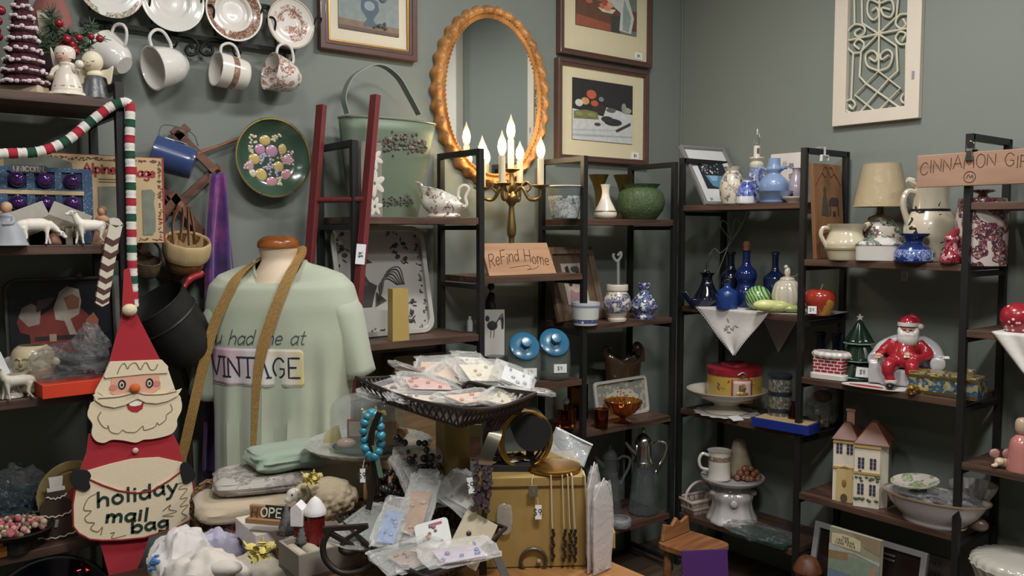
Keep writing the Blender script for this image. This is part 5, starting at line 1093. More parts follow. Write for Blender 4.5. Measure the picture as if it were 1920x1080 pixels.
for (u, v) in ((.68, .82), (.78, .84), (.7, .72), (.78, .7), (.14, .74), (.12, .8), (.8, .3), (.78, .2), (.76, .12)):
 mb.mat(0); mb.at((sc_(u, v)[0], .003, sc_(u, v)[1]), (0, r.uniform(-1, 1), 0)).ball((0, 0, 0), (.012, .001, .008), 10, 4)
 for k in range(3): mb.at((sc_(u + r.uniform(-.04, .04), 0)[0], .003, sc_(0, v + r.uniform(-.05, .05))[1]), (0, r.uniform(-1.5, 1.5), 0)).ball((0, 0, 0), (.010, .001, .003), 8, 4)
for i in range(70):
 e = r.random(); u, v = ((r.uniform(.1, .9), r.choice([.06, .94]) + r.gauss(0, .012)) if e < .5 else (r.choice([.07, .93]) + r.gauss(0, .015), r.uniform(.08, .92)))
 mb.mat(r.choice([0, 1])); mb.at((sc_(u, v)[0], .0015, sc_(u, v)[1]), (0, r.uniform(-1.5, 1.5), 0)).ball((0, 0, 0), (r.uniform(.004, .009), .001, .003), 8, 4)
mb.at(); mb.done('rooster_design', bk, t)
GOLDP = mat('b59a5a', .5, .1, .06, 10, .02)
p = onL(747, ZB[1], .10); s = mpp(p); t = thing('gold_gift_box', 'tall narrow matte gold gift box standing in front of the rooster tray', 'box', p, FACE + .55)
h = 97 * s; mb = MB(); a = 15.5 * s; b_ = 12 * s; vs = [(-a * 1.08, -b_, 0), (a * 1.08, -b_, 0), (a * 1.08, b_, 0), (-a * 1.08, b_, 0), (-a, -b_ * .95, h), (a, -b_ * .95, h), (a, b_ * .95, h), (-a, b_ * .95, h), (a * .98, 0, h * .2), (a * .72, 0, h * .97)]
mb.add(vs, [(3, 2, 1, 0), (4, 5, 9), (4, 9, 6), (4, 6, 7), (0, 1, 5, 4), (2, 3, 7, 6), (3, 0, 4, 7), (1, 8, 9, 5), (8, 2, 6, 9), (1, 2, 8)]); mb.done('box', GOLDP, t, False)
p = onL(881, ZB[1], .35); t, s = pot('clear_bottle', 'small clear glass bottle at the right end of the rooster tray shelf', 'bottle', p, [(5, 0), (5.5, 2), (5.5, 18), (3, 23), (3, 28)], CLG, .8)
p = onL(776, ZB[2], .6); s = mpp(p); t = thing('wooden_box', 'plain brown wooden box half hidden behind the plastic packets on the upper tray', 'box', p, .0)
zt = pY(780, 660, p.y).z - ZB[2]; MB().box((0, 0, zt / 2), (110 * s, .1, zt)).done('body', wood('7a6244', '58442e', 1, 'x'), t, False, .002); MB().box((42 * s, -.0505, zt - .012), (16 * s, .001, .006)).done('brand_mark', mat('3a2c20', .7), t, False)
b_ = Vector(LP[1] + (H - .205,)); q = pY(935, 505, LP[1][1] - .015); t = thing('paper_tag', 'crumpled white paper tag clipped to the middle post under the gravy boat', 'tag', (q.x - .03, q.y + .10, ZC[0] - .03))
MB().tube([(0, 0, 0), (.006, -.02, .008)], .0012, 5).done('string', mat('c8c4ba', .8), t); MB().at((.012, -.024, .010), (.4, .3, .2)).box((0, 0, 0), (.026, .002, .018)).done('paper', mat('c4c2ba', .8), t, False)
# --- middle bay: lettered board, candelabra
BOARD = wood('bd9474', 'a27a5c', .6, 'x', .6); BURN = mat('4a3020', .8)
p = onL(978, ZC[0], .06); s = mpp(p); a = onL(916, ZC[0], .06); c = onL(1042, ZC[0], .06); w_ = c.x - a.x; h = (pY(975, 456, p.y + .04).z - ZC[0]) * 1.05
t = thing('lettered_board', 'pale wooden board with burned lettering leaning against the brass candelabra', 'sign', ((a.x + c.x) / 2, p.y, ZC[0]), math.atan2(c.y - a.y, c.x - a.x), None, -.34)
MB().prism([(-w_ / 2 - .010, h), (w_ / 2 - .016, h), (w_ / 2, 0), (-w_ / 2, 0)], .014, 'xz', 0).done('board', BOARD, t, False, .002)
st, wd = text_strokes('ReFind Home', .050, .17, .12, .08, 5); k = (w_ * .88) / wd
st = [[(x * k - w_ * .45 - .006, z * .95 + .03 + .022 * math.sin(PI * min(1, max(0, (x * k) / (w_ * .9))))) for x, z in q] for q in st]
letters('lettering', st, .0028, BURN, t, flat_fn(-.0072))
cur = catmull([(-.06, .028, 0), (-.01, .034, 0), (.03, .036, 0), (.035, .024, 0), (.02, .020, 0), (.06, .024, 0), (.08, .034, 0)], 5); letters('flourish', [[(q.x, q.y) for q in cur]], .0016, BURN, t, flat_fn(-.0072))
p = onL(959, ZC[0], .50); s = mpp(p); t = thing('candelabra', 'antique brass candelabra with lit flame-shaped electric bulbs', 'lamp', p, FACE)
BR = mat('8a7248', .35, .85, .2, 40, .05); zc = lambda py: (pD(959, py, dep(p)).z - p.z) / s
lath(t, s, 'base', [(38, 0), (38, 4), (24, 10), (10, 18), (8, 26)], BR); lath(t, s, 'column', [(8, 24), (5, zc(450)), (8, zc(440)), (8.5, zc(425)), (5, zc(392)), (6, zc(385)), (11, zc(378)), (12, zc(368)), (6, zc(360)), (9, zc(350)), (5, zc(335)), (4, zc(326))], BR)
CAND = mat('d8cbb0', .6, sss=0); BULB = glow('ffe2b0', 40.0); SHELL = film(.12, 'ffffff', .03, .05, 20)
def candle(x, y, z0, z1, zb):
 """one electric candle: drip pan, sleeve, glowing filament core in a clear flame-shaped bulb"""
 L = lath(t, s, 'candle', [(6, z0), (6, z1)], CAND, (x, y, 0), 0)
 o1 = lath(t, s, 'drip_pan', [(5, z0 - 7), (8, z0 - 6), (16, z0 - 2), (16.5, z0), (6, z0 + .5)], BR, (x, y, 0), 2)
 hh = zb - z1
 b1 = MB().lathe([(q * s, (z1 + k * hh) * s) for q, k in ((0, .12), (3.2, .2), (4.6, .34), (3.6, .52), (1.2, .66), (0, .7))], 14, (x * s, y * s, 0)).done('filament', BULB, t)
 MB().lathe([(q * s, (z1 + k * hh) * s) for q, k in ((4, 0), (7, .16), (8.6, .34), (7.2, .56), (3.4, .78), (1.4, .9), (0, 1))], 20, (x * s, y * s, 0)).done('bulb', SHELL, t)
 ld = bpy.data.lights.new('candle_bulb_light', 'POINT'); ld.energy = 2.2; ld.color = (1, .72, .40); ld.shadow_soft_size = .012
 lo = bpy.data.objects.new('candle_bulb_light', ld); C.objects.link(lo); lo.parent = t; lo.location = (x * s, y * s, (z1 + .4 * hh) * s)
candle(-1, 0, zc(318), zc(264), zc(216))
for x, y, cb, ct, bt in ((-54, -6, 352, 300, 256), (-17, -40, 346, 297, 250), (54, -12, 348, 300, 258), (16, 36, 342, 300, 262)):
 candle(x, y, zc(cb), zc(ct), zc(bt)); k = 1
 rod(t, s, 'arm', [(x * .08, zc(362), y * .08), (x * .35, zc(352), y * .35), (x * .62, zc(374), y * .62), (x * .95, zc(372), y * .95), (x, zc(cb) - 6, y)], (3.6, 3), BR)
 rod(t, s, 'scroll', [(x * .3, zc(354), y * .3), (x * .5, zc(342), y * .5), (x * .66, zc(352), y * .66), (x * .5, zc(362), y * .5)], 2, BR)
p = onL(921, ZC[1], .62); s = mpp(p); t = thing('dark_statuette', 'small black statuette on a tall black stand behind the rooster tile', 'statuette', p, FACE)
zz = lambda py: (pD(921, py, dep(p)).z - p.z) / s
MB().box((6 * s, 0, zz(580) * s / 2), (40 * s, 26 * s, zz(580) * s)).done('stand', BLACKM, t, False, .002)
mb = MB(); b0 = zz(580); mb.tube([(0, 0, b0 * s), (-2 * s, 0, (b0 + 16) * s), (2 * s, 0, (b0 + 32) * s)], [11 * s, 9 * s, 6 * s], 12); mb.ball((0, -2 * s, (b0 + 44) * s), (7 * s, 7 * s, 8 * s), 12, 8); mb.done('figure', mat('171615', .5), t, remesh=2.2 * s)
p = onL(927, ZC[1], .34); s = mpp(p); t = thing('rooster_tile', 'white ceramic tile with a black rooster standing behind the turquoise jar', 'tile', p, FACE, None, -.06)
z1 = pD(927, 640, dep(p)).z - p.z; z2 = pD(927, 580, dep(p)).z - p.z; MB().box((0, 0, z2 / 2), (38 * s, .006, z2)).done('tile', cer('bdbab2'), t, False, .001)
mb = MB(); zz = lambda k: z1 + (z2 - z1) * k
for i in range(6): mb.tube(catmull([(0, -.004, zz(.45)), ((4 + 2 * i) * s, -.004, zz(.62 + .05 * i)), ((12 + i) * s, -.004, zz(.7)), ((14 + .5 * i) * s, -.004, zz(.4))], 4), .0012, 5)
mb.ball((-4 * s, -.003, zz(.5)), (10 * s, .001, 9 * s), 12, 6); mb.ball((-13 * s, -.003, zz(.72)), (4 * s, .001, 6 * s), 10, 6)
for dx in (-6, 0): mb.tube([(dx * s, -.004, zz(.4)), ((dx - 1) * s, -.004, zz(.12))], .001, 5)
mb.done('rooster_design', mat('2e2c2a', .5), t)
TQ = mat('2f6f78', .3, 0, .1, 20)
p = onL(931, ZC[1], .12); t, s = pot('canning_jar', 'small glass jar of turquoise crystals with a metal lid', 'jar', p, [(20, 0), (22, 3), (22, 44), (19, 50)], CLG, 1.2); lath(t, s, 'contents', [(20, 2), (20, 38)], TQ, n=0); lath(t, s, 'lid', [(21, 50), (22, 51), (22, 60), (20, 61)], metal('8a8c8a', .35), n=0)
p = onL(936, ZC[1], .22); lid0 = p; t = None
LID = mat('2c6a8c', .25, 0, .06, 12, 0, .4)
def slant_jar(px, lb, dx=0):
 p = onL(px, ZC[1], .28); s = mpp(p); t = thing('slant_jar', lb, 'jar', p, FACE + .05)
 body = smooth_prof([(24, 0), (30, 3), (33, 20), (33, 44), (30, 62), (26, 74)], 3); MB().vessel([(r * s, z * s) for r, z in body], 1.6 * s, 36).done('body', film(.20, '8c9692', .04, .05, 20), t)
 M_ = Matrix.Translation((-2 * s, -12 * s, 64 * s)) @ __import__('mathutils').Euler((.95, .30, 0)).to_matrix().to_4x4()
 mb = MB(); mb.M = M_; mb.lathe([(q * s, z * s) for q, z in ((24, -16), (25, -4), (25, 8), (23.4, 8), (23.4, -14))], 32); mb.done('mouth', film(.20, '8c9692', .04, .05, 20), t)
 mb = MB(); mb.M = M_; mb.lathe([(q * s, z * s) for q, z in ((0, 8), (25, 8), (28, 10), (28, 14), (24, 16), (14, 17), (9, 18), (8, 24), (10, 28), (9, 31), (0, 32))], 40); mb.done('lid', LID, t, label='bright blue lid with a round knob')
 tagcard(t, 'price_sticker', (10 * s, -34 * s, 24 * s), 24 * s, 16 * s, .1)
slant_jar(982, 'tilted glass candy jar with a blue lid, left one of the pair'); slant_jar(1037, 'tilted glass candy jar with a blue lid, right one by the post')
p = onL(915, ZC[1], .02); s = mpp(p); t = thing('hanging_price_tag', 'white price tag hanging over the turquoise jar', 'tag', (p.x, p.y, p.z + 52 * s));
C.objects.unlink(t); bpy.data.objects.remove(t)
# --- right bay
p = onL(1059, ZB[0], .30); t, s = pot('floral_bowl', 'clear grey glass bowl etched with white flowers, behind the top corner post', 'bowl', p, [(23, 0), (25, 3), (31, 34), (34, 56), (35, 60)], sprig('626a68', ['b8bcbc', '9aa0a0'], 50, .48, .12, 14, .36, ('z', .004, .09)), 1.4)
lath(t, s, 'rim', [(34.5, 59), (36, 60), (36, 62), (34, 62)], cer('c8c8c4'), n=0)
for px, fr, lb in ((1122, .75, 'tarnished brass trumpet vase behind the white bud vase'), (1168, .72, 'tarnished brass trumpet vase behind the green glass vase')):
 p = onL(px, ZB[0], fr); pot('brass_vase', lb, 'vase', p, [(14, 0), (14, 2), (5, 8), (6, 40), (10, 62), (19, 84)], mat('6e5c30', .35, .8, .2, 30), 1.0)
p = onL(1135, ZB[0], .15); t, s = pot('bud_vase', 'white porcelain bud vase with a thin grey-gold band', 'vase', p, [(14, 0), (20, 4), (21.5, 11), (18, 20), (10, 36), (7.2, 46), (7, 54), (8, 60), (9.5, 65)], cer('e2d6c8'), 1.2); lath(t, s, 'band', [(20.8, 13), (21.6, 13.5), (20.8, 16), (20, 16)], mat('8a7c60', .3, .4), n=0)
p = onL(1201, ZB[0], .35); t, s = pot('green_glass_vase', 'round bubbly dark green glass vase on the top shelf beside the bud vase', 'vase', p, [(26, 0), (30, 3), (41, 18), (44, 34), (40, 50), (31, 58), (30, 60), (36, 66)], film(.62, '5f7650', .08, 1.0, 90, '8aa47a'), 2.0, 60, fn=lambda a, z: 1 + .025 * math.sin(a * 20) * math.sin(z * 260))
p = onL(1090, ZB[1], .50); s = mpp(p); a = onL(1046, ZB[1], .5); c = onL(1136, ZB[1], .5); w_ = c.x - a.x; h = (pY(1075, 462, p.y + .08).z - ZB[1]) * 1.03
t = thing('framed_print', 'weathered wooden frame with a rooster print leaning behind the blue and white pots', 'picture', ((a.x + c.x) / 2, p.y, ZB[1]), 0, None, -.30)
WF = wood('86705c', '5c4a3c', 1.2, 'z', .7); R0 = rect(-w_ / 2, 0, w_ / 2, h); f = .03
MB().ring(R0, rect(-w_ / 2 + f, f, w_ / 2 - f, h - f), .022, 'xz').done('frame', WF, t, False, .002); MB().prism(rect(-w_ / 2 + f, f, w_ / 2 - f, h - f), .004, 'xz', .005).done('backing', wood('6b5646', '58463a', 1, 'z', .8), t, False)
p_ = Print(t, -w_ * .22, h * .22, w_ * .24, h * .78, ink('b4aca0'), .001); p_.area([(.2, .45), (.5, .4), (.8, .6), (.75, .95), (.55, .7), (.35, .75), (.3, .95), (.15, .9)], ink('2e2a28')).area([(.1, .0), (.9, .0), (.85, .3), (.2, .35)], ink('a08088')).blob(.5, .4, .2, .12, ink('c8b4a8')).blob(.6, .85, .2, .08, ink('54504c')); p_.done()
p = onL(1098, ZB[1], .05); t, s = pot('blue_rim_pot', 'white tapered pot with blue lines and a blue leaf border, behind the corner post', 'pot', p, [(22, 0), (23, 2), (27, 38), (27.5, 41)], sprig('cfd2cc', ['44507c', '5a668c'], 60, .42, .2, 18, .3, ('z', .006, .022)), 1.6); lath(t, s, 'blue_line', [(27.2, 34), (27.7, 34), (27.8, 37), (27.2, 37)], cer('7f8cb0'), n=0)
p = onL(1157, ZB[1], .10); t, s = pot('ginger_jar', 'cream pottery jar painted with blue flowers, a glass dipper standing in it', 'jar', p, [(17, 0), (18, 5), (16, 8), (24, 22), (26, 34), (23, 47), (18, 55), (18, 57), (20, 58), (20, 68), (17.5, 69)], sprig('d4cbbd', ['3f4876', '5a628c', '8f7a70'], 55, .50, .2, 22, .44, ('z', .035, .115)), 2.0)
p2 = (p.x, p.y, p.z + .006); t = thing('glass_dipper', 'tall clear glass dipper with a bulb end standing in the cream jar', 'glass stick', p2, FACE); rod(t, s, 'stem', [(4, 0), (2, 60), (1, 112)], 2.6, CLG); rod(t, s, 'bulb', [(-7, 124), (-8, 118), (-1, 110), (6, 118), (6, 126), (0, 120)], 2.6, CLG)
p = onL(1207, ZB[1], .16); t, s = pot('delft_vase', 'blue and white delft vase with a narrow neck and scalloped foot', 'vase', p, [(19, 0), (20, 4), (17, 8), (22, 14), (25.5, 22), (22, 34), (12, 46), (9, 52), (9, 56), (11, 57), (11, 66), (9, 67)], sprig('d2d4d2', ['39426c', '57618c', '2a3258'], 42, .48, .2, 24, .40), 1.4, fn=lambda a, z: 1 + (.03 * math.sin(a * 12) if z < .012 else 0))
p = onL(1168, ZB[2], .68); s = mpp(p); t = thing('swan_planter', 'brown glazed boat planter with curled ends behind the floral tray', 'planter', p, 0)
BG = mat('4e3a2a', .2, 0, .25, 20, 0, .5)
def bo(u, v):
 a = 2 * PI * u; k = math.sin(v * PI / 2); return (46 * s * math.cos(a) * (.6 + .4 * v), 22 * s * math.sin(a) * (.6 + .4 * v), (95 * v + 22 * v * v * math.cos(a) ** 2) * s)
MB().grid(bo, 40, 10, True).add([bo(i / 40, 0) for i in range(40)], [tuple(range(40))]).done('body', BG, t, solid=.004)
for sx in (-1, 1): rod(t, s, 'curled_end', [(sx * 40, 106), (sx * 50, 118), (sx * 44, 126), (sx * 34, 120)] if sx < 0 else [(42, 104), (30, 118), (36, 126), (50, 116), (54, 90)], (5, 3.5), BG)
p = onL(1167, ZB[2], .40); a = onL(1118, ZB[2], .4); c = onL(1219, ZB[2], .4); w_ = c.x - a.x; h = (pY(1165, 709, p.y + .03).z - ZB[2]) * 1.01
t = thing('floral_tray', 'small white-rimmed tin tray with a pink and blue bouquet design', 'tray', ((a.x + c.x) / 2, p.y, ZB[2]), 0, None, -.16)
MB().prism(rrect(w_ - .01, h - .01, .012, 4, 0, h / 2), .003, 'xz', .004).done('base', sprig('8e9488', ['a8a48c', '7c8684', '8a7c74'], 40, .45, .3, 14, .35), t, False); MB().ring(rrect(w_, h, .018, 5, 0, h / 2), rrect(w_ - .026, h - .026, .012, 5, 0, h / 2), .012, 'xz', 0).done('rim', cer('b8b2ac'), t, True, .002)
mb = MB(); mb.mat(0).prism(oval(w_ * .32, h * .30, 24, 0, h * .42, lambda a: 1 + .06 * math.sin(a * 8)), .001, 'xz', .0018); r = random.Random(6)
for i in range(40): mb.mat(r.choice([1, 1, 2, 3])); mb.ball((r.gauss(0, .1) * w_, .001, h * .5 + r.gauss(0, .1) * h), (r.uniform(.004, .009), .0012, r.uniform(.003, .008)), 8, 4)
mb.done('bouquet_design', [mat('bcb49a', .4), mat('a8685c', .5), mat('c09484', .5), mat('6f7c70', .5)], t)
p = onL(1127, ZB[2], .04); pot('amber_tumbler', 'small thick amber glass tumbler in front of the floral tray', 'glass', p, [(12, 0), (13, 2), (13.5, 20), (14, 36)], glass('b06a2a', .08), 2.2)
p = onL(1168, ZB[2], .10); pot('amber_compote', 'amber pressed-glass footed bowl with a scalloped edge', 'bowl', p, [(17, 0), (17, 2), (6, 6), (6, 10), (20, 18), (30, 30), (35, 42)], AMB, 1.8, 60, fn=lambda a, z: 1 + (.05 * math.sin(a * 15) if z > .06 else .02 * math.sin(a * 15)))
for px, fr, lb, hh, ww in ((1062, .35, 'square amber glass bottle with a clear stopper on the lower right shelf', 36, 14), (1083, .7, 'taller dark amber bottle behind the square amber bottle', 66, 15)):
 p = onL(px, ZB[2], fr); s = mpp(p); t = thing('amber_bottle', lb, 'bottle', p, .3); MB().prism(rrect(ww * 2 * s, ww * 2 * s, .006, 3), hh * s, 'xy', hh * s / 2 + .0005).done('body', glass('9a5a22', .06), t, True, .003); lath(t, s, 'neck', [(5, hh), (5, hh + 8), (7, hh + 9)], glass('9a5a22', .06), n=0); lath(t, s, 'stopper', [(3, hh + 9), (6, hh + 13), (5, hh + 19), (0, hh + 22)], CLG)
SIL = metal('d0cec8', .2)
def claret(px, fr, k, lb, gl, sil):
 p = onL(px, ZB[3], fr); t, s = pot('claret_jug', lb, 'jug', p, [(27 * k, 0), (28 * k, 3), (25 * k, 20 * k), (21 * k, 55 * k), (17 * k, 92 * k)], gl, 2.0, 48, fn=lambda a, z: 1 + .045 * math.sin(a * 18))
 lath(t, s, 'collar', [(17.5 * k, 90 * k), (18 * k, 98 * k), (15.5 * k, 102 * k), (15 * k, 128 * k), (17 * k, 130 * k)], sil); lath(t, s, 'lid', [(16 * k, 130 * k), (14 * k, 140 * k), (7 * k, 148 * k), (2.4 * k, 151 * k), (3.5 * k, 157 * k), (0, 162 * k)], sil)
 rod(t, s, 'spout', [(-13 * k, 112 * k), (-24 * k, 122 * k), (-33 * k, 134 * k)], (7 * k, 3 * k), sil); rod(t, s, 'handle', [(15 * k, 126 * k), (28 * k, 134 * k), (43 * k, 128 * k), (40 * k, 108 * k), (30 * k, 88 * k), (24 * k, 74 * k), (20 * k, 80 * k)], 3 * k, sil)
claret(1205, .28, 1.0, 'tall cut-glass claret jug with silver spout, lid and handle', film(.30, '5c6466', .05, 1.0, 130), SIL); claret(1143, .45, .86, 'shorter dark glass jug with handle beside the silver-lidded claret jug', film(.2, '6c7272', .06, .8, 100), film(.4, '6c7272', .05, .3, 40))
p = onL(1163, ZB[3], .02); pot('crystal_ashtray', 'low round cut-crystal ashtray at the front of the jug shelf', 'ashtray', p, [(18, 0), (20, 3), (21, 12), (19, 16)], film(.5, 'b8bcbc', .04, 1.0, 120), 4, 48, fn=lambda a, z: 1 + .04 * math.sin(a * 24))
# == goods on the right-wall bookcase
def onR(px, z, fr): return atXz(px, RX + .29 * fr, z)
def hz(p, py, px=None): return (pD(px if px else proj(p)[0], py, dep(p)).z - p.z)
NAVY = mat('10131f', .12, 0, .2, 20, 0, .5)
# --- bay E, top
a = onR(1322, ZE[0], .08); w_ = .275; h = (pD(1340, 272, dep(a)).z - ZE[0]) * 1.22
t = thing('framed_photograph', 'pewter framed print of a blue bowl with white mount leaning on the top shelf', 'picture', (a.x, a.y, ZE[0]), math.radians(-6), None, -.55)
f = .016; MB().ring(rect(0, 0, w_, h), rect(f, f, w_ - f, h - f), .018, 'xz').done('frame', mat('8c8c8a', .4, .3), t, False, .003); MB().prism(rect(f, f, w_ - f, h - f), .003, 'xz', .003).done('mount', mat('d8d8d8', .6), t, False)
p_ = Print(t, w_ * .22, h * .28, w_ * .80, h * .72, ink('1e2530'), .000); p_.area([(.12, .5), (.95, .5), (.8, .12), (.5, .02), (.25, .1)], ink('5a88aa')).area([(.2, .5), (.6, .5), (.5, .3), (.3, .3)], ink('8ab0c8'))
r = random.Random(4)
for i in range(26): p_.blob(r.uniform(.05, .8), r.uniform(.55, .95), .02, .035, ink(r.choice(['c8c4c0', '9a4a50', '8a90a0', 'e0dcd8'])), 8)
p_.done(); st, wd = text_strokes('$9.', .012); letters('price', st, .0016, mat('3c3c42', .7), t, flat_fn(.0012), shift=(.05, .026))
p = onR(1372, ZE[0], .10); pot('cream_vase', 'cream pottery vase with grey brushed leaf marks on the top shelf', 'vase', p, [(17, 0), (19, 3), (23, 20), (23, 36), (18, 52), (12, 60), (12, 63), (16, 70)], sprig('d6cbba', ['6c6a62', '8a857a', 'a89c98'], 30, .56, .25, 14, .52), 1.6)
p = onR(1400, ZE[0], .10); pot('ink_jar', 'small white jar with a blue painted top beside the cream vase', 'jar', p, [(18, 0), (19, 3), (18, 16), (15, 30), (10, 40), (9, 44), (13, 48)], sprig('d8d8dc', ['4a5ca8', '6a7cc0', '33448c'], 45, .40, .2, 20, .30, ('z', .03, .09)), 1.4)
p = onR(1417, ZE[0], .38); s = mpp(p); t, s = pot('candlestick_lamp', 'blue and white candlestick lamp with an unlit clear bulb on the top shelf', 'lamp', p, [(15, 0), (16, 4), (12, 14), (14, 30), (16, 50), (12, 66), (12, 70)], sprig('cfd0d4', ['44508a', '6a78a8'], 40, .46, .2, 20, .4))
z = lambda py: hz(p, py) / s
lath(t, s, 'cream_cup', [(12, 68), (13, z(308)), (10, z(303)), (13, z(300)), (14, z(296)), (6, z(294))], cer('c9c2ae')); lath(t, s, 'candle_sleeve', [(6, z(296)), (6, z(274))], mat('d8d0c8', .5), n=0); lath(t, s, 'bulb', [(4, z(274)), (6, z(268)), (6, z(258)), (3, z(247)), (1.4, z(242)), (0, z(237))], glass('ffffff', .02)); MB().box((.002, -.0125 * 0 - 6.3 * s, (z(284)) * s), (5 * s, .0008, 10 * s)).done('warning_label', mat('6a4a50', .7), t, False)
LB = mat('7c92b8', .3, 0, .12, 25, .05, .4)
p = onR(1450, ZE[0], .16); t, s = pot('wash_basin', 'light blue pottery basin holding a matching blue pitcher', 'basin', p, [(24, 0), (26, 3), (24, 5), (31, 16), (36, 22)], LB, 1.6)
p2 = Vector((p.x, p.y, p.z + 3.5 * s)); t, s = pot('pitcher', 'light blue pottery pitcher standing in the blue basin', 'pitcher', p2, [(17, 0), (22, 4), (27, 20), (26, 36), (15, 48), (12, 52), (15, 60), (12, 66), (11, 80)], LB, 1.4); rod(t, s, 'handle', [(-14, 58), (-26, 62), (-32, 50), (-30, 34), (-24, 26)], 3, LB); rod(t, s, 'spout_lip', [(12, 60), (20, 64), (25, 62)], (5, 3), LB)
a = onR(1438, ZE[0], .75); c = onR(1500, ZE[0], .75); w_ = a.y - c.y; h = hz(c, 284, 1490); t = thing('flower_canvas', 'square white canvas with pink and grey flowers behind the blue pitcher', 'wall art', ((a.x + c.x) / 2, (a.y + c.y) / 2, ZE[0]), RW, None, -.10)
MB().box((0, .008, h / 2), (w_, .016, h)).done('canvas', mat('d9d0ca', .8), t, False, .001); mb = MB(); r = random.Random(31)
for i, (u, v, q) in enumerate(((-.3, .78, .16), (-.05, .8, .12), (.15, .75, .14), (.1, .35, .2), (-.1, .5, .14), (.32, .22, .12), (.2, .55, .15))): mb.mat(i % 4); mb.prism(oval(w_ * q * .6, w_ * q * .5, 12, u * w_, v * h, lambda a_: 1 + .25 * math.cos(5 * a_ + i)), .001, 'xz', -.0006 - .0003 * i)
mb.done('flower_print', [ink('9a5a5a'), ink('b8a89a'), ink('8a8088'), ink('c2a89c')], t, False)
p = onR(1488, ZE[0], .12); pot('small_dish', 'small cream dish at the right end of the top shelf beside the blue basin', 'dish', p, [(12, 0), (13, 2), (20, 8), (21, 11)], cer('cfc8bc'), 1.2)
p = onR(1492, ZE[0], .5); pot('lilac_vase', 'pale lilac vase half hidden behind the bookcase post on the top shelf', 'vase', p, [(10, 0), (12, 3), (16, 22), (14, 38), (8, 54), (7, 62), (9, 66)], cer('a89aa8'), 1.2)
o = Vector((RX + .285, atXz(1385, RX + .27, 1.4).y, ZE[0] - .03)); t = thing('lamp_cord', 'white electric cord looped and hanging behind the blue bottles', 'cord', o)
def cp(pts): return catmull([pX(a, b, RX + .27) - o for a, b in pts], 6)
mb = MB(); mb.tube(cp([(1404, 388), (1392, 420), (1374, 450), (1352, 474), (1340, 466), (1330, 478)]), .0022, 6); mb.done('cord', mat('b0aea8', .5), t)
MB().tube(cp([(1374, 450), (1362, 440), (1352, 424), (1354, 414), (1364, 420), (1370, 446), (1378, 440), (1388, 420), (1378, 412), (1372, 440), (1362, 470), (1354, 490), (1346, 512)]), .0022, 6).done('loop', mat('b0aea8', .5), t)
# --- bay E, second shelf: cloth and coloured pieces
zt = ZE[1]; a = onR(1305, zt, -.04); c = onR(1440, zt, -.04)
t = thing('lace_cloth', 'white embroidered cloth laid cornerwise on a shelf, its pointed corner hanging down', 'cloth', (RX, (a.y + c.y) / 2, zt), RW)
LW = mat('d6d2cd', .9, 0, .08, 90, .25); y0 = a.y - t.location.y; hw = abs(a.y - c.y) / 2
tip = pX(1376, 668, RX - .012); dz = tip.z - zt
def flap(u, v):   # u across, v down to the tip
 k = 1 - v; x = (u - .5) * 2 * hw * k + (t.location.y - tip.y) * v; return (x, -.014 - .006 * math.sin(u * 9) * v + .004 * math.sin(v * 7), .0025 + dz * v + (.003 * math.sin(u * 40) if False else 0))
mb = MB().grid(flap, 22, 18); mb.done('hanging_corner', LW, t, solid=.0015)
top = [(-hw, -.012), (hw, -.012), (hw + .20, .10), (hw + .17, .285), (.0, .285), (-hw + .02, .1)]; MB().prism(top, .002, 'xy', .0015).done('cloth_top', LW, t, False)
a2 = pX(1432, 600, RX + .30); b2 = pX(1498, 596, RX + .30); c2 = pX(1460, 662, RX + .30)
MB().add([(t.location.y - q.y, .298, q.z - zt) for q in (a2, b2, c2)] + [(t.location.y - q.y, .2995, q.z - zt) for q in (a2, b2, c2)], [(0, 1, 2), (5, 4, 3), (0, 3, 4, 1), (1, 4, 5, 2), (2, 5, 3, 0)]).done('back_corner', LW, t, False)
mb = MB(); r = random.Random(3)
for i in range(9):
 q = Vector(flap(.5 + r.uniform(-.16, .16), .35 + r.uniform(-.12, .15))); mb.at((q.x, q.y - .002, q.z), (0, r.uniform(-1.5, 1.5), 0)).ball((0, 0, 0), (.012, .0012, .004), 8, 4)
mb.done('embroidery', mat('9c958e', .8), t)
mb = MB(); n = 26
for e in (0, 1):
 for i in range(n): q = flap(e, i / n); mb.ball(q, (.004, .002, .005), 6, 4)
mb.done('lace_edge', LW, t)
zc_ = zt + .0028
def onE(px, fr): return onR(px, zc_, fr)
p = onE(1325, .30); t, s = pot('black_decanter', 'black glass bell-shaped decanter with a clear stopper at the left of the cloth', 'decanter', p, [(24, 0), (27, 4), (24, 16), (14, 34), (10, 46), (10, 54), (15, 60)], NAVY, 1.2); lath(t, s, 'stopper', [(5, 54), (6, 60), (4, 66), (3, 74), (0, 80)], glass('e8eaec', .05))
p = onE(1312, .02); s = mpp(p); t = thing('boat_dish', 'dark blue glass boat-shaped dish with an upturned tip, left end of the cloth', 'dish', p, FACE); MB().grid(lambda u, v: (38 * s * math.cos(2 * PI * u) * (.45 + .55 * v), 14 * s * math.sin(2 * PI * u) * (.4 + .6 * v), (14 * v + (14 * v if math.cos(2 * PI * u) < -.7 else 0)) * s), 32, 8, True).add([(38 * s * math.cos(2 * PI * i / 32) * .45, 14 * s * math.sin(2 * PI * i / 32) * .4, 0) for i in range(32)], [tuple(range(32))]).done('body', mat('14213f', .12, 0, .2, 20, 0, .5), t, solid=.003)
p = onE(1369, .55); t, s = pot('dark_bottle', 'tall near-black glass bottle behind the small blue bottle', 'bottle', p, [(19, 0), (20, 4), (20, 44), (17, 58), (8, 70), (7, 92), (9, 94), (9, 100)], mat('101426', .1, 0, .2, 20, 0, .5))
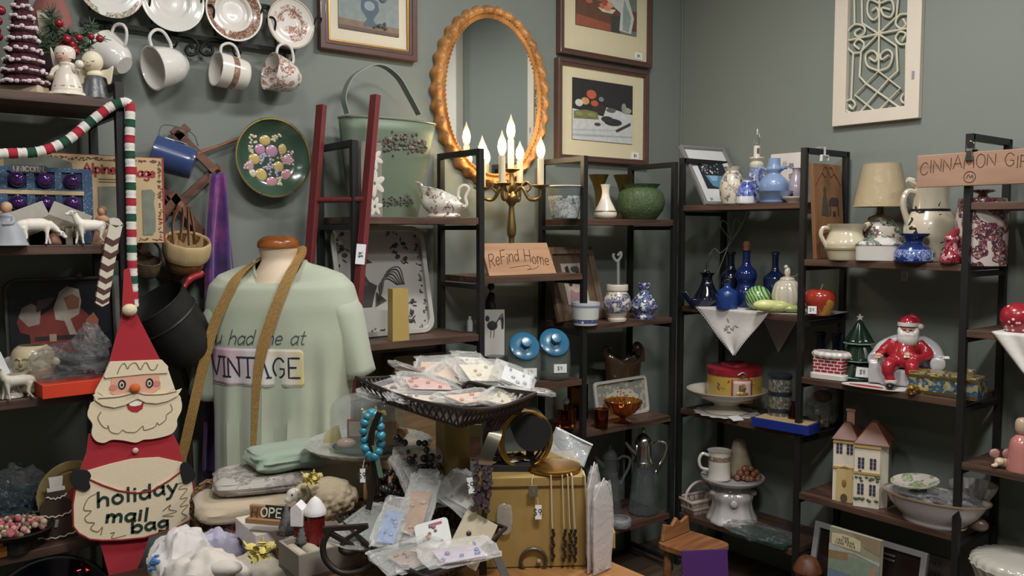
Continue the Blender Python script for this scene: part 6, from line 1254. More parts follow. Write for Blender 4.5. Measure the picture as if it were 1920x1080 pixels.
p = onE(1398, .45); t, s = pot('gourd_bottle', 'tall cobalt blue double-bulbed bottle with a cork stopper', 'bottle', p, [(18, 0), (22, 8), (22, 28), (16, 42), (20, 56), (18, 68), (8, 80), (7, 104), (9, 106)], film(.8, '1a2c60', .05, .05, 20, '5a78c8')); lath(t, s, 'cork', [(6, 104), (6, 112), (7, 116), (5, 122), (0, 124)], mat('8a5a3e', .8))
p = onE(1452, .6); pot('navy_bottle', 'dark navy bottle with a thin neck behind the white ribbed jar', 'bottle', p, [(18, 0), (20, 4), (21, 50), (19, 60), (7, 72), (6, 98), (8, 102), (6, 106)], film(.8, '18244a', .05, .05, 20, '5068a0'))
p = onE(1363, .04); t, s = pot('blue_apothecary_bottle', 'small round cobalt blue bottle with a clear stopper at the front of the cloth', 'bottle', p, [(19, 0), (20, 3), (20, 24), (16, 34), (7, 40), (6, 48)], film(.75, '24468c', .05, .3, 60, '6088d8')); lath(t, s, 'stopper', [(6, 48), (6, 54), (4, 55)], glass('e8eaec', .05), n=0)
p = onE(1421, .18); s = mpp(p); t = thing('watermelon', 'small ceramic watermelon with light and dark green swirled stripes', 'fruit', p, FACE)
m_, nt, b = _new('melon_rind'); b.inputs['Roughness'].default_value = .25; b.inputs['Coat Weight'].default_value = .4
wv = nt.nodes.new('ShaderNodeTexWave'); wv.inputs['Scale'].default_value = 26; wv.inputs['Distortion'].default_value = 2.5; wv.inputs['Detail'].default_value = 2; nt.links.new(_coords(nt, (1, 1, 1), (0, .6, .4)), wv.inputs['Vector']); nt.links.new(_ramp(nt, wv.outputs['Fac'], [(.2, '3a6a3a'), (.5, '86b068'), (.8, 'a4c684')]), b.inputs['Base Color'])
MB().ball((0, 0, 23 * s), (24 * s, 24 * s, 23 * s), 28, 18).done('rind', m_, t)
p = onE(1452, .02); s = mpp(p); t = thing('corn_cob', 'ceramic corn cob in pale green husk lying in front of the watermelon', 'vegetable', p, FACE - .15)
MB().ball((-4 * s, 0, 12 * s), (34 * s, 12 * s, 11.5 * s), 28, 14).done('husk', cer('c4cc86'), t); MB().ball((-16 * s, -3 * s, 14 * s), (24 * s, 11 * s, 11 * s), 24, 14).done('cob', mat('d4d490', .3, 0, .15, 160, .3), t); MB().ball((32 * s, -2 * s, 8 * s), (20 * s, 9 * s, 7 * s), 16, 10).done('leaf', cer('9fae68'), t)
p = onE(1475, .28); t, s = pot('ribbed_jar', 'cream ribbed melon-shaped jar with a small bird on its lid', 'jar', p, [(18, 0), (20, 3), (26, 18), (27, 34), (22, 52), (13, 60)], cer('c9c1ae'), 0, 60, fn=lambda a, z: 1 + .035 * math.sin(a * 16 + z * 18)); lath(t, s, 'lid', [(14, 60), (12, 64), (0, 67)], cer('c9c1ae')); MB().ball((0, 0, 74 * s), (6 * s, 5 * s, 10 * s), 12, 8).ball((-3 * s, 0, 84 * s), 4 * s, 10, 8).done('bird', cer('c9c1ae'), t); rod(t, s, 'twig', [(-12, 63), (0, 67), (14, 66), (22, 72)], 1.6, mat('6a5a44', .6))
p = onE(1537, .20); t, s = pot('apple_jar', 'red and yellow ceramic apple jar right of the bookcase post', 'jar', p, [(16, 0), (20, 3), (27, 20), (29, 32), (25, 44), (14, 49), (6, 46)], sprig('9a3428', ['b8843c', '8a2a24', 'a86a34'], 8, .55, .2, 6, .5), 0); rod(t, s, 'stem', [(0, 46), (3, 54), (5, 58)], 1.6, mat('8a9a70', .6)); tagcard(t, 'price_sticker', (-22 * s, -22 * s, 12 * s), 15 * s, 14 * s, -.4)
# --- bay E, third shelf
p = onR(1362, ZE[2], .30); s = mpp(p); t = thing('doily', 'round white lace doily under the cream cake stand', 'doily', p, FACE); MB().prism(oval(58 * s, 58 * s, 72, 0, 0, lambda a: 1 + .05 * math.sin(a * 16)), .002, 'xy', .0015).done('lace', LW, t, False)
p = onR(1362, ZE[2] + .003, .30); t, s = pot('cake_stand', 'cream pottery cake stand with a beaded edge carrying the yellow tin', 'cake stand', p, [(38, 0), (40, 2), (26, 8), (22, 14), (36, 21), (58, 30), (72, 40), (74, 43)], cer('cfc7b6'), 2.0, 64)
p3 = Vector((p.x, p.y, p.z + 25 * s)) ; pt = Vector(p3) + RT * (14 * s)
YT = sprig('b89a4a', ['6a3c34', '5a5a3a', '8a4a3c'], 24, .62, .3, 12, .60); t, s = pot('cake_tin', 'yellow flowered cake tin with a red lid standing on the cake stand', 'tin', pt, [(50, 0), (50.5, 1), (50.5, 52)], YT, 0, 48, n=1)
lath(t, s, 'lid', [(51.5, 48), (52, 50), (52, 60), (49, 62), (26, 63), (24, 67), (22, 68)], mat('8e2430', .3, 0, .08, 12, 0, .3), n=0); MB().grid(lambda u, v: (51.2 * s * math.sin((u - .5) * .76 + .02), -51.2 * s * math.cos((u - .5) * .76 + .02), (8 + 36 * v) * s), 10, 6).done('label_border', mat('9a3a3a', .5), t, solid=.0012); MB().grid(lambda u, v: (51.8 * s * math.sin((u - .5) * .64 + .02), -51.8 * s * math.cos((u - .5) * .64 + .02), (11 + 30 * v) * s), 10, 6).done('label', mat('b8a49c', .5), t, solid=.0014); MB().ball((1 * s, -52 * s, 18 * s), (12 * s, 1.4 * s, 4 * s), 12, 6).ball((1 * s, -52 * s, 28 * s), (7 * s, 1.4 * s, 9 * s), 12, 6).done('picture', sprig('a88a4a', ['5a4a30', '8a5a3c'], 60, .5), t); MB().tube([(0, -52 * s, 47 * s), (8 * s, -54 * s, 53 * s), (0, -55 * s, 58 * s), (-8 * s, -54 * s, 53 * s)], 1.2 * s, 6, True).done('clasp', WIRE, t)
b0 = None
for k, lb in ((0, 'bottom'), (1, 'middle'), (2, 'top')):
 p = onR(1461, ZE[2] + .0005, .24); s = mpp(p); L = (p.x, p.y, p.z + k * 31.5 * s); lb = 'small round floral tin with dark bands, %s one of the stack of three' % lb
 if b0 is None:
  b0 = thing('round_tin', lb, 'tin', L, FACE, 'stacked floral tins'); MB().lathe([(0, 0), (21 * s, 0), (21 * s, 30 * s), (0, 30 * s)], 32).done('body', sprig('8f8f88', ['4a4a44', '6c6a5c'], 55, .45, .3, 30, .35), b0); lath(b0, s, 'lid', [(21.6, 24), (22, 24.5), (22, 31), (0, 31)], mat('232a33', .35), n=0)
 else: dup(b0, L, None, lb)
p = onR(1487, ZE[2], .18); t, s = pot('red_glass_bottle', 'narrow red and clear glass bottle between the tins and the post', 'bottle', p, [(9, 0), (10, 3), (10, 22), (8, 34), (5, 44), (6, 50)], glass('b04038', .08), 1.2)
p = onR(1460, ZE[2], -.10); s = mpp(p); t = thing('blue_box', 'flat royal blue box lying at the front of the shelf below the tins', 'box', (p.x, p.y, p.z), RW + .12); MB().box((.005, .045, .0185), (.24, .10, .036)).done('tray', mat('1c2c7c', .4, 0, .12, 12), t, False, .001); MB().box((.005, .045, .0372), (.22, .09, .002)).done('card_insert', mat('a89468', .6), t, False)
p = onR(1380, ZE[2], -.01); s = mpp(p); t = thing('folded_paper', 'small white folded paper at the front of the cake stand shelf', 'paper', p, FACE + .4); MB().at((0, 0, .006), (.3, 0, 0)).box((0, 0, 0), (24 * s, 18 * s, .0015)).done('paper', mat('c8c8c6', .7), t, False); t.children[0].location.z = .0
p = onR(1541, ZE[2], .55); s = mpp(p); t = thing('cellophane_parcel', 'clear cellophane parcel tied with gold behind the bookcase post', 'bag', p, FACE); mb = MB(); crumple(mb, (0, 0, 44 * s), (30 * s, 22 * s, 42 * s), .35, 18, 14, 41, 2.5, .001); mb.done('cellophane', CLEAR, t, False); lath(t, s, 'gold_tie', [(6, 4), (9, 8), (7, 16), (9, 24)], metal('b08a3a', .25)); MB().ball((0, 0, 58 * s), (18 * s, 12 * s, 12 * s), 12, 8).done('contents', mat('5a3028', .5, 0, .3, 60), t)
# --- bay E, fourth shelf
p = onR(1309, ZE[3], .22); s = mpp(p); t = thing('ceramic_basket', 'small white ceramic woven basket with a tall arched handle', 'basket', p, FACE + .5)
PK = mat('c4b2a6', .35, 0, .06, 30, 0, .2); Q = lambda w1, d1, z: [(-w1 * s, -d1 * s, z * s), (w1 * s, -d1 * s, z * s), (w1 * s, d1 * s, z * s), (-w1 * s, d1 * s, z * s)]
mb = MB(); mb.add(Q(20, 13, 0), [(3, 2, 1, 0)])
for k in range(4):
 A0, A1 = Q(20, 13, 1)[k], Q(20, 13, 1)[(k + 1) % 4]; B0, B1 = Q(32, 20, 27)[k], Q(32, 20, 27)[(k + 1) % 4]
 for j in range(5 if k % 2 == 0 else 3):
  n_ = 5 if k % 2 == 0 else 3; f0, f1 = (j + .1) / n_, (j + .88) / n_; vv = [Vector(A0).lerp(Vector(A1), f0), Vector(A0).lerp(Vector(A1), f1), Vector(B0).lerp(Vector(B1), f1), Vector(B0).lerp(Vector(B1), f0)]; mb.add(vv, [(0, 1, 2, 3)])
 mb.bar(Vector(A0).lerp(Vector(B0), .45), Vector(A1).lerp(Vector(B1), .45), 4 * s, 3 * s)
mb.done('weave', PK, t, False, solid=.003); MB().tube([Vector(q) for q in Q(33, 21, 28)], 3.4 * s, 8, True).done('rim', PK, t); rod(t, s, 'handle', [(-32, 27), (-26, 44), (-10, 56), (8, 57), (24, 48), (32, 27)], 2.6, PK)
p = onR(1372, ZE[3], .34); t, s = pot('stump_cake_stand', 'white ceramic stand shaped like a tree stump with a round plate top', 'cake stand', p, [(46, 0), (46, 4), (40, 16), (36, 34), (39, 48), (36, 56), (32, 62), (30, 70)], cer('c4bfbc'), 0, 60, fn=lambda a, z: 1 + .05 * math.sin(a * 5 + 1) + .02 * math.sin(a * 13)); lath(t, s, 'plate', [(30, 70), (50, 74), (57, 80), (58, 84), (52, 82), (30, 78)], cer('c4bfbc'), n=2, seg=56); MB().ball((-6 * s, -38 * s, 42 * s), (8 * s, 5 * s, 8 * s), 12, 8).done('knot', cer('c4bfbc'), t); MB().ball((34 * s, -12 * s, 55 * s), (9 * s, 7 * s, 6 * s), 10, 8).ball((-36 * s, -8 * s, 54 * s), (9 * s, 7 * s, 6 * s), 10, 8).done('branch_stub', cer('c4bfbc'), t)
pz_ = p.z + 80 * s
def onst(dx, dy): q = Vector((p.x, p.y, pz_)) + RT * (dx * s) + FH * (dy * s); return q
q = onst(-27, -8); t2, s2 = pot('mug', 'white mug with a brown leaf border standing on the stump-shaped cake stand', 'mug', q, [(19, 0), (21, 3), (20, 20), (21, 50), (22.5, 55)], sprig('cdc6bd', ['7a6a54', '8f7c60'], 60, .42, .2, 24, .3, ('z', .082, .104)), 1.6); rod(t2, s2, 'handle', [(-20, 45), (-32, 48), (-38, 36), (-34, 22), (-21, 18)], 3, cer('cdc6bd'))
q = onst(14, 8); pot('pear_ornament', 'tall mottled grey-beige pear-shaped stone ornament on the stump-shaped stand', 'ornament', q, [(16, 0), (22, 8), (23, 22), (18, 42), (14, 56), (12, 66), (6, 72), (0, 73)], mat('9c9078', .3, 0, .2, 25, 0, .2))
q = onst(26, -16); t = thing('grape_cluster', 'bunch of copper-brown glass grapes at the right of the stump-shaped stand', 'fruit', q, FACE); r = random.Random(17); GB = mat('8a5a48', .3, .1, .15, 30, 0, .3)
for k in range(26):
 lv = 0 if k < 13 else (1 if k < 22 else 2); a = r.random() * 6.28; rr_ = r.uniform(2, 26 - 8 * lv); MB().ball((rr_ * math.cos(a) * s, rr_ * math.sin(a) * s * .5, (5.5 + lv * 8.5) * s), 5.6 * s, 10, 8).done('grape', GB, t)
p = onR(1432, ZE[3], .06); s = mpp(p); t = thing('wrapped_dish', 'flat dark green dish in crinkled clear wrap on the lowest right shelf', 'dish', p, RW + .1); MB().prism(rrect(116 * s, 66 * s, .012, 4), .012, 'xy', .008).done('dish', mat('22382e', .3, 0, .4, 60), t); mb = MB(); crumple(mb, (-8 * s, 0, 9 * s), (70 * s, 40 * s, 13 * s), .3, 24, 12, 51, 3.0, .001); mb.done('wrap', CLEAR, t, False)
c0 = pD(1300, 1010, 3.08); zt = c0.z; t = thing('childs_chair', 'small varnished wooden stool with a scalloped seat and turned legs on the floor', 'stool', (c0.x, c0.y, 0), FACE + .75)
sw = .088; so = catmull([(-sw, -sw, 0), (-sw * .5, -sw * 1.12, 0), (0, -sw * .98, 0), (sw * .5, -sw * 1.12, 0), (sw, -sw, 0), (sw * 1.1, 0, 0), (sw, sw, 0), (0, sw * 1.02, 0), (-sw, sw, 0), (-sw * 1.1, 0, 0)], 4, True); VW = wood('9a6a44', '74482c', .8, 'x', .4)
MB().prism([(q.x, q.y) for q in so], .022, 'xy', zt - .025).done('seat', VW, t, False, .003); MB().prism([(-sw * .95, zt - .012), (sw * .95, zt - .012), (sw * .8, zt + .05), (sw * .3, zt + .035), (0, zt + .06), (-sw * .3, zt + .035), (-sw * .8, zt + .05)], .014, 'xz', sw * .9).done('back_rail', VW, t, False, .003)
for sx in (-1, 1):
 for sy in (-1, 1): MB().lathe(smooth_prof([(0, 0), (.010, .0), (.012, .08), (.018, .14), (.010, .2), (.016, .26), (.010, zt - .04)], 3), 14, (sx * .065, sy * .065, 0)).done('leg', VW, t)
b0 = pD(1332, 1045, 2.9); t = thing('notebook', 'purple spiral-bound notebook standing against the scalloped wooden stool', 'notebook', (b0.x, b0.y, 0), FACE + .12, None, -.16); hh = b0.z * 1.02; MB().box((0, 0, hh / 2), (.165, .008, hh)).done('cover', mat('4a2464', .5), t, False, .001); MB().box((.002, .009, hh / 2), (.158, .010, hh * .985)).done('pages', mat('c8c4ba', .8), t, False)
for k in range(22): MB().tube([(-.083 + .006 * math.cos(q * .7), .004 + .010 * math.sin(q * .7), hh * (k + .7) / 22.5) for q in range(9)], .0011, 5, True).done('spiral_ring', WIRE, t)
# --- bay F, top shelf
ya = RP[1][1] - .03; a = pX(1524, 487, RX + .05); x0 = RX + .035; x1 = x0 + .19
t = thing('wooden_plaque', 'tall warm brown wooden plaque with a carved figure of a woman at a hearth', 'plaque', (x0, ya, ZF[0]), 0, None, -.07)
xx = x0
for _ in range(20):
 if proj((xx, ya, 1.5))[0] > 1591: break
 xx += .01
w_ = xx - x0; h = pY(1550, 306, ya).z - ZF[0]
MB().prism(rect(0, 0, w_, h), .016, 'xz', 0).done('board', wood('8c6444', '765036', .6, 'z', .5), t, False, .002); CV = mat('5e3a26', .7); CV2 = mat('4c4238', .7)
mb = MB(); sx = lambda u: u * w_; sz = lambda v: v * h
for pts in ([(.06, .78), (.2, .86), (.3, .9), (.4, .86), (.5, .92), (.6, .86), (.7, .9), (.8, .86), (.94, .78)], [(.3, .9), (.36, .96), (.46, .96), (.5, .92), (.54, .96), (.64, .96), (.7, .9)], [(.1, .24), (.5, .28), (.9, .24)], [(.2, .08), (.25, .2), (.75, .2), (.8, .08)]): mb.tube(catmull([(sx(u), -.0085, sz(v)) for u, v in pts], 5), .0022, 5)
mb.done('carved_border', CV, t); mb = MB()
for k, pts in enumerate(([(.22, .46), (.5, .45), (.44, .62), (.4, .68), (.32, .68), (.28, .62)], [(.48, .56), (.84, .56), (.84, .64), (.6, .65), (.5, .62)], [(.52, .46), (.56, .46), (.56, .56), (.52, .56)], [(.8, .46), (.84, .46), (.84, .56), (.8, .56)], [(.62, .45), (.72, .45), (.72, .50), (.62, .50)])): mb.mat(0 if k == 0 else 1); mb.prism([(sx(u), sz(v)) for u, v in pts], .002, 'xz', -.0085)
mb.mat(0).prism(oval(.011, .014, 14, sx(.37), sz(.72)), .002, 'xz', -.0085); mb.done('figure_carving', [CV2, mat('3e3630', .7)], t, False)
q = pX(1533, 300, RX + .03); t = thing('white_bracket', 'small white plastic clip hooked over the top rail by the wooden plaque', 'clip', (RX + .05, ya - .005, H + .313)); MB().strap([(-.014, -.012, -.052), (-.012, -.012, -.03), (.03, -.012, -.03), (.03, -.012, -.048)], (0, 1, 0), .010, .006).strap([(.01, -.012, -.032), (.01, -.012, .002), (.01, .02, .002)], (1, 0, 0), .012, .002).done('clip', mat('c8c8c8', .5), t, False)
CRM = cer('c9bea4')
p = onR(1584, ZF[0], .12); t, s = pot('cream_pitcher', 'small cream pottery pitcher with an embossed band, by the wooden plaque', 'pitcher', p, [(28, 0), (30, 3), (36, 24), (36, 34), (31, 48), (30, 56), (36, 68)], CRM, 1.8); rod(t, s, 'handle', [(-30, 60), (-42, 60), (-46, 48), (-40, 34), (-32, 20)], 4, CRM); lath(t, s, 'embossed_band', [(34.5, 18), (36.4, 20), (37.2, 24), (36.2, 26)], mat('a09878', .4)); rod(t, s, 'spout', [(30, 58), (40, 66), (45, 68)], (7, 4), CRM)
p = onR(1648, ZF[0], .14); s = mpp(p); t = thing('covered_dish', 'white covered china dish with a dark sprig on its sloping lid', 'dish', p, RW + .25); WC = cer('c6c2bc')
MB().prism(rrect(76 * s, 56 * s, 12 * s, 5), 30 * s, 'xy', 15.5 * s).done('base', WC, t, True, .003); mb = MB(); R0 = rrect(78 * s, 58 * s, 12 * s, 5); R1 = rrect(34 * s, 22 * s, 8 * s, 5); n_ = len(R0); mb.add([(a, b, 30 * s) for a, b in R0] + [(a, b, 32 * s) for a, b in R0] + [(a, b, 48 * s) for a, b in R1], [tuple(range(n_))[::-1], tuple(range(2 * n_, 3 * n_))] + [(k * n_ + i, k * n_ + (i + 1) % n_, (k + 1) * n_ + (i + 1) % n_, (k + 1) * n_ + i) for k in (0, 1) for i in range(n_)]); mb.done('lid', sprig('c6c2bc', ['4a5450', '6c7470'], 30, .5, .2, 12, .5), t)
p = onR(1648, ZF[0], .62); t, s = pot('table_lamp', 'table lamp with a cream shade in shiny plastic wrap and painted china base', 'lamp', p, [(24, 0), (26, 3), (26, 6), (37, 24), (40, 42), (34, 62), (20, 76), (10, 80)], sprig('bdb2a4', ['3c4844', '6a4a44', '525c54'], 24, .52, .2, 12, .44)); z = lambda py: hz(p, py) / s
lath(t, s, 'brass_cap', [(22, 74), (20, 80), (9, 84), (6, 90), (6, z(382))], mat('5e5040', .4, .5), n=2)
MB().lathe([(q * s, k * s) for q, k in ((49, z(388)), (47.5, z(386)), (33, z(309)), (31.5, z(309)), (46, z(385)), (48, z(388)))], 48).done('lamp_shade', mat('b8a480', .8, 0, .04, 30), t); MB().lathe([(q * s, k * s) for q, k in ((50, z(389)), (49.2, z(380)), (41, z(345)), (34.5, z(308)), (30, z(306)))], 40, fn=lambda a, z_: 1 + .012 * math.sin(a * 9 + z_ * 30) + .006 * math.sin(a * 23)).done('plastic_wrap', film(.22, 'a09888', .08, 1.0, 34), t)
p = onR(1712, ZF[0], .05); t, s = pot('cobalt_vase', 'squat cobalt blue speckled vase with a wide flared lip and sticker', 'vase', p, [(32, 0), (34, 4), (33, 18), (26, 30), (17, 36), (17, 42), (26, 50), (28, 54)], sprig('1c2c60', ['6a7cae', '8a98c0', '34488a'], 110, .50, .15, 12, .40, ('z', .006, .045)), 1.8); tagcard(t, 'barcode_sticker', (27 * s, -24 * s, 14 * s), 17 * s, 17 * s, .7)
COW = sprig('c6bca6', ['2a2420'], 7, .78, .2, 9, .50)
p = onR(1742, ZF[0], .52); t, s = pot('tall_pitcher', 'large cream pitcher with dark cow-like patches and a black neck band', 'pitcher', p, [(34, 0), (36, 4), (40, 30), (46, 52), (44, 74), (34, 92), (32, 98), (31, 120), (33, 146), (36, 152)], COW, 2.0); lath(t, s, 'neck_band', [(33.4, 93), (34, 94), (33.4, 98), (32.6, 98)], mat('262230', .3), n=0); rod(t, s, 'handle', [(-28, 128), (-44, 130), (-52, 110), (-46, 84), (-40, 68)], 5.5, cer('c6bca6')); rod(t, s, 'spout', [(-26, 142), (-40, 150), (-46, 152)], (9, 5), cer('c6bca6'))
p = onR(1783, ZF[0], .02); s = mpp(p); t, s = pot('red_glass_rooster', 'mottled red glass pitcher shaped like a rooster in front of the cow-patched pitcher', 'pitcher', p, [(16, 0), (20, 4), (19, 14), (13, 26), (11, 38), (13, 46), (10, 52)], sprig('8a2c34', ['b8848a', '6a1c26', 'a04a50'], 45, .48, .12, 16, .35), 0, 30); rod(t, s, 'head_and_tail', [(-4, 48), (4, 58), (14, 62), (20, 54)], (8, 3), mat('8a2c34', .15, 0, .2, 30, 0, .4)); rod(t, s, 'handle', [(12, 50), (24, 58), (30, 40), (18, 18)], 2.6, mat('5a1c24', .15))
p = onR(1838, ZF[0], .30); t, s = pot('canister', 'tall white canister with red and dark folk-leaf stripes behind the bookcase post', 'canister', p, [(42, 0), (44, 4), (44, 96), (38, 106)], sprig('bfb2aa', ['6a3440', '4a2c34', '7c4a50'], 36, .50, .2, 9, .46), 0); lath(t, s, 'lid', [(38, 106), (41, 107), (41, 118), (36, 122), (12, 124), (8, 130), (20, 134), (18, 138), (0, 139)], sprig('bfb2aa', ['6a3440'], 50, .5, .2, 9, .4))
# --- bay F, second shelf
p = onR(1558, ZF[1], .16); s = mpp(p); t = thing('brick_chimney', 'ceramic red brick chimney capped and edged with white snow', 'ornament', p, RW + .15)
MB().box((0, 0, 26 * s), (56 * s, 36 * s, 40 * s)).done('bricks', brickmat('a03038', '8c2832', 'd0c6c2', 32, 32, .06, (PI / 2, 0, 0), .3, .2, .8, .4), t, False, .002); mb = MB()
for i in range(16):
 a = i / 16 * 2 * PI; mb.ball((29 * s * math.cos(a) * (1 if abs(math.cos(a)) > .7 else 1.1), 19 * s * math.sin(a), (46 + 4 * noise.noise((i, 0, 0))) * s), (9 * s, 8 * s, 7 * s), 8, 6)
mb.box((0, 0, 48 * s), (56 * s, 34 * s, 8 * s)); mb.done('snow_cap', cer('d4cec8'), t, remesh=2 * s, sm=2); mb = MB(); mb.prism(rrect(68 * s, 46 * s, 10 * s, 4), 11 * s, 'xy', 6 * s); mb.done('snow_base', cer('d4cec8'), t, True, .003)
for px, fr, lb in ((1538, .66, 'black mug'), (1568, .72, 'black mug')):
 p = onR(px, ZF[1], fr); pot('dark_vase', 'black slim vase standing behind the brick chimney, ' + ('left one' if px < 1550 else 'right one'), 'vase', p, [(11, 0), (12, 3), (8, 40), (10, 68), (13, 72)], NAVY, 1)
p = onR(1609, ZF[1], .42); s = mpp(p); GT = mat('16291f', .15, 0, .2, 20, 0, .5)
t, s = pot('ceramic_tree', 'dark green glazed ceramic Christmas tree with a white star', 'tree', p, [(38, 0), (40, 3), (38, 8), (24, 34), (33, 36), (31, 42), (18, 66), (26, 68), (23, 76), (6, 106), (0, 112)], GT, 0, 48, fn=lambda a, z: 1 + .05 * math.sin(a * 9), n=2); st_ = [((7 if i % 2 == 0 else 3) * s * math.sin(i * PI / 5), 116 * s + (7 if i % 2 == 0 else 3) * s * math.cos(i * PI / 5)) for i in range(10)]; MB().prism(st_, 4 * s, 'xz').done('star', cer('d4d0c8'), t, False)
for zz, rr_ in ((36, 33), (68, 26), (6, 39)): MB().lathe([(rr_ * s, (zz - 1) * s), ((rr_ + 1.5) * s, zz * s), (rr_ * s, (zz + 1.5) * s)], 48, fn=lambda a, z: 1 + .05 * math.sin(a * 9)).done('frosted_edge', mat('6a8478', .3), t)
tagcard(t, 'price_tag', (-10 * s, -44 * s, 20 * s), 26 * s, 18 * s, .1, 0, .1)
p = onR(1642, ZF[1], .02); s = mpp(p); t = thing('holiday_mat', 'small white and red holiday felt mat overhanging the shelf under the armchair figure', 'mat', (p.x, p.y, p.z), RW); mo = catmull([(-60, -16, 0), (-56, 10, 0), (-10, 40, 0), (60, 44, 0), (62, 10, 0), (40, -14, 0), (10, -20, 0), (-30, -22, 0)], 3, True); MB().prism([(q.x * s, q.y * s) for q in mo], .003, 'xy', .0022).done('felt', mat('c8c2be', .95), t, False); mr = catmull([(-46, -14, 0), (-30, -4, 0), (10, -2, 0), (18, -14, 0), (-20, -17, 0)], 3, True); MB().prism([(q.x * s, q.y * s) for q in mr], .002, 'xy', .0045).done('red_patch', mat('9c2a30', .95), t, False)
p = onR(1693, ZF[1] + .004, .34); s = mpp(p); t = thing('armchair_figurine', 'ceramic white armchair with a dozing white-bearded man in a red suit', 'figurine', p, FACE - .50)
WA = cer('b8b6b8'); RS = mat('a02430', .2, 0, .06, 15, 0, .4); mb = MB()
mb.box((6 * s, 6 * s, 17 * s), (88 * s, 52 * s, 32 * s)); mb.tube(catmull([(-44 * s, 8 * s, 40 * s), (-38 * s, 24 * s, 66 * s), (4 * s, 30 * s, 84 * s), (44 * s, 24 * s, 72 * s), (58 * s, 6 * s, 44 * s)], 5), 14 * s, 12); mb.box((6 * s, 26 * s, 52 * s), (80 * s, 14 * s, 56 * s))
for sx, ay in (-50, -2), (58, -20): mb.tube([(sx * s, 24 * s, 48 * s), (sx * s, ay * s, 46 * s)], 14 * s, 14); mb.box((sx * s, 10 * s, 22 * s), (20 * s, 40 * s, 40 * s))
mb.done('armchair', WA, t, remesh=2.6 * s, sm=5)
mb = MB(); mb.tube(catmull([(-2 * s, 2 * s, 40 * s), (-1 * s, 0, 56 * s), (2 * s, 3 * s, 74 * s), (4 * s, 6 * s, 88 * s)], 4), [24 * s, 25 * s, 26 * s, 26 * s, 25 * s, 24 * s, 23 * s, 22 * s, 21 * s, 19 * s, 17 * s, 15 * s, 12 * s], 16)
for sx, kx, ky in ((-1, -22, -38), (1, 16, -36)): mb.tube(catmull([(sx * 12 * s, -2 * s, 40 * s), (kx * s, -34 * s, 44 * s), (kx * s * 1.05, ky * s, 28 * s), ((kx + 5) * s, (ky - 2) * s, 10 * s)], 5), [13 * s] * 5 + [12 * s] * 6 + [9 * s] * 5, 12)
mb.tube(catmull([(-18 * s, 4 * s, 82 * s), (-34 * s, 0, 66 * s), (-42 * s, -16 * s, 58 * s)], 4), [10 * s] * 5 + [8 * s] * 4, 10); mb.tube(catmull([(22 * s, 4 * s, 82 * s), (40 * s, 0, 62 * s), (28 * s, -22 * s, 56 * s), (10 * s, -26 * s, 62 * s)], 4), [11 * s] * 6 + [8 * s] * 7, 10)
mb.done('body', RS, t, remesh=2.4 * s, sm=4)
SK = cer('c69a80'); hc = (6 * s, 0, 104 * s); MB().ball(hc, (15 * s, 14 * s, 17 * s), 18, 14).done('head', SK, t); MB().ball((6 * s, -14.5 * s, 103 * s), 3.2 * s, 10, 8).done('nose', cer('c08a78'), t); MB().tube([(-1 * s, -13 * s, 107 * s), (3 * s, -14 * s, 106 * s)], 1.2 * s, 6).tube([(9 * s, -14 * s, 106 * s), (13 * s, -13 * s, 107 * s)], 1.2 * s, 6).done('closed_eyes', mat('4a3830', .5), t)
mb = MB(); mb.ball((6 * s, -6 * s, 90 * s), (19 * s, 13 * s, 17 * s), 16, 12); mb.ball((-7 * s, -3 * s, 102 * s), (6 * s, 9 * s, 11 * s), 10, 8); mb.ball((20 * s, -3 * s, 102 * s), (6 * s, 9 * s, 11 * s), 10, 8); mb.tube([(-6 * s, -14 * s, 97 * s), (6 * s, -17 * s, 99 * s), (18 * s, -14 * s, 97 * s)], 3 * s, 8); mb.done('beard', cer('d4d0cc'), t, remesh=2 * s)
mb = MB(); mb.lathe(smooth_prof([(17 * s, 113 * s), (17 * s, 118 * s), (12 * s, 128 * s), (0, 134 * s)], 3), 24, (6 * s, 1 * s, 0)); mb.tube(catmull([(8 * s, 2 * s, 130 * s), (20 * s, 2 * s, 126 * s), (26 * s, 0, 116 * s)], 4), [8 * s, 8 * s, 7 * s, 7 * s, 6 * s, 5 * s, 4 * s, 4 * s, 4 * s], 10); mb.done('cap', RS, t); MB().lathe([(15 * s, 112 * s), (19 * s, 113 * s), (19 * s, 119 * s), (15 * s, 120 * s)], 24, (6 * s, 1 * s, 0)).done('cap_trim', cer('d4d0cc'), t); MB().ball((27 * s, -2 * s, 113 * s), 5.5 * s, 12, 8).done('bobble', cer('d4d0cc'), t)
for c in ((-42, -20, 57), (8, -28, 62)):
 mb = MB(); mb.ball((c[0] * s, c[1] * s, c[2] * s), (7 * s, 6 * s, 5 * s), 10, 8)
 for k in range(4): mb.tube([((c[0] - 4 + 2.6 * k) * s, (c[1] - 2) * s, c[2] * s), ((c[0] - 6 + 3 * k) * s, (c[1] - 6) * s, (c[2] - 5) * s)], 1.5 * s, 6)
 mb.tube([((c[0] + 5) * s, c[1] * s, c[2] * s), ((c[0] + 9) * s, (c[1] - 4) * s, (c[2] - 1) * s)], 1.6 * s, 6); mb.done('hand', SK, t, remesh=1.1 * s, sm=1)
for kx in (-18, 20): MB().ball((kx * s, -50 * s, 6 * s), (9 * s, 15 * s, 6 * s), 14, 10).done('shoe', mat('17161a', .2, 0, .1, 10, 0, .4), t); MB().lathe([(9 * s, 9 * s), (10.5 * s, 10 * s), (10.5 * s, 15 * s), (9 * s, 16 * s)], 16, (kx * s, -39 * s, 0)).done('trouser_cuff', cer('d4d0cc'), t)
tagcard(t, 'price_sticker', (66 * s, -8 * s, 59 * s), 20 * s, 9 * s, .2, -1.2)
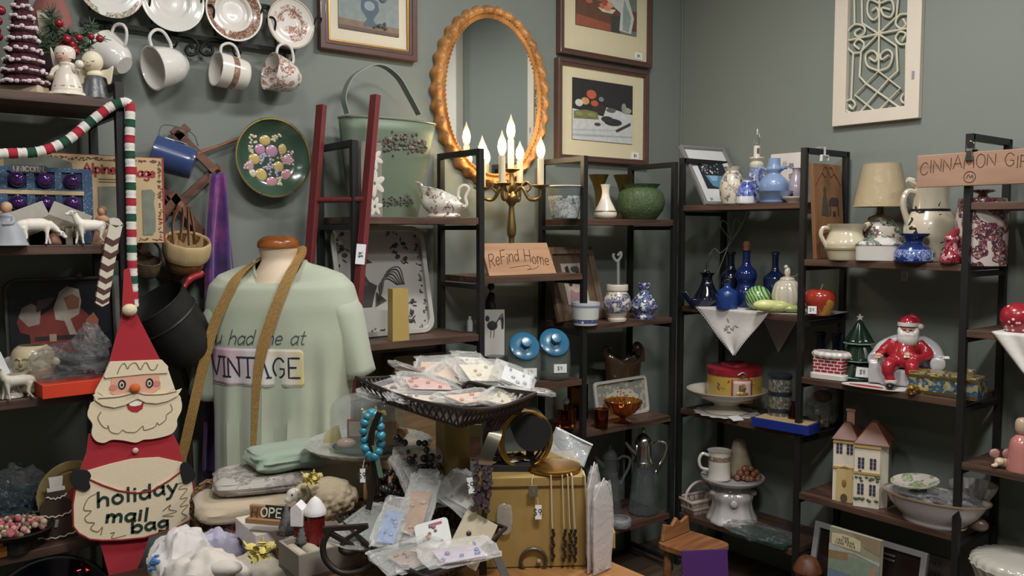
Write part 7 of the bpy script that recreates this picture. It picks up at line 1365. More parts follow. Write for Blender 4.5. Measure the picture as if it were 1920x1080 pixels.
p = onR(1762, ZF[1], .06); s = mpp(p); t = thing('patterned_box', 'long gold and blue patterned box on the shelf beside the armchair figure', 'box', p, RW + .06); MB().box((4 * s, .04, 20 * s), (124 * s, .085, 39 * s)).done('box', sprig('6a6250', ['2c4458', '8a8468', '3a5468', 'a89a70'], 45, .36, .35, 18, .2), t, False, .001); mb = MB()
for zz in (34, 5): mb.box((4 * s, -.003, zz * s), (125 * s, .002, 5 * s))
mb.done('gold_band', metal('b09048', .4), t, False); MB().box((4 * s, .04, 40.5 * s), (124 * s, .085, 3 * s)).done('lid_top', sprig('8a7440', ['5a4a30', 'b09a60'], 60, .4, .35, 20, .3), t, False)
p = onR(1712, ZF[1], -.03); s = mpp(p); t = thing('gold_bow', 'small crumpled gold foil bow at the shelf edge by the patterned box', 'bow', p); mb = MB(); crumple(mb, (0, 0, 9 * s), (16 * s, 10 * s, 9 * s), .5, 14, 10, 61, 3, .001); mb.done('foil', metal('c8ae74', .3), t, False)
p = onR(1817, ZF[1], .30); s = mpp(p); t = thing('narrow_ornament', 'narrow glittery dark ornament just right of the bookcase post', 'ornament', p); MB().box((0, 0, 26 * s), (12 * s, .03, 52 * s)).done('body', sprig('3a3630', ['c8b890', '7a6a50'], 70, .5, .3, 20, .35), t, False, .002)
# --- bay F, third shelf: china house and oval dish
p = onR(1612, ZF[2], .36); s = mpp(p); t = thing('house_cookie_jar', 'cream china town house cookie jar with a brown hipped roof and chimney', 'cookie jar', p, FACE - .50)
HW = cer('ddd4c0'); RFm = mat('6a3e2c', .45, 0, .2, 20, .05); WN = mat('3c3c54', .3); zt = 118 * s
mb = MB(); mb.box((-24 * s, 4 * s, zt / 2), (42 * s, 70 * s, zt)); mb.box((16 * s, -6 * s, zt / 2), (44 * s, 88 * s, zt)); mb.prism([(36 * s, -46 * s), (50 * s, -32 * s), (50 * s, 36 * s), (36 * s, 36 * s)], zt, 'xy', zt / 2); mb.done('walls', HW, t, False, .002)
mb = MB()
def hip(x0, x1, y0, y1, z0, z1, inx, iny): mb.add([(x0 * s, y0 * s, z0 * s), (x1 * s, y0 * s, z0 * s), (x1 * s, y1 * s, z0 * s), (x0 * s, y1 * s, z0 * s), ((x0 + inx) * s, (y0 + iny) * s, z1 * s), ((x1 - inx) * s, (y0 + iny) * s, z1 * s), ((x1 - inx) * s, (y1 - iny) * s, z1 * s), ((x0 + inx) * s, (y1 - iny) * s, z1 * s)], [(3, 2, 1, 0), (4, 5, 6, 7), (0, 1, 5, 4), (1, 2, 6, 5), (2, 3, 7, 6), (3, 0, 4, 7)])
hip(-48, 0, -36, 42, 117, 144, 18, 26); hip(-8, 54, -54, 42, 117, 152, 26, 30); mb.done('roof', RFm, t, False, .002); MB().box((-20 * s, 10 * s, 152 * s), (14 * s, 14 * s, 28 * s)).box((-20 * s, 10 * s, 166 * s), (17 * s, 17 * s, 5 * s)).done('chimney', cer('a88068'), t, False, .002)
for x, y, z in [(dx, -50.5, dz) for dz in (26, 74) for dx in (6, 26)] + [(dx, -31.5, 92) for dx in (-34, -16)]:
 mb = MB();
 for ix in (-1, 1):
  for iz in (-1, 0, 1): mb.box(((x + ix * 3) * s, y * s, (z + 8 + iz * 7) * s), (4.6 * s, 1.5 * s, 5.6 * s))
 mb.done('window', WN, t, False)
mb = MB(); mb.prism([(-38 * s, 0), (-10 * s, 0), (-10 * s, 60 * s), (-24 * s, 70 * s), (-38 * s, 60 * s)], 3 * s, 'xz', -32 * s); mb.done('door_bay', cer('c8b078'), t, False, .001); MB().ball((-24 * s, -34 * s, 36 * s), (4 * s, 1.5 * s, 8 * s), 10, 6).done('door_ornament', mat('8a7440', .4), t); MB().prism(oval(6 * s, 8 * s, 14, -24 * s, 8 * s), 2 * s, 'xz', -34 * s).done('doorway', mat('5a4a3c', .5), t, False)
mb = MB();
for zz in (64, 112): mb.box((16 * s, -51 * s, zz * s), (46 * s, 3 * s, 4 * s)); mb.box((-24 * s, -32 * s, zz * s), (42 * s, 3 * s, 4 * s))
mb.done('cornice', cer('b8985c'), t, False); mb = MB(); r = random.Random(8)
for i in range(26): mb.ball(((r.uniform(-4, 36)) * s, -51 * s, (56 + r.gauss(0, 3) if i % 2 else 16 + r.gauss(0, 2)) * s), (3 * s, 1.5 * s, 2.5 * s), 6, 4)
mb.done('ivy', mat('5a6448', .5), t)
p = onR(1752, ZF[2], .20); s = mpp(p); t = thing('oval_bowl', 'large oval white china bowl heaped with plastic-wrapped pieces', 'bowl', p, RW + .12); MB().vessel([(r_ * s, z * s) for r_, z in smooth_prof([(52, 0), (54, 4), (50, 5), (70, 24), (84, 46), (90, 52)], 3)], 2.5 * s, 56, sx=1.05, sy=.66).done('body', cer('b4aeae'), t); MB().lathe([(q * s, z * s) for q, z in ((88, 51), (91, 51.5), (91, 54), (88, 54), (88, 51))], 56, sx=1.05, sy=.66).done('gilt_rim', mat('a8906c', .3, .4), t)
for c, r_, sd in (((-20, 0, 48), (52, 34, 20), 71), ((36, 4, 46), (44, 34, 18), 72)): mb = MB(); crumple(mb, tuple(q * s for q in c), tuple(q * s for q in r_), .35, 20, 14, sd, 2.8); mb.done('plastic_bag', CLEAR2, t, False)
mb = MB(); r = random.Random(14)
for i in range(24): mb.ball((r.uniform(-50, 56) * s, r.uniform(-20, 20) * s, r.uniform(36, 56) * s), (r.uniform(5, 12) * s, 6 * s, r.uniform(4, 8) * s), 8, 6)
mb.done('white_pieces', mat('b4aeac', .5, 0, .2, 40), t)
MB().at((-34 * s, -6 * s, 66 * s), (.25, -.1, 0)).lathe([(0, 0), (24 * s, 1 * s), (44 * s, 8 * s), (44 * s, 10 * s), (24 * s, 4 * s), (0, 3 * s)], 40, sy=.7).done('saucer', sprig('b8b0ac', ['7a8460', '8c9a70'], 40, .5), t)
p = onR(1822, ZF[2], .62); pot('ruffled_compote', 'white milk-glass bowl with a ruffled edge behind the oval china bowl', 'bowl', p, [(22, 0), (22, 3), (8, 12), (8, 26), (24, 40), (36, 60), (40, 72)], cer('aaa6a6'), 2.0, 72, fn=lambda a, z: 1 + (.05 * math.sin(a * 18) * min(1, z / .1)))
p = onR(1833, ZF[2], .30); s = mpp(p); t = thing('brown_bird', 'small brown ceramic bird sitting behind the post beside the oval bowl', 'figurine', p, RW); MB().ball((0, 0, 14 * s), (20 * s, 12 * s, 13 * s), 16, 10).ball((-14 * s, 0, 26 * s), (9 * s, 8 * s, 8 * s), 12, 8).done('body', mat('6a5648', .3, 0, .2, 30), t, remesh=2 * s)
# --- bay F, lowest shelf: frame and book, and wall fittings
a = onR(1506, ZF[3], .0); c = onR(1716, ZF[3], .0); w_ = a.y - c.y; h = (pX(1620, 1002, RX + .10).z - ZF[3]) * 1.05; t = thing('metal_frame', 'dark picture in a wide brushed silver frame leaning on the lowest right shelf', 'picture', (RX + .02, (a.y + c.y) / 2, ZF[3]), RW, None, -.20)
MB().ring(rect(-w_ / 2, 0, w_ / 2, h), rect(-w_ / 2 + .022, .022, w_ / 2 - .022, h - .022), .02, 'xz').done('frame', mat('a4a4a6', .35, .3), t, False, .003); MB().prism(rect(-w_ / 2 + .02, .02, w_ / 2 - .02, h - .02), .004, 'xz', .004).done('picture', mat('231a18', .25, 0, .3, 20), t, False)
for k in (0, 1): MB().box((.05, -.003, h - .046 - .017 * k), (.11, .006, .009)).done('pencil', metal('a8aaac', .35), t, False, .002)
p = pX(1592, 1060, RX - .03); zb_ = ZF[3]; t = thing('travel_book', 'paperback book with a tan and blue landscape cover in front of the silver frame', 'book', (RX - .012, p.y, zb_), RW, None, -.06); h2 = pX(1590, 999, RX - .01).z - zb_; w2 = abs(pX(1546, 1040, RX - .01).y - pX(1642, 1040, RX - .01).y)
MB().box((0, .01, h2 / 2), (w2, .018, h2)).done('pages', mat('c0b8a4', .8), t, False); p_ = Print(t, -w2 / 2, 0, w2 / 2, h2, ink('8e8c74'), 0); p_.area([(0, .0), (1, 0), (1, .5), (0, .5)], ink('66788c')).area([(0, .5), (1, .5), (1, .72), (0, .7)], ink('7c8a78')).area([(0, .62), (.4, .66), (.36, .78), (0, .76)], ink('8a7250')).area([(0, .72), (.5, .76), (1, .7), (1, .74), (0, .8)], ink('a4a8a4')).area([(.45, 1), (1, 1), (1, .82), (.7, .86)], ink('8c7c60')).area([(.05, .8), (.62, .8), (.62, .93), (.3, .95), (.05, .93)], ink('c8bc98'))
p_.area([(.8, .45), (.9, .45), (.95, .7), (.85, .66)], ink('a87c70')).done()
for k, tx in enumerate(('THE', 'LEN ROAD', 'LAND VALE')):
 st, wd = text_strokes(tx, .0072, .6); letters('title', st, .0013, mat('4a4434', .8), t, flat_fn(-.0048), shift=(-w2 * .17 - wd / 2, h2 * (.905 - .037 * k)))
p = onR(1513, ZF[3], .02); s = mpp(p); t = thing('wooden_ball_foot', 'rounded brown wooden object at the left end of the lowest right shelf', 'ornament', p); zt = pX(1512, 1040, RX + .01).z - ZF[3]; MB().lathe(smooth_prof([(0, 0), (.03, 0), (.05, .1), (.055, zt * .7), (.03, zt * .95), (0, zt)], 3), 28).done('body', wood('6e4228', '4a2a1a', .8, 'z'), t)
def wallplate(px0, py0, px1, py1, lb, sockets):
 a, c = pX(px0, py0, ROOM_X1 - .003), pX(px1, py1, ROOM_X1 - .003); t = thing('wall_outlet', lb, 'outlet', (ROOM_X1, (a.y + c.y) / 2, (a.z + c.z) / 2), RW); w_ = a.y - c.y; h = a.z - c.z
 MB().box((0, -.004, 0), (w_, .007, h)).done('cover_plate', mat('a8a6a0', .5), t, False, .002)
 if sockets:
  for zz in (h * .22, -h * .22): MB().prism(oval(w_ * .28, h * .16, 18, 0, zz), .004, 'xz', -.008).done('socket', mat('96948e', .5), t, False); MB().box((-w_ * .08, -.0105, zz), (.003, .001, .010)).box((w_ * .08, -.0105, zz), (.003, .001, .010)).done('slots', mat('1c1c1c', .6), t, False)
 else: MB().box((0, -.009, 0), (w_ * .3, .004, h * .4)).done('toggle', mat('96948e', .5), t, False)
wallplate(1690, 508, 1703, 528, 'small white wall plate on the wall under the lamp shelf', False); wallplate(1737, 1036, 1782, 1098, 'white electrical outlet plate low on the right wall', True)
# --- bay G
TB = wood('a98670', '8e6c58', .5, 'x', .6)
xs_ = RX - .022; A_, B_ = pX(1722, 292, xs_), pX(1726, 352, xs_); C_ = pX(1928, 268, xs_); o = (xs_, A_.y, B_.z); L = A_.y - C_.y + .06; hh = A_.z - B_.z
t = thing('wooden_sign', 'long pale cedar board lettered in burned capitals, clipped to the bookcase post', 'sign', o, RW); MB().prism(rect(0, 0, L, hh), .014, 'xz', 0).done('board', TB, t, False, .002)
st, wd = text_strokes('CINNAMON GIRL', .040, .20, .03, .10, 11); k = (L * .90) / wd; st = [[(x * k + .012, z + .040 + .020 * math.sin(PI * min(1, x * k / (L * .95)))) for x, z in q] for q in st]; letters('lettering', st, .0022, BURN, t, flat_fn(-.0072))
cxm = pX(1820, 328, xs_); mb = MB(); mb.tube([(A_.y - cxm.y + .018 * math.cos(i * .4), -.0075, .028 + .018 * math.sin(i * .4)) for i in range(16)], .0011, 5, True); mb.tube(catmull([(A_.y - cxm.y + a_, -.0075, .028 + b_) for a_, b_ in ((-.01, -.004), (-.004, .008), (.002, -.002), (.008, .006), (.01, -.006))], 4), .001, 5); mb.done('round_emblem', BURN, t)
q = pX(1818, 278, xs_ - .01); t = thing('binder_clip', 'silver bulldog clip holding the cedar sign to the post', 'clip', (xs_ - .006, q.y, A_.z), RW); MB().prism([(-.013, -.028), (.013, -.028), (.009, -.006), (.009, .006), (-.009, .006), (-.009, -.006)], .004, 'xz', -.006).prism([(-.013, -.02), (.013, -.02), (.009, .006), (-.009, .006)], .004, 'xz', .034).box((0, .014, .008), (.022, .044, .004)).done('jaw', metal('8a8a88', .3), t, False, .001); mb = MB(); mb.tube(catmull([(-.008, .004, .006), (-.012, .0, .024), (0, -.002, .034), (.012, 0, .026), (.008, .004, .006)], 4), .0016, 6); mb.done('wire_loop', metal('a8a8a6', .25), t)
p = onR(1908, ZG[1], .15); t, s = pot('polka_dot_jar', 'red jar with white polka dots at the right edge of the picture', 'jar', p, [(16, 0), (20, 3), (30, 22), (28, 42), (14, 54), (0, 57)], mat('9c2430', .25, 0, .08, 15, 0, .4)); mb = MB(); r = random.Random(5)
for i in range(40):
 zz = r.uniform(6, 50); rr_ = (30 - abs(zz - 26) * .45); a = r.uniform(PI, 2 * PI); mb.ball((rr_ * s * math.cos(a), rr_ * s * math.sin(a), zz * s), 3 * s, 8, 6)
mb.done('dots', cer('d4ccc8'), t)
a = onR(1860, ZG[1], -.03); t = thing('hanging_napkin', 'white cloth hanging over the shelf edge at the right of the picture', 'cloth', (RX, a.y, ZG[1]), RW); tz = pX(1925, 708, RX - .012).z - ZG[1]; wd = a.y - onR(1985, ZG[1], -.03).y
MB().grid(lambda u, v: (wd * u + .5 * wd * v * (1 - u) * 1.05, -.014 - .004 * math.sin(u * 16), .003 + tz * v * (.95 if u < .9 else 1)), 18, 14).done('hanging_corner', LW, t, solid=.0015); MB().box((wd * .5, .09, .002), (wd, .2, .002)).done('cloth_top', LW, t, False)
p = onR(1878, ZG[2], .10); s = mpp(p); t = thing('mouse_figurine', 'tiny cream mouse figurine with big pink ears on the right-hand shelf', 'figurine', p, FACE); mb = MB(); mb.ball((4 * s, 0, 9 * s), (17 * s, 11 * s, 9 * s), 14, 10); mb.ball((-8 * s, -6 * s, 13 * s), (9 * s, 9 * s, 8 * s), 12, 8); mb.ball((-18 * s, -8 * s, 6 * s), (7 * s, 5 * s, 4 * s), 10, 6); mb.tube(catmull([(18 * s, 0, 6 * s), (30 * s, -4 * s, 4 * s), (40 * s, -8 * s, 3 * s)], 4), 1.6 * s, 6); mb.done('body', cer('cbb49a'), t, remesh=1.6 * s);
for ex in (-12, 12): MB().ball((ex * s - 2 * s, 0, 27 * s), (10 * s, 4 * s, 9 * s), 14, 8).done('ear', cer('a87f78'), t)
p = onR(1914, ZG[2], .12); t, s = pot('pink_figurine', 'pink gowned figurine with a beige head at the right edge of the picture', 'figurine', p, [(24, 0), (25, 3), (23, 30), (20, 55), (12, 66), (6, 70)], cer('b87870')); lath(t, s, 'head', [(5, 68), (11, 74), (13, 86), (10, 98), (0, 102)], cer('b8a088'))
p = onR(1905, ZG[3], .25); t, s = pot('white_tureen', 'large white ribbed china serving dish at the bottom right corner', 'dish', p, [(40, 0), (44, 4), (40, 8), (62, 34), (72, 60), (80, 76)], cer('b9b4aa'), 3, 72, fn=lambda a, z: 1 + .03 * math.sin(a * 24)); hh = hz(p, 1036) / s; lath(t, s, 'lid', [(79, 76), (70, hh - 8), (20, hh - 2), (0, hh)], cer('b9b4aa'), fn=lambda a, z: 1 + .03 * math.sin(a * 24), seg=72)
# == white wooden panel with scrolled iron on the right wall
xw = ROOM_X1 - .014; pW = lambda a, b, d=0.0: pX(a, b, xw - d)
A_ = pW(1563, 238); B_ = pW(1725, 219); o = (xw, A_.y, A_.z); t = thing('scroll_panel', 'tall white wooden frame with white scrolled ironwork hung on the right wall', 'wall panel', o, RW); W_ = A_.y - B_.y; Hh = W_ * 2.15
FWm = mat('d8cebe', .7, 0, .06, 12, .05); f = .056; MB().ring(rect(0, 0, W_, Hh), rect(f, f * .9, W_ - f, Hh - f), .026, 'xz').done('frame', FWm, t, False, .002)
def pp(pts): return [(A_.y - pW(a / 3 + 1440, b / 3).y, .0, pW(a / 3 + 1440, b / 3).z - A_.z) for a, b in pts]
IRW = mat('cdc8b4', .5, 0, .05, 20)
top = pp([(630, 190)])[0][2]
lines = [[(620, 640), (490, 535), (622, 402), (745, 497), (620, 625)], [(515, 635), (680, 445), (730, 400), (722, 258), (622, 190), (530, 130), (527, -60)], [(740, 605), (550, 470), (515, 430), (524, 290), (622, 190), (722, 95), (738, -60)], [(622, 402), (628, -60)], [(450, 228), (622, 190), (806, 155)], [(480, 300), (468, 560)], [(778, 245), (775, 515)], [(487, 135), (485, -60)], [(790, 78), (792, -60)]]
mb = MB()
for ln in lines: mb.tube(pp(ln), .0042, 8)
mb.done('rod', IRW, t)
for ln in ([(622, 400), (560, 370), (550, 310), (585, 285), (615, 310), (605, 345), (570, 325)], [(622, 400), (680, 375), (700, 310), (672, 280), (635, 305), (640, 335), (680, 310)], [(628, 20), (570, 0), (560, 70), (590, 112), (622, 85), (612, 45), (585, 60)], [(628, 20), (690, 0), (708, 50), (690, 95), (650, 85), (640, 45), (690, 55)],
           [(480, 300), (445, 260), (450, 180), (490, 138), (540, 150), (540, 190), (500, 205), (490, 180), (520, 160)], [(480, 300), (525, 290), (540, 245), (510, 222), (485, 250), (515, 278)], [(790, 78), (740, 85), (718, 130), (745, 160), (775, 140), (760, 105)], [(800, 180), (790, 235), (745, 250), (718, 215), (740, 180), (775, 190), (755, 230)], [(790, 80), (815, 110), (806, 155)],
           [(480, 640), (440, 620), (440, 575), (468, 560), (490, 585), (475, 612), (455, 590)], [(775, 515), (790, 540), (785, 570), (762, 578), (748, 555), (765, 525)]):
 MB().tube(catmull(pp(ln), 5), .0042, 8).done('scroll', IRW, t)
q = pp([(826, 424)])[0]; MB().box((q[0], -.0145, q[2]), (.010, .001, .03)).done('price_sticker', mat('9a8c98', .6), t, False)
# == dress form with lettered T-shirt
DM = 2.62; s = DM / FPX; fo = pD(520, 600, DM); zm = lambda py: pD(520, py, DM).z; xm = lambda px: (px - 520) * s
t = thing('dress_form', 'cream dress form with a wooden neck cap wearing a pale green T-shirt', 'mannequin', (fo.x, fo.y, 0), FACE)
SKN = mat('d8c4aa', .6, 0, .03, 20); LEV = [(490, 482, 572, .060, 42), (495, 470, 584, .064, 38), (502, 444, 610, .076, 28), (514, 415, 642, .092, 14), (534, 398, 662, .107, 3), (570, 392, 672, .118, 0), (630, 396, 670, .124, 0), (700, 402, 660, .120, 0), (770, 404, 652, .122, 0), (850, 404, 650, .13, 0), (930, 402, 650, .138, 0), (1000, 402, 650, .14, 0)]
def lev(v):
 q = v * (len(LEV) - 1); i = min(len(LEV) - 2, int(q)); f = q - i; return [LEV[i][k] * (1 - f) + LEV[i + 1][k] * f for k in range(5)]
def fold(x, py, side=1): return (.010 * math.sin(x * 62 + py * .004) + .006 * math.sin(x * 110 + 2)) * max(0, min(1, (py - 610) / 200)) + .006 * noise.noise((x * 9, py * .012, side)) * min(1, max(0, (py - 530) / 60))
def shirt(u, v):
 py, l, r_, d, dip = lev(v); a = 2 * PI * u; ca, sa = math.cos(a), math.sin(a); e = .72
 x = xm((l + r_) / 2) + xm(520 + (r_ - l) / 2) * math.copysign(abs(ca) ** e, ca); y = -d * math.copysign(abs(sa) ** e, sa)
 if sa > 0: y -= fold(x, py)
 return (x, y, zm(py + (dip * max(0, sa) ** 1.3)))
SG = cloth('adb4a0', .05, 300, .15); mb = MB().grid(shirt, 96, 60, True)
for px0, py0, px1, py1, r0, r1 in ((424, 545, 384, 742, 29, 27), (640, 545, 677, 702, 33, 27)):
 n = 12; sd = -1 if px0 < 500 else 1
 def slv(u, v): a = 2 * PI * u; rr_ = (r0 + (r1 - r0) * v) * (1 + .05 * math.sin(a * 3 + v * 5)) * (1 - .8 * max(0, .2 - v) / .2); px = px0 + (px1 - px0) * v - sd * 6 * (1 - v) ** 3; return (xm(px + rr_ * math.cos(a)), -.012 + rr_ * 1.5 * s * math.sin(a), zm(py0 - 14 * (1 - v) ** 3 + (py1 - py0) * v + 8 * sd * math.cos(a) * v * -1))
 mb.grid(slv, 30, 14, True)
mb.done('t_shirt', SG, t, solid=.002); MB().tube([shirt(i / 96, .012) for i in range(96)], .0055, 8, True).done('collar', cloth('a9ad99', .05, 300, .15), t)
nk = [(520, 36), (478, 34.5), (490, 34), (505, 38), (530, 56)]; MB().lathe(smooth_prof([(36 * s, zm(464)), (35 * s, zm(470)), (31 * s, zm(486)), (37 * s, zm(500)), (46 * s, zm(514)), (56 * s, zm(535))], 4), 36, (xm(524), .0, 0), 1, .9).done('neck', SKN, t); MB().ball((xm(519), 0, zm(550)), (90 * s, .088, 34 * s), 28, 16).done('chest', SKN, t)
lath(t, s, 'wooden_cap', [(37, zm(464) / s), (38, zm(460) / s), (36, zm(451) / s), (24, zm(443) / s), (0, zm(441) / s)], wood('a4622e', '7a421c', .5, 'x', .25), (4, 0, 0)); MB().lathe([(0, .03), (.17, .028), (.17, .01), (0, .001)], 32).done('stand_base', BLACKM, t); MB().tube([(0, 0, .02), (0, 0, zm(900))], .014, 12).done('stand_pole', BLACKM, t); MB().lathe([(0, zm(985)), (.13, zm(985)), (.15, zm(800)), (.12, zm(600)), (0, zm(580))], 32, sy=.62).done('torso', SKN, t)
def front(px, py):
 best = 0.0; lo = [L for L in LEV]
 for i in range(len(LEV) - 1):
  if LEV[i][0] <= py <= LEV[i + 1][0]: f = (py - LEV[i][0]) / (LEV[i + 1][0] - LEV[i][0]); l, r_, d = [LEV[i][k] * (1 - f) + LEV[i + 1][k] * f for k in (1, 2, 3)]; break
 else: l, r_, d = LEV[-1][1:4]
 q = max(-.999, min(.999, (px - (l + r_) / 2) / ((r_ - l) / 2))); ca = abs(q) ** (1 / .72); sa = math.sqrt(max(0, 1 - ca * ca)); return -d * sa ** .72 - fold(xm(px), py)
def fsurf(px, py, off=.003): return Vector((xm(px), front(px, py) - off, zm(py)))
m_, nt, b = _new('watercolour_band'); b.inputs['Roughness'].default_value = .8; n = nt.nodes.new('ShaderNodeTexNoise'); n.inputs['Scale'].default_value = 9; n.inputs['Detail'].default_value = 3; nt.links.new(_coords(nt), n.inputs['Vector'])
tc = nt.nodes.new('ShaderNodeTexCoord'); sp = nt.nodes.new('ShaderNodeSeparateXYZ'); nt.links.new(tc.outputs['Object'], sp.inputs[0]); ma = nt.nodes.new('ShaderNodeMath'); ma.operation = 'MULTIPLY_ADD'; ma.inputs[1].default_value = 2.6; nt.links.new(sp.outputs[0], ma.inputs[0]); nt.links.new(n.outputs['Fac'], ma.inputs[2])
nt.links.new(_ramp(nt, ma.outputs[0], [(.1, 'd0b0c0'), (.3, 'd8c4cc'), (.48, 'd4d0d0'), (.62, 'd8d4c8'), (.74, 'd4c888')]), b.inputs['Base Color'])
def bandp(u, v):
 px = 410 + 177 * u; e = 6 * (1 - min(1, min(u, 1 - u) / .045)) ** 2; return fsurf(px, 642 + e + (69 - 2 * e) * v + 3 * u, .0022)
MB().grid(bandp, 50, 12).done('printed_band', m_, t, solid=.0008); MB().tube([bandp(i / 40, .0) for i in range(41)] + [bandp(1, k / 6) for k in range(1, 7)] + [bandp(1 - i / 40, 1) for i in range(1, 41)], .0009, 5).done('band_outline', mat('c4b4b4', .8), t)
def shirt_text(txt, x0, x1, base, hpx, sw, col, slant=0., serif=False, sp=.2, rise=0):
 st, wd = text_strokes(txt, 1.0, sp, slant, 0)
 if serif:
  ex = []
  for q in st:
   for e in (q[0], q[-1]):
    if len(q) < 8 and (e[1] < .02 or e[1] > .98): ex.append([(e[0] - .13, e[1]), (e[0] + .13, e[1])])
  st = st + ex
 k = (x1 - x0) / wd; st = [[(u * k * s, v * hpx * s) for u, v in q] for q in st]
 return letters('lettering', st, sw, mat(col, .8), t, lambda u, v: (fsurf(x0 + u / s, base - v / s - rise * u / s / (x1 - x0), .0036), (0, -1, 0)), t=.0005)
shirt_text('you had me at', 392, 588, 636, 26, .0024, '3a4550', .28, False, .12, 0); shirt_text('VINTAGE', 412, 576, 695, 36, .0050, '26243c', 0, True, .26, -2)
TAPE = brickmat('c29c5c', 'a88448', '7c5c32', 60, 60, .05, (PI / 2, 0, .5), .7, .3)
ta = thing('woven_belt', 'long gold woven belt draped around the neck of the dress form', 'belt', t.location, FACE)
tp = [(496, 478, .05), (484, 488, .0), (468, 512, -1), (446, 556, -1), (424, 606, -1), (410, 660, -1), (398, 710, -1), (388, 760, -.14), (376, 812, -.145), (366, 850, -.15), (357, 884, -.15)]
P = [(fsurf(a, c, .007) if d == -1 else Vector((xm(a), d, zm(c)))) for a, c, d in tp]; P = [Vector((q.x, min(q.y, -.105 - .03 * min(1, max(0, (i - 3) / 4))), q.z)) if i > 2 else q for i, q in enumerate(P)]
tp2 = [(556, 466, .05), (566, 478, .0), (562, 505, -1), (548, 545, -1), (532, 590, -1), (514, 645, -1), (504, 700, -1), (498, 770, -1), (495, 862, -1)]
P2 = [(fsurf(a, c, .007) if d == -1 else Vector((xm(a), d, zm(c)))) for a, c, d in tp2]
C1_, C2_ = catmull(P[::-1], 5), catmull([(P[0] + P2[0]) / 2 + Vector((0, .03, 0))] + P2, 5)
MB().strap(C1_, RT.cross(Vector((0, 0, 0))) + Vector((1, 0, .35)), .030, .0025).done('band', TAPE, ta); MB().strap([P[0]] + C2_, Vector((1, 0, .3)), [.034] * 22 + [.034 - .020 * min(1, max(0, (i - 8) / 14)) for i in range(len(C2_) - 21)], .0025).done('band', TAPE, ta)
# == table and what is on it
TZ = .75; PT = pz(388, 936, TZ); TW, TL = .56, 1.25; t = thing('display_table', 'light oak display table crowded with jewellery and folded shirts', 'table', (PT.x, PT.y, 0)); OAK = wood('9a6e42', '7c5430', .6, 'y', .45)
MB().box((TW / 2, -TL / 2, TZ - .019), (TW, TL, .036)).done('table_top', OAK, t, False, .003); MB().box((TW / 2, -TL / 2, TZ - .08), (TW - .12, TL - .12, .08)).done('apron', OAK, t, False, .002)
for x in (.06, TW - .06):
 for y in (-.06, -TL + .06): MB().box((x, y, (TZ - .04) / 2), (.06, .06, TZ - .04)).done('leg', OAK, t, False, .003)
def onT(px, py, z=TZ): q = pz(px, py, z); return q
def pill(mb, c, r, e=.45, amp=.05, f=4, seed=0, nu=40, nv=20):
 def fn(u, v):
  a = 2 * PI * u; b_ = PI * (v - .5); g = lambda q, k: math.copysign(abs(q) ** k, q); d = Vector((g(math.cos(a), e) * g(math.cos(b_), e), g(math.sin(a), e) * g(math.cos(b_), e), g(math.sin(b_), .8))); k = 1 + amp * noise.noise(d * f + Vector((seed, seed * 2, 0)))
  return (c[0] + r[0] * d.x * k, c[1] + r[1] * d.y * k, c[2] + r[2] * d.z * (1 + amp * 2 * noise.noise(d * f * .7 + Vector((0, seed, 3)))))
 return mb.grid(fn, nu, nv, True)
def folded(name, label, px, py, z, w_, d, h, m_, rz=0.0, amp=.06, seed=0, cat='clothing'):
 p = onT(px, py, z); t = thing(name, label, cat, p, rz)
 MB(); mb = MB(); pill(mb, (0, 0, h / 2 + .001), (w_ / 2, d / 2, h / 2), .35, amp, 3, seed); mb.done('fold', m_, t, True); return t
folded('folded_shirt', 'folded beige T-shirt at the bottom of the pile on the table corner', 478, 960, TZ, .30, .22, .062, cloth('b4a48c', .06), FACE * .4, .06, 1)
folded('folded_shirt', 'folded pale grey sketch-printed T-shirt in the middle of the pile', 500, 912, TZ + .062, .27, .19, .046, sprig('aaa49c', ['7c7874', '928c86'], 40, .52, .9, 12, .5, None, 0), FACE * .5, .08, 2)
folded('folded_shirt', 'folded mint green T-shirt on top of the pile beside the dress form', 545, 872, TZ + .110, .22, .16, .055, cloth('8fa08e', .05), FACE * .6 + .3, .12, 3)
folded('folded_fabric', 'folded cream fabric bundle in front of the glass cake stand', 648, 925, TZ, .24, .2, .14, cloth('b0a28c', .06), -.4, .12, 4)
folded('rolled_fabric', 'rolled off-white fabric on top of the pile behind the mint T-shirt', 604, 868, TZ + .11, .16, .09, .05, cloth('b8a896', .06), -.5, .10, 5)
def yflower(nm, lb, P_, R_):
 t = thing(nm, lb, 'artificial flower', P_, 0); r = random.Random(9); M_ = mat('c8b868' if 'orange' not in nm else 'b87838', .8, 0, .2, 60)
 mb = MB()
 for i in range(34): a = r.random() * 6.28; q = R_ * math.sqrt(r.random()); mb.at((q * math.cos(a), q * math.sin(a) * .6, R_ * .5 + r.gauss(0, R_ * .3)), (r.uniform(-1, 1), r.uniform(-1, 1), a)).ball((0, 0, 0), (R_ * .42, R_ * .26, R_ * .05), 7, 4)
 mb.done('petals', M_, t)
yflower('yellow_flower', 'yellow cloth flower on the mint shirt behind the woolly ram', onT(585, 905, TZ + .15), .022)
p = onT(505, 980, TZ + .066); t = thing('letter_rack', 'small wooden tile rack spelling a short word in white letters on black', 'sign', p, FACE - .22); MB().box((0, 0, .006), (.105, .034, .012)).box((0, .010, .020), (.105, .012, .034)).done('rack', wood('a8805c', '8a6444', .8, 'x'), t, False, .002); MB().at((.012, -.001, .024), (-.25, 0, 0)).box((.009, 0, 0), (.062, .005, .034)).done('black_tiles', mat('1e201c', .5), t, False, .001)
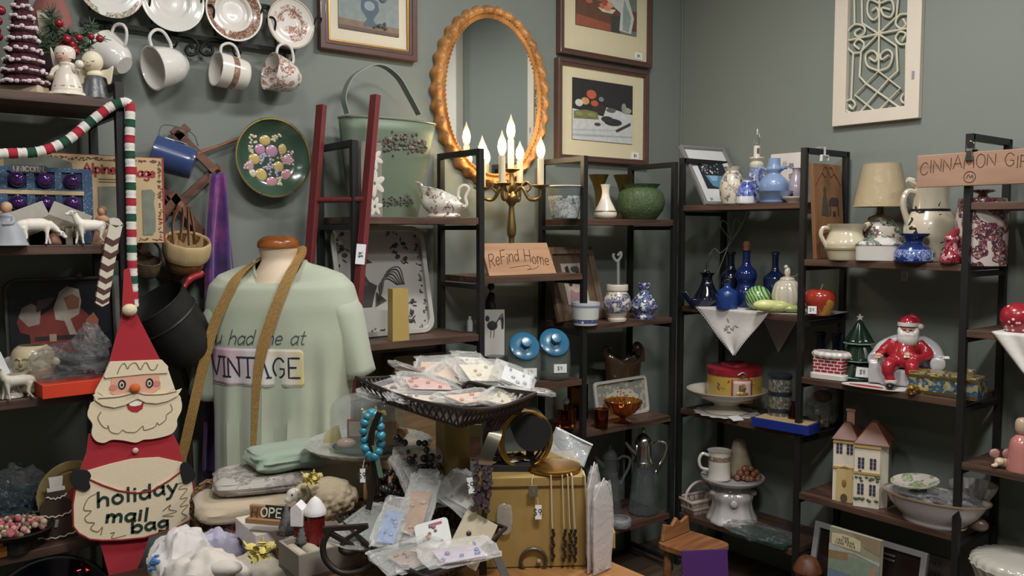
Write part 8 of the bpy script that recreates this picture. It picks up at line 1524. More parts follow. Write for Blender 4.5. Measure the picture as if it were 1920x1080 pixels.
for tx, cl, x0, zz in (('H', '5a3c28', -.040, .014), ('OPE', 'd0d0bc', -.018, .016)): letters('lettering', text_strokes(tx, .019, .32)[0], .0034, mat(cl, .6), t, lambda u, v: (Vector((u, -.0042 + .25 * v - (.004 if u < -.02 else .002), zz + v)), Vector((0, -1, .25)).normalized()), shift=(x0, 0))
p = onT(535, 1010, TZ); t = thing('white_gift_box', 'flat glossy white box lying under the red glitter church', 'box', p, -.06); MB().box((.02, .02, .022), (.22, .15, .043)).done('box', mat('cfc8c0', .4), t, False, .002); WB = TZ + .044
p = onT(588, 1016, WB); s = mpp(p); t = thing('glitter_church', 'small red glitter cardboard church with snowy white roofs', 'ornament', p, FACE - .1); RG = mat('6e1418', .3, .2, .5, 300, .4, .3); SN = mat('d8d4d2', .9, 0, .05, 100, .3)
MB().lathe([(0, 0), (18 * s, 0), (17 * s, 58 * s), (0, 58 * s)], 20, (4 * s, 0, 0)).done('tower', RG, t); lath(t, s, 'tower_roof', [(21, 54), (20, 62), (10, 80), (0, 88)], SN, (4, 0, 0)); MB().box((-12 * s, 0, 22 * s), (44 * s, 26 * s, 44 * s)).done('nave', RG, t, False, .001)
mb = MB(); mb.prism([(-38 * s, 34 * s), (-14 * s, 34 * s), (-14 * s, 66 * s), (-26 * s, 78 * s), (-38 * s, 66 * s)], 30 * s, 'xz', -4 * s); mb.done('snowy_gable', SN, t, False, .002)
for px, py, h, lb in ((538, 1004, 62, 'taller silver bottle-brush tree beside the red church'), (566, 1020, 42, 'shorter silver bottle-brush tree in front of the red church')):
 p = onT(px, py, WB); s = mpp(p); t = thing('silver_tree', lb, 'tree', p); mb = MB().lathe([(0, 2 * s)] + [(h * .30 * (1 - k / 10) * s * (1 if k % 2 == 0 else .7), (4 + k * h / 10) * s) for k in range(10)] + [(0, h * s)], 36, fn=lambda a, z: 1 + .12 * math.sin(a * 13 + z * 200)); mb.done('brush', mat('6e6c6a', .8, .2, .5, 200, .5), t, angle=180); lath(t, s, 'base', [(6, 0), (6, 3)], mat('8a8580', .7), n=0)
p = onT(612, 1000, TZ); s = mpp(p); t = thing('ram_figurine', 'cream woolly ram figurine with a white face behind the red church', 'figurine', p, FACE + .5); mb = MB()
mb.tube(catmull([(-34 * s, 0, 62 * s), (-10 * s, 0, 72 * s), (20 * s, 0, 68 * s), (42 * s, 0, 58 * s)], 4), [20 * s, 26 * s, 30 * s, 33 * s, 34 * s, 35 * s, 36 * s, 35 * s, 34 * s, 32 * s, 28 * s, 24 * s, 18 * s], 18); mb.ball((-42 * s, 0, 82 * s), (19 * s, 16 * s, 20 * s), 14, 10); r = random.Random(4)
for i in range(190):
 d = Vector((r.gauss(0, 1), r.gauss(0, 1), r.gauss(0, 1))).normalized(); mb.ball(((4 + d.x * 52) * s, d.y * 34 * s, (64 + d.z * 35) * s), 7 * s, 7, 5)
for x in (-22, 28):
 for y in (-14, 14): mb.tube([(x * s, y * s, 50 * s), ((x - 2) * s, y * s, 24 * s), ((x + 2) * s, y * s, 2 * s)], [13 * s, 8 * s, 7 * s], 10)
mb.done('woolly_body', mat('b8a88c', .95, 0, .15, 140, .9), t, remesh=2.4 * s, sm=1); mb = MB(); mb.ball((-60 * s, -4 * s, 84 * s), (15 * s, 11 * s, 13 * s), 14, 10); mb.ball((-70 * s, -5 * s, 77 * s), (9 * s, 8 * s, 8 * s), 12, 8); mb.done('face', cer('cfc8be'), t, remesh=2 * s)
for sy in (-1, 1): MB().tube(catmull([(-48 * s, sy * 12 * s, 98 * s), (-40 * s, sy * 22 * s, 96 * s), (-40 * s, sy * 26 * s, 84 * s), (-50 * s, sy * 26 * s, 78 * s), (-56 * s, sy * 24 * s, 86 * s)], 4), 4.5 * s, 8).done('curled_horn', mat('8f8468', .6), t); MB().ball((-66 * s, sy * 9 * s - 4 * s, 87 * s), 2 * s, 8, 6).done('eye', mat('26201c', .4), t)
p = onT(602, 1062, TZ); t = thing('ring_box', 'grey display box with padded rolls for rings at the table edge', 'display box', p, -.02); GB2 = mat('8f867c', .7); MB().prism(rect(-.075, -.055, .075, .055), .008, 'xy', .005).done('base', GB2, t, False); MB().ring(rect(-.075, -.055, .075, .055), rect(-.069, -.049, .069, .049), .058, 'xy', .030).done('walls', GB2, t, False, .001)
for k in range(4): MB().tube([(-.05 + .034 * k, -.046, .034), (-.05 + .034 * k, .046, .034)], .015, 12).done('padded_roll', mat('b0a692', .95), t)
p = onT(692, 948, TZ); p = pD(692, 838, 2.22); zc2 = p.z; t = thing('domed_cake_stand', 'cut-glass cake stand with a clear dome over small seasonal trinkets', 'cake stand', (p.x, p.y, TZ), FACE); s = 2.22 / FPX; hh = (zc2 - TZ) / s
lath(t, s, 'foot', [(52, 0), (54, 3), (18, 12), (12, 40), (14, hh * .7), (30, hh - 8)], glass('e8ecec', .05)); MB().lathe([(q * s, z * s) for q, z in smooth_prof([(0, hh - 8), (60, hh - 6), (100, hh - 2), (116, hh + 8), (117, hh + 11), (100, hh + 3), (60, hh), (0, hh)], 3)], 72, fn=lambda a, z: 1 + .012 * math.sin(a * 30)).done('plate', mat('a0a29a', .08, 0, .45, 120, .5, .5), t)
DOME = film(.26, 'b8c0bc', .03, .08, 12); MB().lathe([(q * s, (hh + z) * s) for q, z in smooth_prof([(71, 2), (71, 60), (69, 78), (60, 90), (40, 98), (12, 101), (8, 106), (11, 112), (0, 116)], 4)], 48).done('dome', DOME, t); MB().lathe([(q * s, (hh + z) * s) for q, z in ((71, 2), (73, 2), (73, 6), (71, 6), (71, 2))], 48).done('dome_rim', glass('f4f8f8', .03), t)
pb = Vector((p.x, p.y, zc2 + .002))
def onplate(dx, dy, dz=0): return pb + RT * (dx * s) + FH * (dy * s) + Vector((0, 0, dz * s))
t = thing('moss_mat', 'round green moss mat under the glass dome', 'moss', onplate(0, 0), FACE); lath(t, s, 'moss', [(64, 0), (66, 3), (60, 8), (20, 9)], mat('32422e', .95, 0, .4, 160, .8), fn=lambda a, z: 1 + .04 * math.sin(a * 17))
t = thing('straw_fan', 'fan of pale yellow straw under the left of the glass dome', 'straw', onplate(-46, -20, 9), FACE)
for k in range(14): a = math.radians(100 + 6 * k); MB().bar((0, 0, 2 * s), (34 * s * math.cos(a), -8 * s, (4 + 34 * s / s * math.sin(a)) * s), .0022).done('straw', mat('b0a05a', .8), t, False)
t = thing('shell_ornament', 'pale pink shell lying under the glass dome', 'shell', onplate(-34, -44, 9), FACE); mb = MB(); mb.ball((0, 0, 8 * s), (18 * s, 10 * s, 9 * s), 16, 10); mb.done('shell', cer('b89888'), t)
t = thing('match_box', 'small upright orange-brown card box under the right of the glass dome', 'box', onplate(40, -24, 9), FACE + .2); MB().box((0, 0, 22 * s), (30 * s, 14 * s, 44 * s)).done('box', mat('a0703c', .7), t, False, .001)
t = thing('red_card', 'small cream card with a red border under the glass dome', 'card', onplate(-26, 0, 9), FACE - .1); MB().box((0, 0, 24 * s), (30 * s, .002, 36 * s)).done('card', mat('9a3a34', .7), t, False); MB().box((0, -.0016, 24 * s), (22 * s, .001, 28 * s)).done('centre', mat('c0b09a', .7), t, False)
yflower('orange_flower', 'orange and yellow cloth flower at the right under the glass dome', onplate(52, -6, 12), .03); yflower('yellow_blossom', 'yellow cloth blossom at the top of the heap under the glass dome', onplate(8, 10, 44), .03)
ZT, ZL = 1.132, .862; BK = mat('2a221e', .5, .3, .2, 60, .2); corner = lambda px, py, z: pz(px, py, z)
def tier_pts(l, r_, f, z): L, R_, F = pz(*l, z), pz(*r_, z), pz(*f, z); return [L, F, R_, L + R_ - F]
T1 = tier_pts((668, 708), (1004, 738), (868, 768), ZT); T0 = tier_pts((628, 968), (948, 990), (800, 1085), ZL); ctr = (T0[0] + T0[1] + T0[2] + T0[3]) / 4; O = Vector((ctr.x, ctr.y, TZ))
t = thing('tiered_tray', 'dark metal two-tier basket stand with lattice rims and scrolled feet', 'tiered tray', O)
for nm, Q_ in (('upper_tray', T1), ('lower_tray', T0)):
 cc = sum(Q_, Vector()) / 4; q = [v - O for v in Q_]; cc -= O; inn = [cc + (v - cc) * .84 - Vector((0, 0, .045)) for v in q]; MB().add(inn + [v - Vector((0, 0, .003)) for v in inn], [(0, 1, 2, 3), (7, 6, 5, 4), (0, 4, 5, 1), (1, 5, 6, 2), (2, 6, 7, 3), (3, 7, 4, 0)]).done(nm, mat('2a221e', .6), t, False); mb = MB()
 mb.tube([v for k in range(4) for v in [q[k].lerp(q[(k + 1) % 4], f) - Vector((0, 0, .012 * math.sin(PI * f))) for f in (0, .2, .4, .6, .8)]], .0045, 8, True); mb.tube(inn, .004, 8, True)
 for k in range(4):
  A0, A1, B0, B1 = inn[k], inn[(k + 1) % 4], q[k], q[(k + 1) % 4]; n = 16
  for i in range(n):
   for da, db in ((0, 1), (1, 0)): mb.tube([A0.lerp(A1, (i + da) / n), (B0.lerp(B1, (i + db) / n) - Vector((0, 0, .012 * math.sin(PI * (i + db) / n))))], .0026, 5)
 mb.done('lattice_rim', BK, t)
cu = sum(T1, Vector()) / 4 - O
mb = None
for px0, py0, px1, py1 in ((926, 772, 905, 985), (712, 772, 690, 960)):
 a = pz(px0, py0, ZT - .03) - O; c = pz(px1, py1, ZL) - O; MB().strap(catmull([a, a.lerp(c, .25) - RT * .012, a.lerp(c, .6) + RT * .004, c], 6), RT, .013, .006).done('upright', BK, t)
for k in (1, 3):
 v = T0[k] - O; d = (Vector((v.x, v.y, 0))).normalized(); MB().tube(catmull([v * .9, v + d * .02 - Vector((0, 0, .02)), v + d * .035 - Vector((0, 0, .06)), v + d * .015 - Vector((0, 0, .094)), v - d * .02 - Vector((0, 0, .09)), v - d * .03 - Vector((0, 0, .065)), v - d * .015 - Vector((0, 0, .055))], 6), .008, 10).done('scrolled_foot', BK, t)
F_ = lambda a, c, d=1.76: pD(a, c, d) - O
MB().tube(catmull([F_(*q) for q in ((622, 990), (606, 1020), (612, 1052), (642, 1074), (684, 1068), (708, 1042), (690, 1022), (658, 1036), (640, 1030), (648, 1014))], 6), .0068, 10).done('scrolled_foot', BK, t)
MB().bar(F_(606, 992), F_(690, 986), .010).bar(F_(606, 992), F_(730, 1062), .010).bar(F_(690, 986), F_(640, 1016), .008).done('corner_bracket', BK, t, False, .001)
MB().strap([F_(905, 985, 1.80), F_(950, 1085, 1.74)], RT, .016, .008).done('slanted_leg', BK, t, False); MB().strap([F_(903, 985, 1.80), F_(906, 1078, 1.80)], RT, .016, .008).done('straight_leg', BK, t, False)
def packet(label, P_, w_, d, rx, ry, rz, col, lump, group, cw=.7, seed=0, fm=None):
 t = thing('jewelry_packet', label, 'packet', P_, rz, group, rx, ry); mb = MB(); pill(mb, (0, 0, .008), (w_ / 2, d / 2, .008), .3, .34, 5, seed, 22, 10); mb.done('plastic_bag', fm or film(.26, 'dcdcd8', .14, 1.0, 60), t, False); MB().box((0, -.1 * d, .008), (w_ * cw, d * cw, .0012)).done('card', mat(col, .7, 0, .12, 40), t, False)
 r = random.Random(seed); mb = MB()
 for i in range(6): mb.ball((r.uniform(-.3, .3) * w_, r.uniform(-.35, .2) * d, .011), (r.uniform(.003, .007), r.uniform(.003, .006), .004), 8, 6)
 mb.done('trinkets', mat(lump, .3, .4, .2, 40), t)
TOPP = [(735, 722, .000, .16, .11, .1, -.1, .2, 'cfc4bc', 'a0484a', 'white packet with a dark zip at the left corner'), (800, 722, .020, .15, .10, .25, .1, -.3, 'c89a94', 'b05a3c', 'packet with a pink striped card'), (850, 712, .035, .14, .11, .3, -.15, .5, 'c8b09c', 'b8862e', 'packet with an orange printed card'), (905, 712, .040, .16, .12, .35, .1, -.2, 'd4ccb8', 'b0a478', 'crumpled cream packet at the top of the heap'), (960, 716, .030, .13, .11, .4, -.2, .8, 'ccd0d4', '9a9a98', 'clear zip packet with a pale blue edge'), (880, 746, .012, .15, .10, .1, .05, .1, 'd0b4a0', 'c07a3a', 'packet with an orange and white card'), (790, 745, .008, .15, .09, .05, .1, -.5, 'c8beb0', '8a7c5c', 'long white packet hanging over the near rim'), (945, 745, .010, .13, .10, .1, -.1, .5, 'c4baa4', 'a89050', 'packet of gold chains at the right'), (765, 706, .036, .13, .10, .3, .25, .9, 'c4b0a8', '9a5a58', 'packet with a grey-pink card standing at the back'), (820, 706, .042, .12, .10, .45, 0, -.6, 'c4a484', 'a05a30', 'packet with a torn orange label at the back'), (992, 735, .012, .12, .08, .05, .2, .3, 'd0ccc8', '8a8884', 'white folded packet at the right corner'), (890, 700, .048, .13, .10, .5, .15, .3, 'd8d4c4', 'b8b090', 'topmost crumpled clear packet')]
for i, (px, py, lf, w_, d, rx, ry, rz, cl, lm, wh) in enumerate(TOPP): packet(wh + ' of the upper tray' if 'rim' not in wh else wh + ' of the upper tray', pz(px, py + 12, ZT - .035) + Vector((0, 0, lf * .8)), w_, d, rx, ry, rz, cl, lm, 'packets on the upper tray', .7, i)
LOWP = [(700, 985, .00, .20, .13, .15, -.1, .5, '6c786c', '8a8c8a', 'packet with a dark green card at the left of the lower tray'), (735, 1000, .03, .06, .16, .35, .1, -.75, '6f8ab8', '7c94c0', 'narrow packet with a light blue spoon-shaped piece on the lower tray'), (785, 985, .05, .07, .20, .45, 0, -.8, '9a7048', 'b89a70', 'packet with a brown kraft card strip on the lower tray'), (790, 945, .07, .14, .16, .8, .1, .2, 'a8a8a4', 'b8b4a8', 'tall empty clear packet at the back of the lower tray'), (870, 960, .05, .14, .12, .4, -.2, .4, 'b4b0a4', '8a8880', 'packet with white paper at the back right of the lower tray'), (775, 1045, .01, .16, .10, .1, 0, .1, '8a7468', 'a85a3c', 'packet with coral coloured beads at the front of the lower tray'), (858, 1050, .02, .15, .09, .1, 0, -.2, 'a89aa8', '4a5ca0', 'packet with blue beads at the front right of the lower tray')]
for i, (px, py, lf, w_, d, rx, ry, rz, cl, lm, wh) in enumerate(LOWP): packet(wh, pz(px, py + 10, ZL - .02) + Vector((0, 0, lf)), w_, d, rx, ry, rz, cl, lm, 'packets on the lower tray', .62, 40 + i)
p = pD(815, 1018, 1.74); t = thing('earring_card', 'rounded white card with pink and brown earrings tilted on the lower tray', 'card', p, FACE, None, -.55, -.28); s = mpp(p); MB().prism(rrect(66 * s, 84 * s, 8 * s, 4), .0015, 'xz').done('card', mat('d4d6d0', .6), t, False); mb = MB(); r = random.Random(2)
for (x, z, c_) in ((-12, 14, 0), (12, -6, 0), (14, -22, 1), (0, 26, 1)):
 for i in range(6): mb.mat(c_); mb.ball(((x + r.uniform(-7, 7)) * s, -.002, (z + r.uniform(-6, 6)) * s), (3.4 * s, .002, 2.8 * s), 8, 5)
mb.done('earrings', [mat('9a5a44', .4), mat('8a6a78', .4)], t); MB().box((8 * s, -.001, 34 * s), (26 * s, .001, 5 * s)).done('pink_print', mat('b0506a', .7), t, False)
p = pD(884, 1012, 1.74); t = thing('jewelry_card', 'plain beige square card with a tiny charm tilted at the right of the lower tray', 'card', p, FACE, None, -.4, .5); s = mpp(p); MB().box((0, 0, 0), (66 * s, .0015, 92 * s)).done('card', mat('b8ac94', .7), t, False); MB().ball((-10 * s, -.002, 8 * s), (5 * s, .002, 5 * s), 8, 6).done('charm', mat('4a4034', .4, .4), t)
def bead_ring(name, label, px, py, D, a, b_, n, rb, m_, wob=.1, tilt=0., cat='bracelet'):
 p = pD(px, py, D); s = D / FPX; t = thing(name, label, cat, p, FACE + tilt); r = random.Random(n)
 for i in range(n): q = 2 * PI * i / n; k = 1 + r.uniform(-wob, wob); MB().ball((a * s * math.cos(q), r.uniform(-4, 4) * s, b_ * s * math.sin(q)), (rb * k * s, rb * k * s, rb * k * s * .9), 10, 8).done('bead', m_, t)
 return t, s
t, s = bead_ring('turquoise_bracelet', 'chunky turquoise bead bracelet hanging from the upper tray', 698, 816, 1.86, 16, 41, 15, 9.5, mat('2f7c90', .3, 0, .25, 60, 0, .3)); MB().tube([(-14 * s, -.01, -44 * s), (-17 * s, -.012, -62 * s)], .0008, 5).done('string', mat('c0bcb0', .8), t); tagcard(t, 'price_tag', (-17 * s, -.012, -74 * s), 10 * s, 26 * s)
p = pD(700, 800, 1.84); t = thing('green_pendant', 'dull green ribbon pendant hanging behind the turquoise bracelet', 'necklace', p, FACE); s = 1.84 / FPX; MB().strap(catmull([(-4 * s, .01, 20 * s), (-10 * s, .012, -10 * s), (0, .01, -40 * s), (12 * s, .012, -100 * s)], 5), (1, 0, 0), .010, .002).done('ribbon', mat('5c6f5c', .6), t)
p = onT(716, 985, TZ); t, s = pot('brown_bottle', 'dark brown glass bottle standing behind the lower tray', 'bottle', p, [(28, 0), (30, 6), (30, 40), (22, 56), (14, 66), (13, 100), (15, 104)], mat('2c1a16', .15, 0, .2, 20, 0, .5))
mb = MB(); r = random.Random(31); p = pD(775, 905, 2.0); s = 2.0 / FPX
for i in range(170): mb.ball((r.gauss(0, 24) * s, r.gauss(0, 10) * s, r.gauss(8, 30) * s), r.uniform(4, 8) * s, 8, 6)
o_ = mb.done('black_beads', mat('2a282c', .15, 0, .3, 60, 0, .5), None, kind='stuff', label='bunch of glossy black bead strands hanging behind the lower tray', cat='beads'); o_.location = p; o_.rotation_euler.z = FACE
p = pD(785, 858, 2.02); t = thing('empty_packet', 'clear flat zip packet lying on the black beads below the glass cake stand', 'packet', p, FACE, None, .5); mb = MB(); pill(mb, (0, 0, 0), (.055, .03, .006), .3, .2, 3, 77, 24, 12); mb.done('plastic_bag', film(.28, 'f4f4f2', .12, .6, 50), t)
DB = mat('3a2c32', .15, 0, .4, 50, 0, .5); p = pD(905, 905, 1.74); s = 1.74 / FPX; t = thing('bead_necklace', 'thick strand of dark smoky faceted beads hanging on the right upright', 'necklace', p, FACE); r = random.Random(7)
for i in range(46): MB().ball((r.uniform(-17, 17) * s - (i / 46 - .5) * 8 * s, r.uniform(-6, 0) * s, (46 - i * 2.2) * s), r.uniform(5, 8) * s, 6, 4).done('bead', DB, t, False)
tagcard(t, 'price_tag', (-22 * s, -.012, -2 * s), 11 * s, 30 * s, 0, 0, -.15)
p = pD(918, 838, 1.74); t = thing('pewter_cuff', 'brushed pewter cuff bracelet hooked over the right upright of the tiered tray', 'bracelet', p, FACE); MB().strap(catmull([(10 * s, .02, 24 * s), (12 * s, -.006, 28 * s), (4 * s, -.016, 10 * s), (-6 * s, -.018, -16 * s), (-8 * s, -.014, -30 * s)], 5), (1, 0, .2), .028, .003).done('band', metal('8a8678', .35), t)
DC = 1.865; s = DC / FPX; cz = pD(1000, 895, DC).z; c0 = pD(998, 900, DC); t = thing('jewelry_chest', 'matte gold paper-covered jewellery chest with open side drawers', 'chest', (c0.x, c0.y, TZ), FACE + .06); hh = cz - TZ; GP = mat('9c824c', .5, .1, .06, 8, .02); W2 = 102 * s
MB().box((0, .11, hh / 2 + .0005), (2 * W2, .22, hh)).done('body', GP, t, False, .002); mb = MB(); mb.box((0, .108, hh - .018), (2 * W2 + .002, .225, .0015)); mb.done('lid_seam', mat('6c5526', .6), t, False); MB().tube([(2 * s + .028 * math.cos(q * PI / 10), -.006, .016 + .028 * math.sin(q * PI / 10)) for q in range(20)], .004, 8, True).done('ring_pull', mat('4a3c30', .4, .3), t); MB().ball((12 * s, -.008, -.0 + .016), .006, 8, 6).done('pull_boss', mat('8a7c68', .5), t)
for k, (dz, ext, py_) in enumerate(((.052, .066, .0), (.10, .036, .0))):
 mb = MB(); mb.box((W2 + ext / 2, .10, dz - .016), (ext, .17, .003)); mb.box((W2 + ext, .10, dz), (.003, .176, .036)); mb.box((W2 + ext / 2, .015, dz), (ext, .003, .034)).box((W2 + ext / 2, .185, dz), (ext, .003, .034)); mb.done('drawer', mat('a88c50', .6), t, False)
p = onT(850, 1005, TZ); t = thing('gold_bag', 'tall folded matte gold box standing behind the tiered tray', 'box', p, FACE + .5); s2 = mpp(p); hh2 = pD(850, 780, dep(p)).z - TZ; MB().box((0, 0, hh2 / 2 + .0005), (52 * s2, 42 * s2, hh2)).done('box', GP, t, False, .002)
p = onT(870, 1020, TZ) + FH * .02; ct = Vector((c0.x, c0.y, cz)); onC = lambda px, dy: ct + RT * ((px - 998) * s) + FH * dy + Vector((0, 0, .001))
t = thing('brass_box', 'round flat tarnished brass box lying on top of the gold chest', 'lid', onC(1042, .055), FACE); lath(t, s, 'disc', [(48, 0), (51, 3), (51, 8), (46, 11), (20, 13)], metal('a07a40', .35), n=2, seg=48)
t = thing('bangle_roll', 'black velvet roll display holding gold and purple bangles', 'display stand', onC(996, .10), FACE + .1); zr = 72 * s; MB().tube([(0, -.045, zr), (0, .05, zr)], 36 * s, 32).done('roll', mat('151416', .95), t); MB().box((0, 0, 12 * s), (.014, .05, 24 * s)).done('stem', mat('151416', .9), t, False); MB().box((0, 0, .002), (.07, .07, .004)).done('foot', mat('151416', .9), t, False)
b0 = {}
for i, (dx, dy, k, lb) in enumerate(((-6, -.050, 'g', 'frontmost twisted gold bangle on the black roll'), (-3, -.043, 'g', 'second gold bangle from the front on the black roll'), (0, -.036, 'g', 'thin gold bangle just in front of the purple ones on the black roll'), (-10, -.022, 'p', 'plum beaded bangle nearest the gold bangles on the black roll'), (-16, -.008, 'p', 'plum beaded bangle in the middle of the black roll'), (-24, .008, 'p', 'plum beaded bangle hanging lower on the black roll'), (-30, .024, 'p', 'plum beaded bangle nearest the back of the black roll'))):
 L = onC(990 + dx, .10 + dy) + Vector((0, 0, zr - 12 * s - .001 * i))
 if k not in b0:
  b0[k] = thing('bangle', lb, 'bangle', L, FACE + .25, 'bangles on the black roll'); MB().tube([((50 * math.cos(q * PI / 24)) * s, 0, (55 * math.sin(q * PI / 24)) * s) for q in range(48)], (2.6 if k == 'g' else 2.8) * s, 8, True).done('hoop', metal('c09a50', .25) if k == 'g' else mat('7c5864', .35, .3, .3, 200), b0[k])
 else: dup(b0[k], L, FACE + .25 + .06 * (i % 3 - 1), lb)
t = thing('zip_bag', 'clear zip-top plastic bag leaning behind the brass lid', 'bag', onC(1068, .15), FACE, None, -.5, .45); MB().grid(lambda u, v: ((u - .5) * 84 * s, .004 * math.sin(u * 6 + v * 4), (v * 52) * s), 14, 10).done('plastic', film(.42, 'c8ccce', .15, .4, 30), t, solid=.001); MB().box((0, -.002, 50 * s), (84 * s, .003, 3 * s)).done('zip', mat('c8cacc', .4), t, False)
t = thing('jewelry_tray', 'black tray of chains and white cards behind the gold chest', 'tray', onC(950, .05) , FACE); MB().box((0, .03, 6 * s), (90 * s, .08, 12 * s)).done('tray', mat('1c1a1a', .7), t, False, .001); mb = MB(); r = random.Random(3)
for i in range(7): mb.at((r.uniform(-36, 36) * s, .03 + r.uniform(-.03, .03), (14 + i) * s), (r.uniform(-.2, .2), r.uniform(-.2, .2), r.random() * 3)).box((0, 0, 0), (20 * s, 12 * s, 1 * s))
mb.at(); mb.done('cards', mat('b8b4ac', .7), t, False); mb = MB()
for i in range(5): mb.tube([((r.uniform(-36, 36)) * s, .03 + r.uniform(-.03, .03), (18 + r.uniform(0, 6)) * s) for _ in range(6)], 1.2 * s, 6)
mb.done('chains', metal('a08c58', .3), t)
t = thing('card_display', 'pale folded display card standing behind the pewter cuff', 'card', onC(886, .16), FACE); MB().box((0, 0, 34 * s), (26 * s, .004, 68 * s)).done('card', mat('b0a070', .7), t, False); MB().box((0, -.003, 24 * s), (20 * s, .001, 36 * s)).done('pink_picture', mat('a8786a', .7), t, False)
fr = c0 - FH * .006 - RT * .0
for i, (px, py1, w_) in enumerate(((1033, 1090, 1.6), (1054, 1090, 1.2), (1064, 1090, 1.2), (1072, 1090, 1.8), (1096, 1090, 1.6))):
 a = onC(px, -.008 - .001 * i) + Vector((0, 0, .004)); t = thing('corded_necklace', 'cream cord necklace down the front of the gold chest, %s from the left' % ('first', 'second', 'third', 'fourth', 'fifth')[i], 'necklace', a, FACE + .06, 'cord necklaces on the gold chest'); ln = a.z - TZ - .012; MB().tube([(0, .03, .004), (0, .004, .001), (.002 + .001 * i, -.002, -ln * .5), (.004 + .001 * i, -.002, -ln * .62)], w_ * s, 6).done('cord', mat('b4a488', .8), t)
 for j in range(9): MB().ball((.004 + .001 * i + .002 * math.sin(j * 2 + i), -.003, -ln * .62 - (ln * .37) * j / 9), (3 * s, 2.4 * s, 5.5 * s), 8, 6).done('dark_bead', mat('1a1614', .3), t)
a = onC(1007, -.010) + Vector((0, 0, .003)); t = thing('pendant_necklace', 'fine cord necklace with a square grey pendant and white tag on the gold chest', 'necklace', a, FACE + .06); MB().tube(catmull([(-6 * s, .02, 0), (-10 * s, -.002, -14 * s), (0, -.003, -40 * s), (2 * s, -.003, -52 * s)], 4), .0008, 5).done('cord', mat('c0b49a', .8), t); MB().box((-8 * s, -.003, -26 * s), (17 * s, .003, 22 * s)).done('pendant', mat('6f6a58', .4, .4), t, False, .001); tagcard(t, 'price_tag', (2 * s, -.004, -66 * s), 12 * s, 27 * s)
a = onC(946, -.012) - Vector((0, 0, 60 * s)); t = thing('frosted_packet', 'small frosted plastic packet against the front of the gold chest', 'packet', a, FACE); mb = MB(); pill(mb, (0, 0, -.02), (15 * s, 3 * s, 28 * s), .4, .1, 3, 90, 20, 12); mb.done('plastic_bag', film(.45, 'b8b4ac', .2, .3, 30), t)
for i, (px, w_, lb) in enumerate(((1112, 12, 'tall white plastic-sleeved card at the right end of the gold chest, left one'), (1128, 10, 'tall white plastic-sleeved card at the right end of the gold chest, right one'))):
 a = onC(px, -.014 - .012 * i); t = thing('sleeved_card', lb, 'card', (a.x, a.y, TZ + .002), FACE + 1.1 - .3 * i); zt = pD(px, 868 + 30 * i, dep(a)).z - TZ; MB().prism([(-.03, 0), (.03, 0), (.034, zt * .7), (.004, zt), (-.03, zt * .8)], .003, 'xz').done('card', mat('b4a8a4', .6, 0, .2, 12), t, False); mb = MB(); pill(mb, (0, 0, zt * .48), (.036, .006, zt * .48), .5, .1, 3, 80 + i, 20, 14); mb.done('sleeve', film(.25, 'f0f0f0', .12, .5, 40), t)
# == heap of linens in front of the mail bag
t = thing('low_table', 'low dark wooden table under the heap of white linens', 'table', (*pz(370, 1150, .60).xy, 0), 0); q = t.location; MB().box((-.06, .06, .585), (.36, .62, .028)).done('table_top', wood('3e2c20', '2c1e16', .6, 'x'), t, False, .003)
for x in (-.2, .08):
 for y in (-.22, .34): MB().box((x, y, .285), (.035, .035, .57)).done('leg', wood('3e2c20', '2c1e16', .6, 'z'), t, False, .002)
def linen(name, label, px, py, D, r_, m_, seed, cat='cloth', amp=.22, f=1.7, rz=FACE, lift=0):
 p = pD(px, py, D); z0 = .602; t = thing(name, label, cat, (p.x, p.y, z0), rz); sD = D / FPX; cz_ = p.z - z0; mb = MB(); crumple(mb, (0, 0, cz_ * .55), (r_[0] * sD, r_[1] * sD, max(.03, cz_ * .55)), amp, 44, 28, seed, f, .0); mb.done('cloth', m_, t); return t, sD, cz_
WL = cloth('c8c2be', .03, 260, .15); t, sD, cz_ = linen('white_linen', 'crumpled white linen cloth with a small blue embroidered mark', 338, 1006, 2.02, (58, 70, 0), WL, 1)
mb = MB(); r = random.Random(5);
t2, sD2, c2_ = linen('plush_animal', 'soft white plush lying face down at the bottom of the picture', 384, 1040, 1.92, (78, 60, 0), mat('c6beb4', .95, 0, .05, 160, .3, 0, .4), 2, 'plush toy', .16, 1.5); MB().ball((18 * sD2, -58 * sD2, c2_ * .55), (14 * sD2, 8 * sD2, 12 * sD2), 12, 8).done('brown_paw', mat('7a563c', .9), t2); MB().ball((46 * sD2, -30 * sD2, c2_ * .9), (34 * sD2, 18 * sD2, 14 * sD2), 16, 10).done('arm', mat('c6beb4', .95, 0, .05, 160, .3, 0, .4), t2)
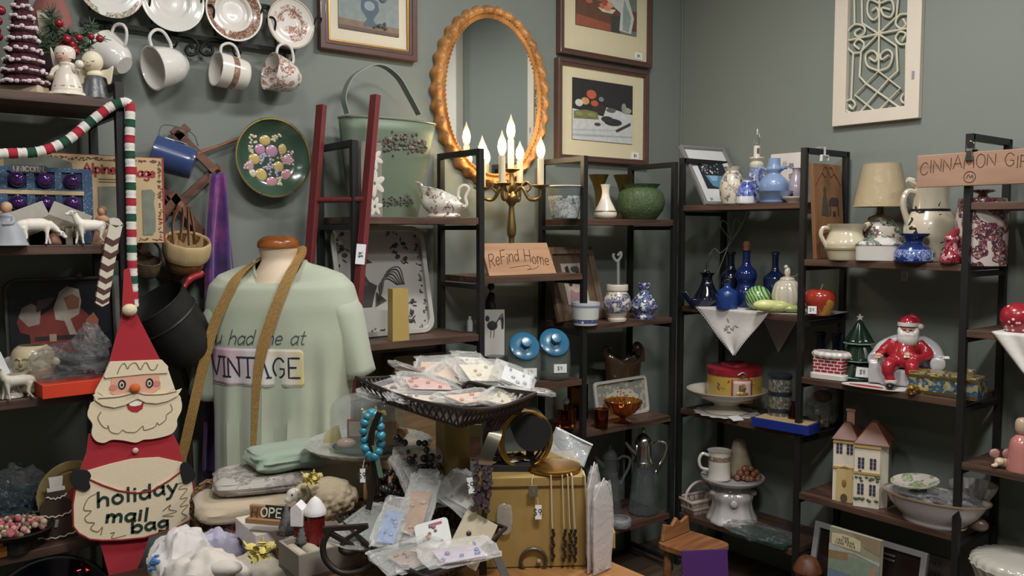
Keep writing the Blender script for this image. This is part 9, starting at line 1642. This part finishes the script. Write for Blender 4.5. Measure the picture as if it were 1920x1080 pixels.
for i in range(26):
 d = Vector((-.42 + r.gauss(0, .09), -.75, .42 + r.gauss(0, .07))).normalized(); k = 1 + .22 * noise.noise(d * 1.7 + Vector((3.1, 1, 0))) + .132 * noise.noise(d * 5.1 + Vector((1, 0, 5))); mb.ball((d.x * 58 * sD * k, d.y * 70 * sD * k, cz_ * .55 * (1 + d.z * k)), (4 * sD, 4 * sD, 3 * sD), 6, 4)
mb.done('blue_embroidery', mat('4a72a8', .9), t); linen('lilac_cloth', 'pale lilac cloth bunched between the white linen and the table', 410, 1006, 2.08, (48, 40, 0), cloth('a4a0b4', .04, 260, .15), 3)
linen('printed_cloth', 'white cloth printed with large red letters tucked under the table edge', 428, 992, 2.18, (62, 40, 0), sprig('bcb4ac', ['9a3a44', 'a84a50'], 14, .56, .9, 8, .52, None, 0), 4); t, sD, cz_ = linen('cream_plush', 'cream plush with a yellow flower patch under the table corner', 478, 1050, 1.98, (66, 40, 0), cloth('b8b0a0', .04, 200, .2), 6, 'plush toy'); yflower('flower_patch', 'bright yellow cloth flower on the cream plush below the table corner', pD(486, 1044, 1.86), .03)
p = pD(398, 950, 2.26); t = thing('dried_wreath', 'twig wreath with dried brown flowers between the mail bag and the table', 'wreath', p, FACE); s = 2.26 / FPX; r = random.Random(13); TW_ = mat('7c6244', .9, 0, .3, 50)
for i in range(16): ph = r.random() * 6; MB().tube([((40 + r.uniform(-7, 7) + 3 * math.sin(3 * a + ph)) * s * math.cos(a) * .9, r.uniform(-8, 8) * s, (46 + r.uniform(-6, 6)) * s * math.sin(a)) for a in [q * PI / 12 for q in range(24)]], 1.6 * s, 5, True).done('twig_loop', TW_, t)
for i in range(34): a = r.uniform(-2.4, .4); MB().ball((38 * s * math.cos(a) + r.gauss(0, 6) * s, r.uniform(-14, -4) * s, 42 * s * math.sin(a) + r.gauss(0, 6) * s), r.uniform(3, 7) * s, 7, 5).done('dried_flower', mat(r.choice(['5c4438', '8a7050', '6a4a40', '9a8464']), .9), t)
MB().tube([(0, 0, -46 * s), (0, .0, -(p.z - .62))], .004, 6).done('stake', TW_, t)
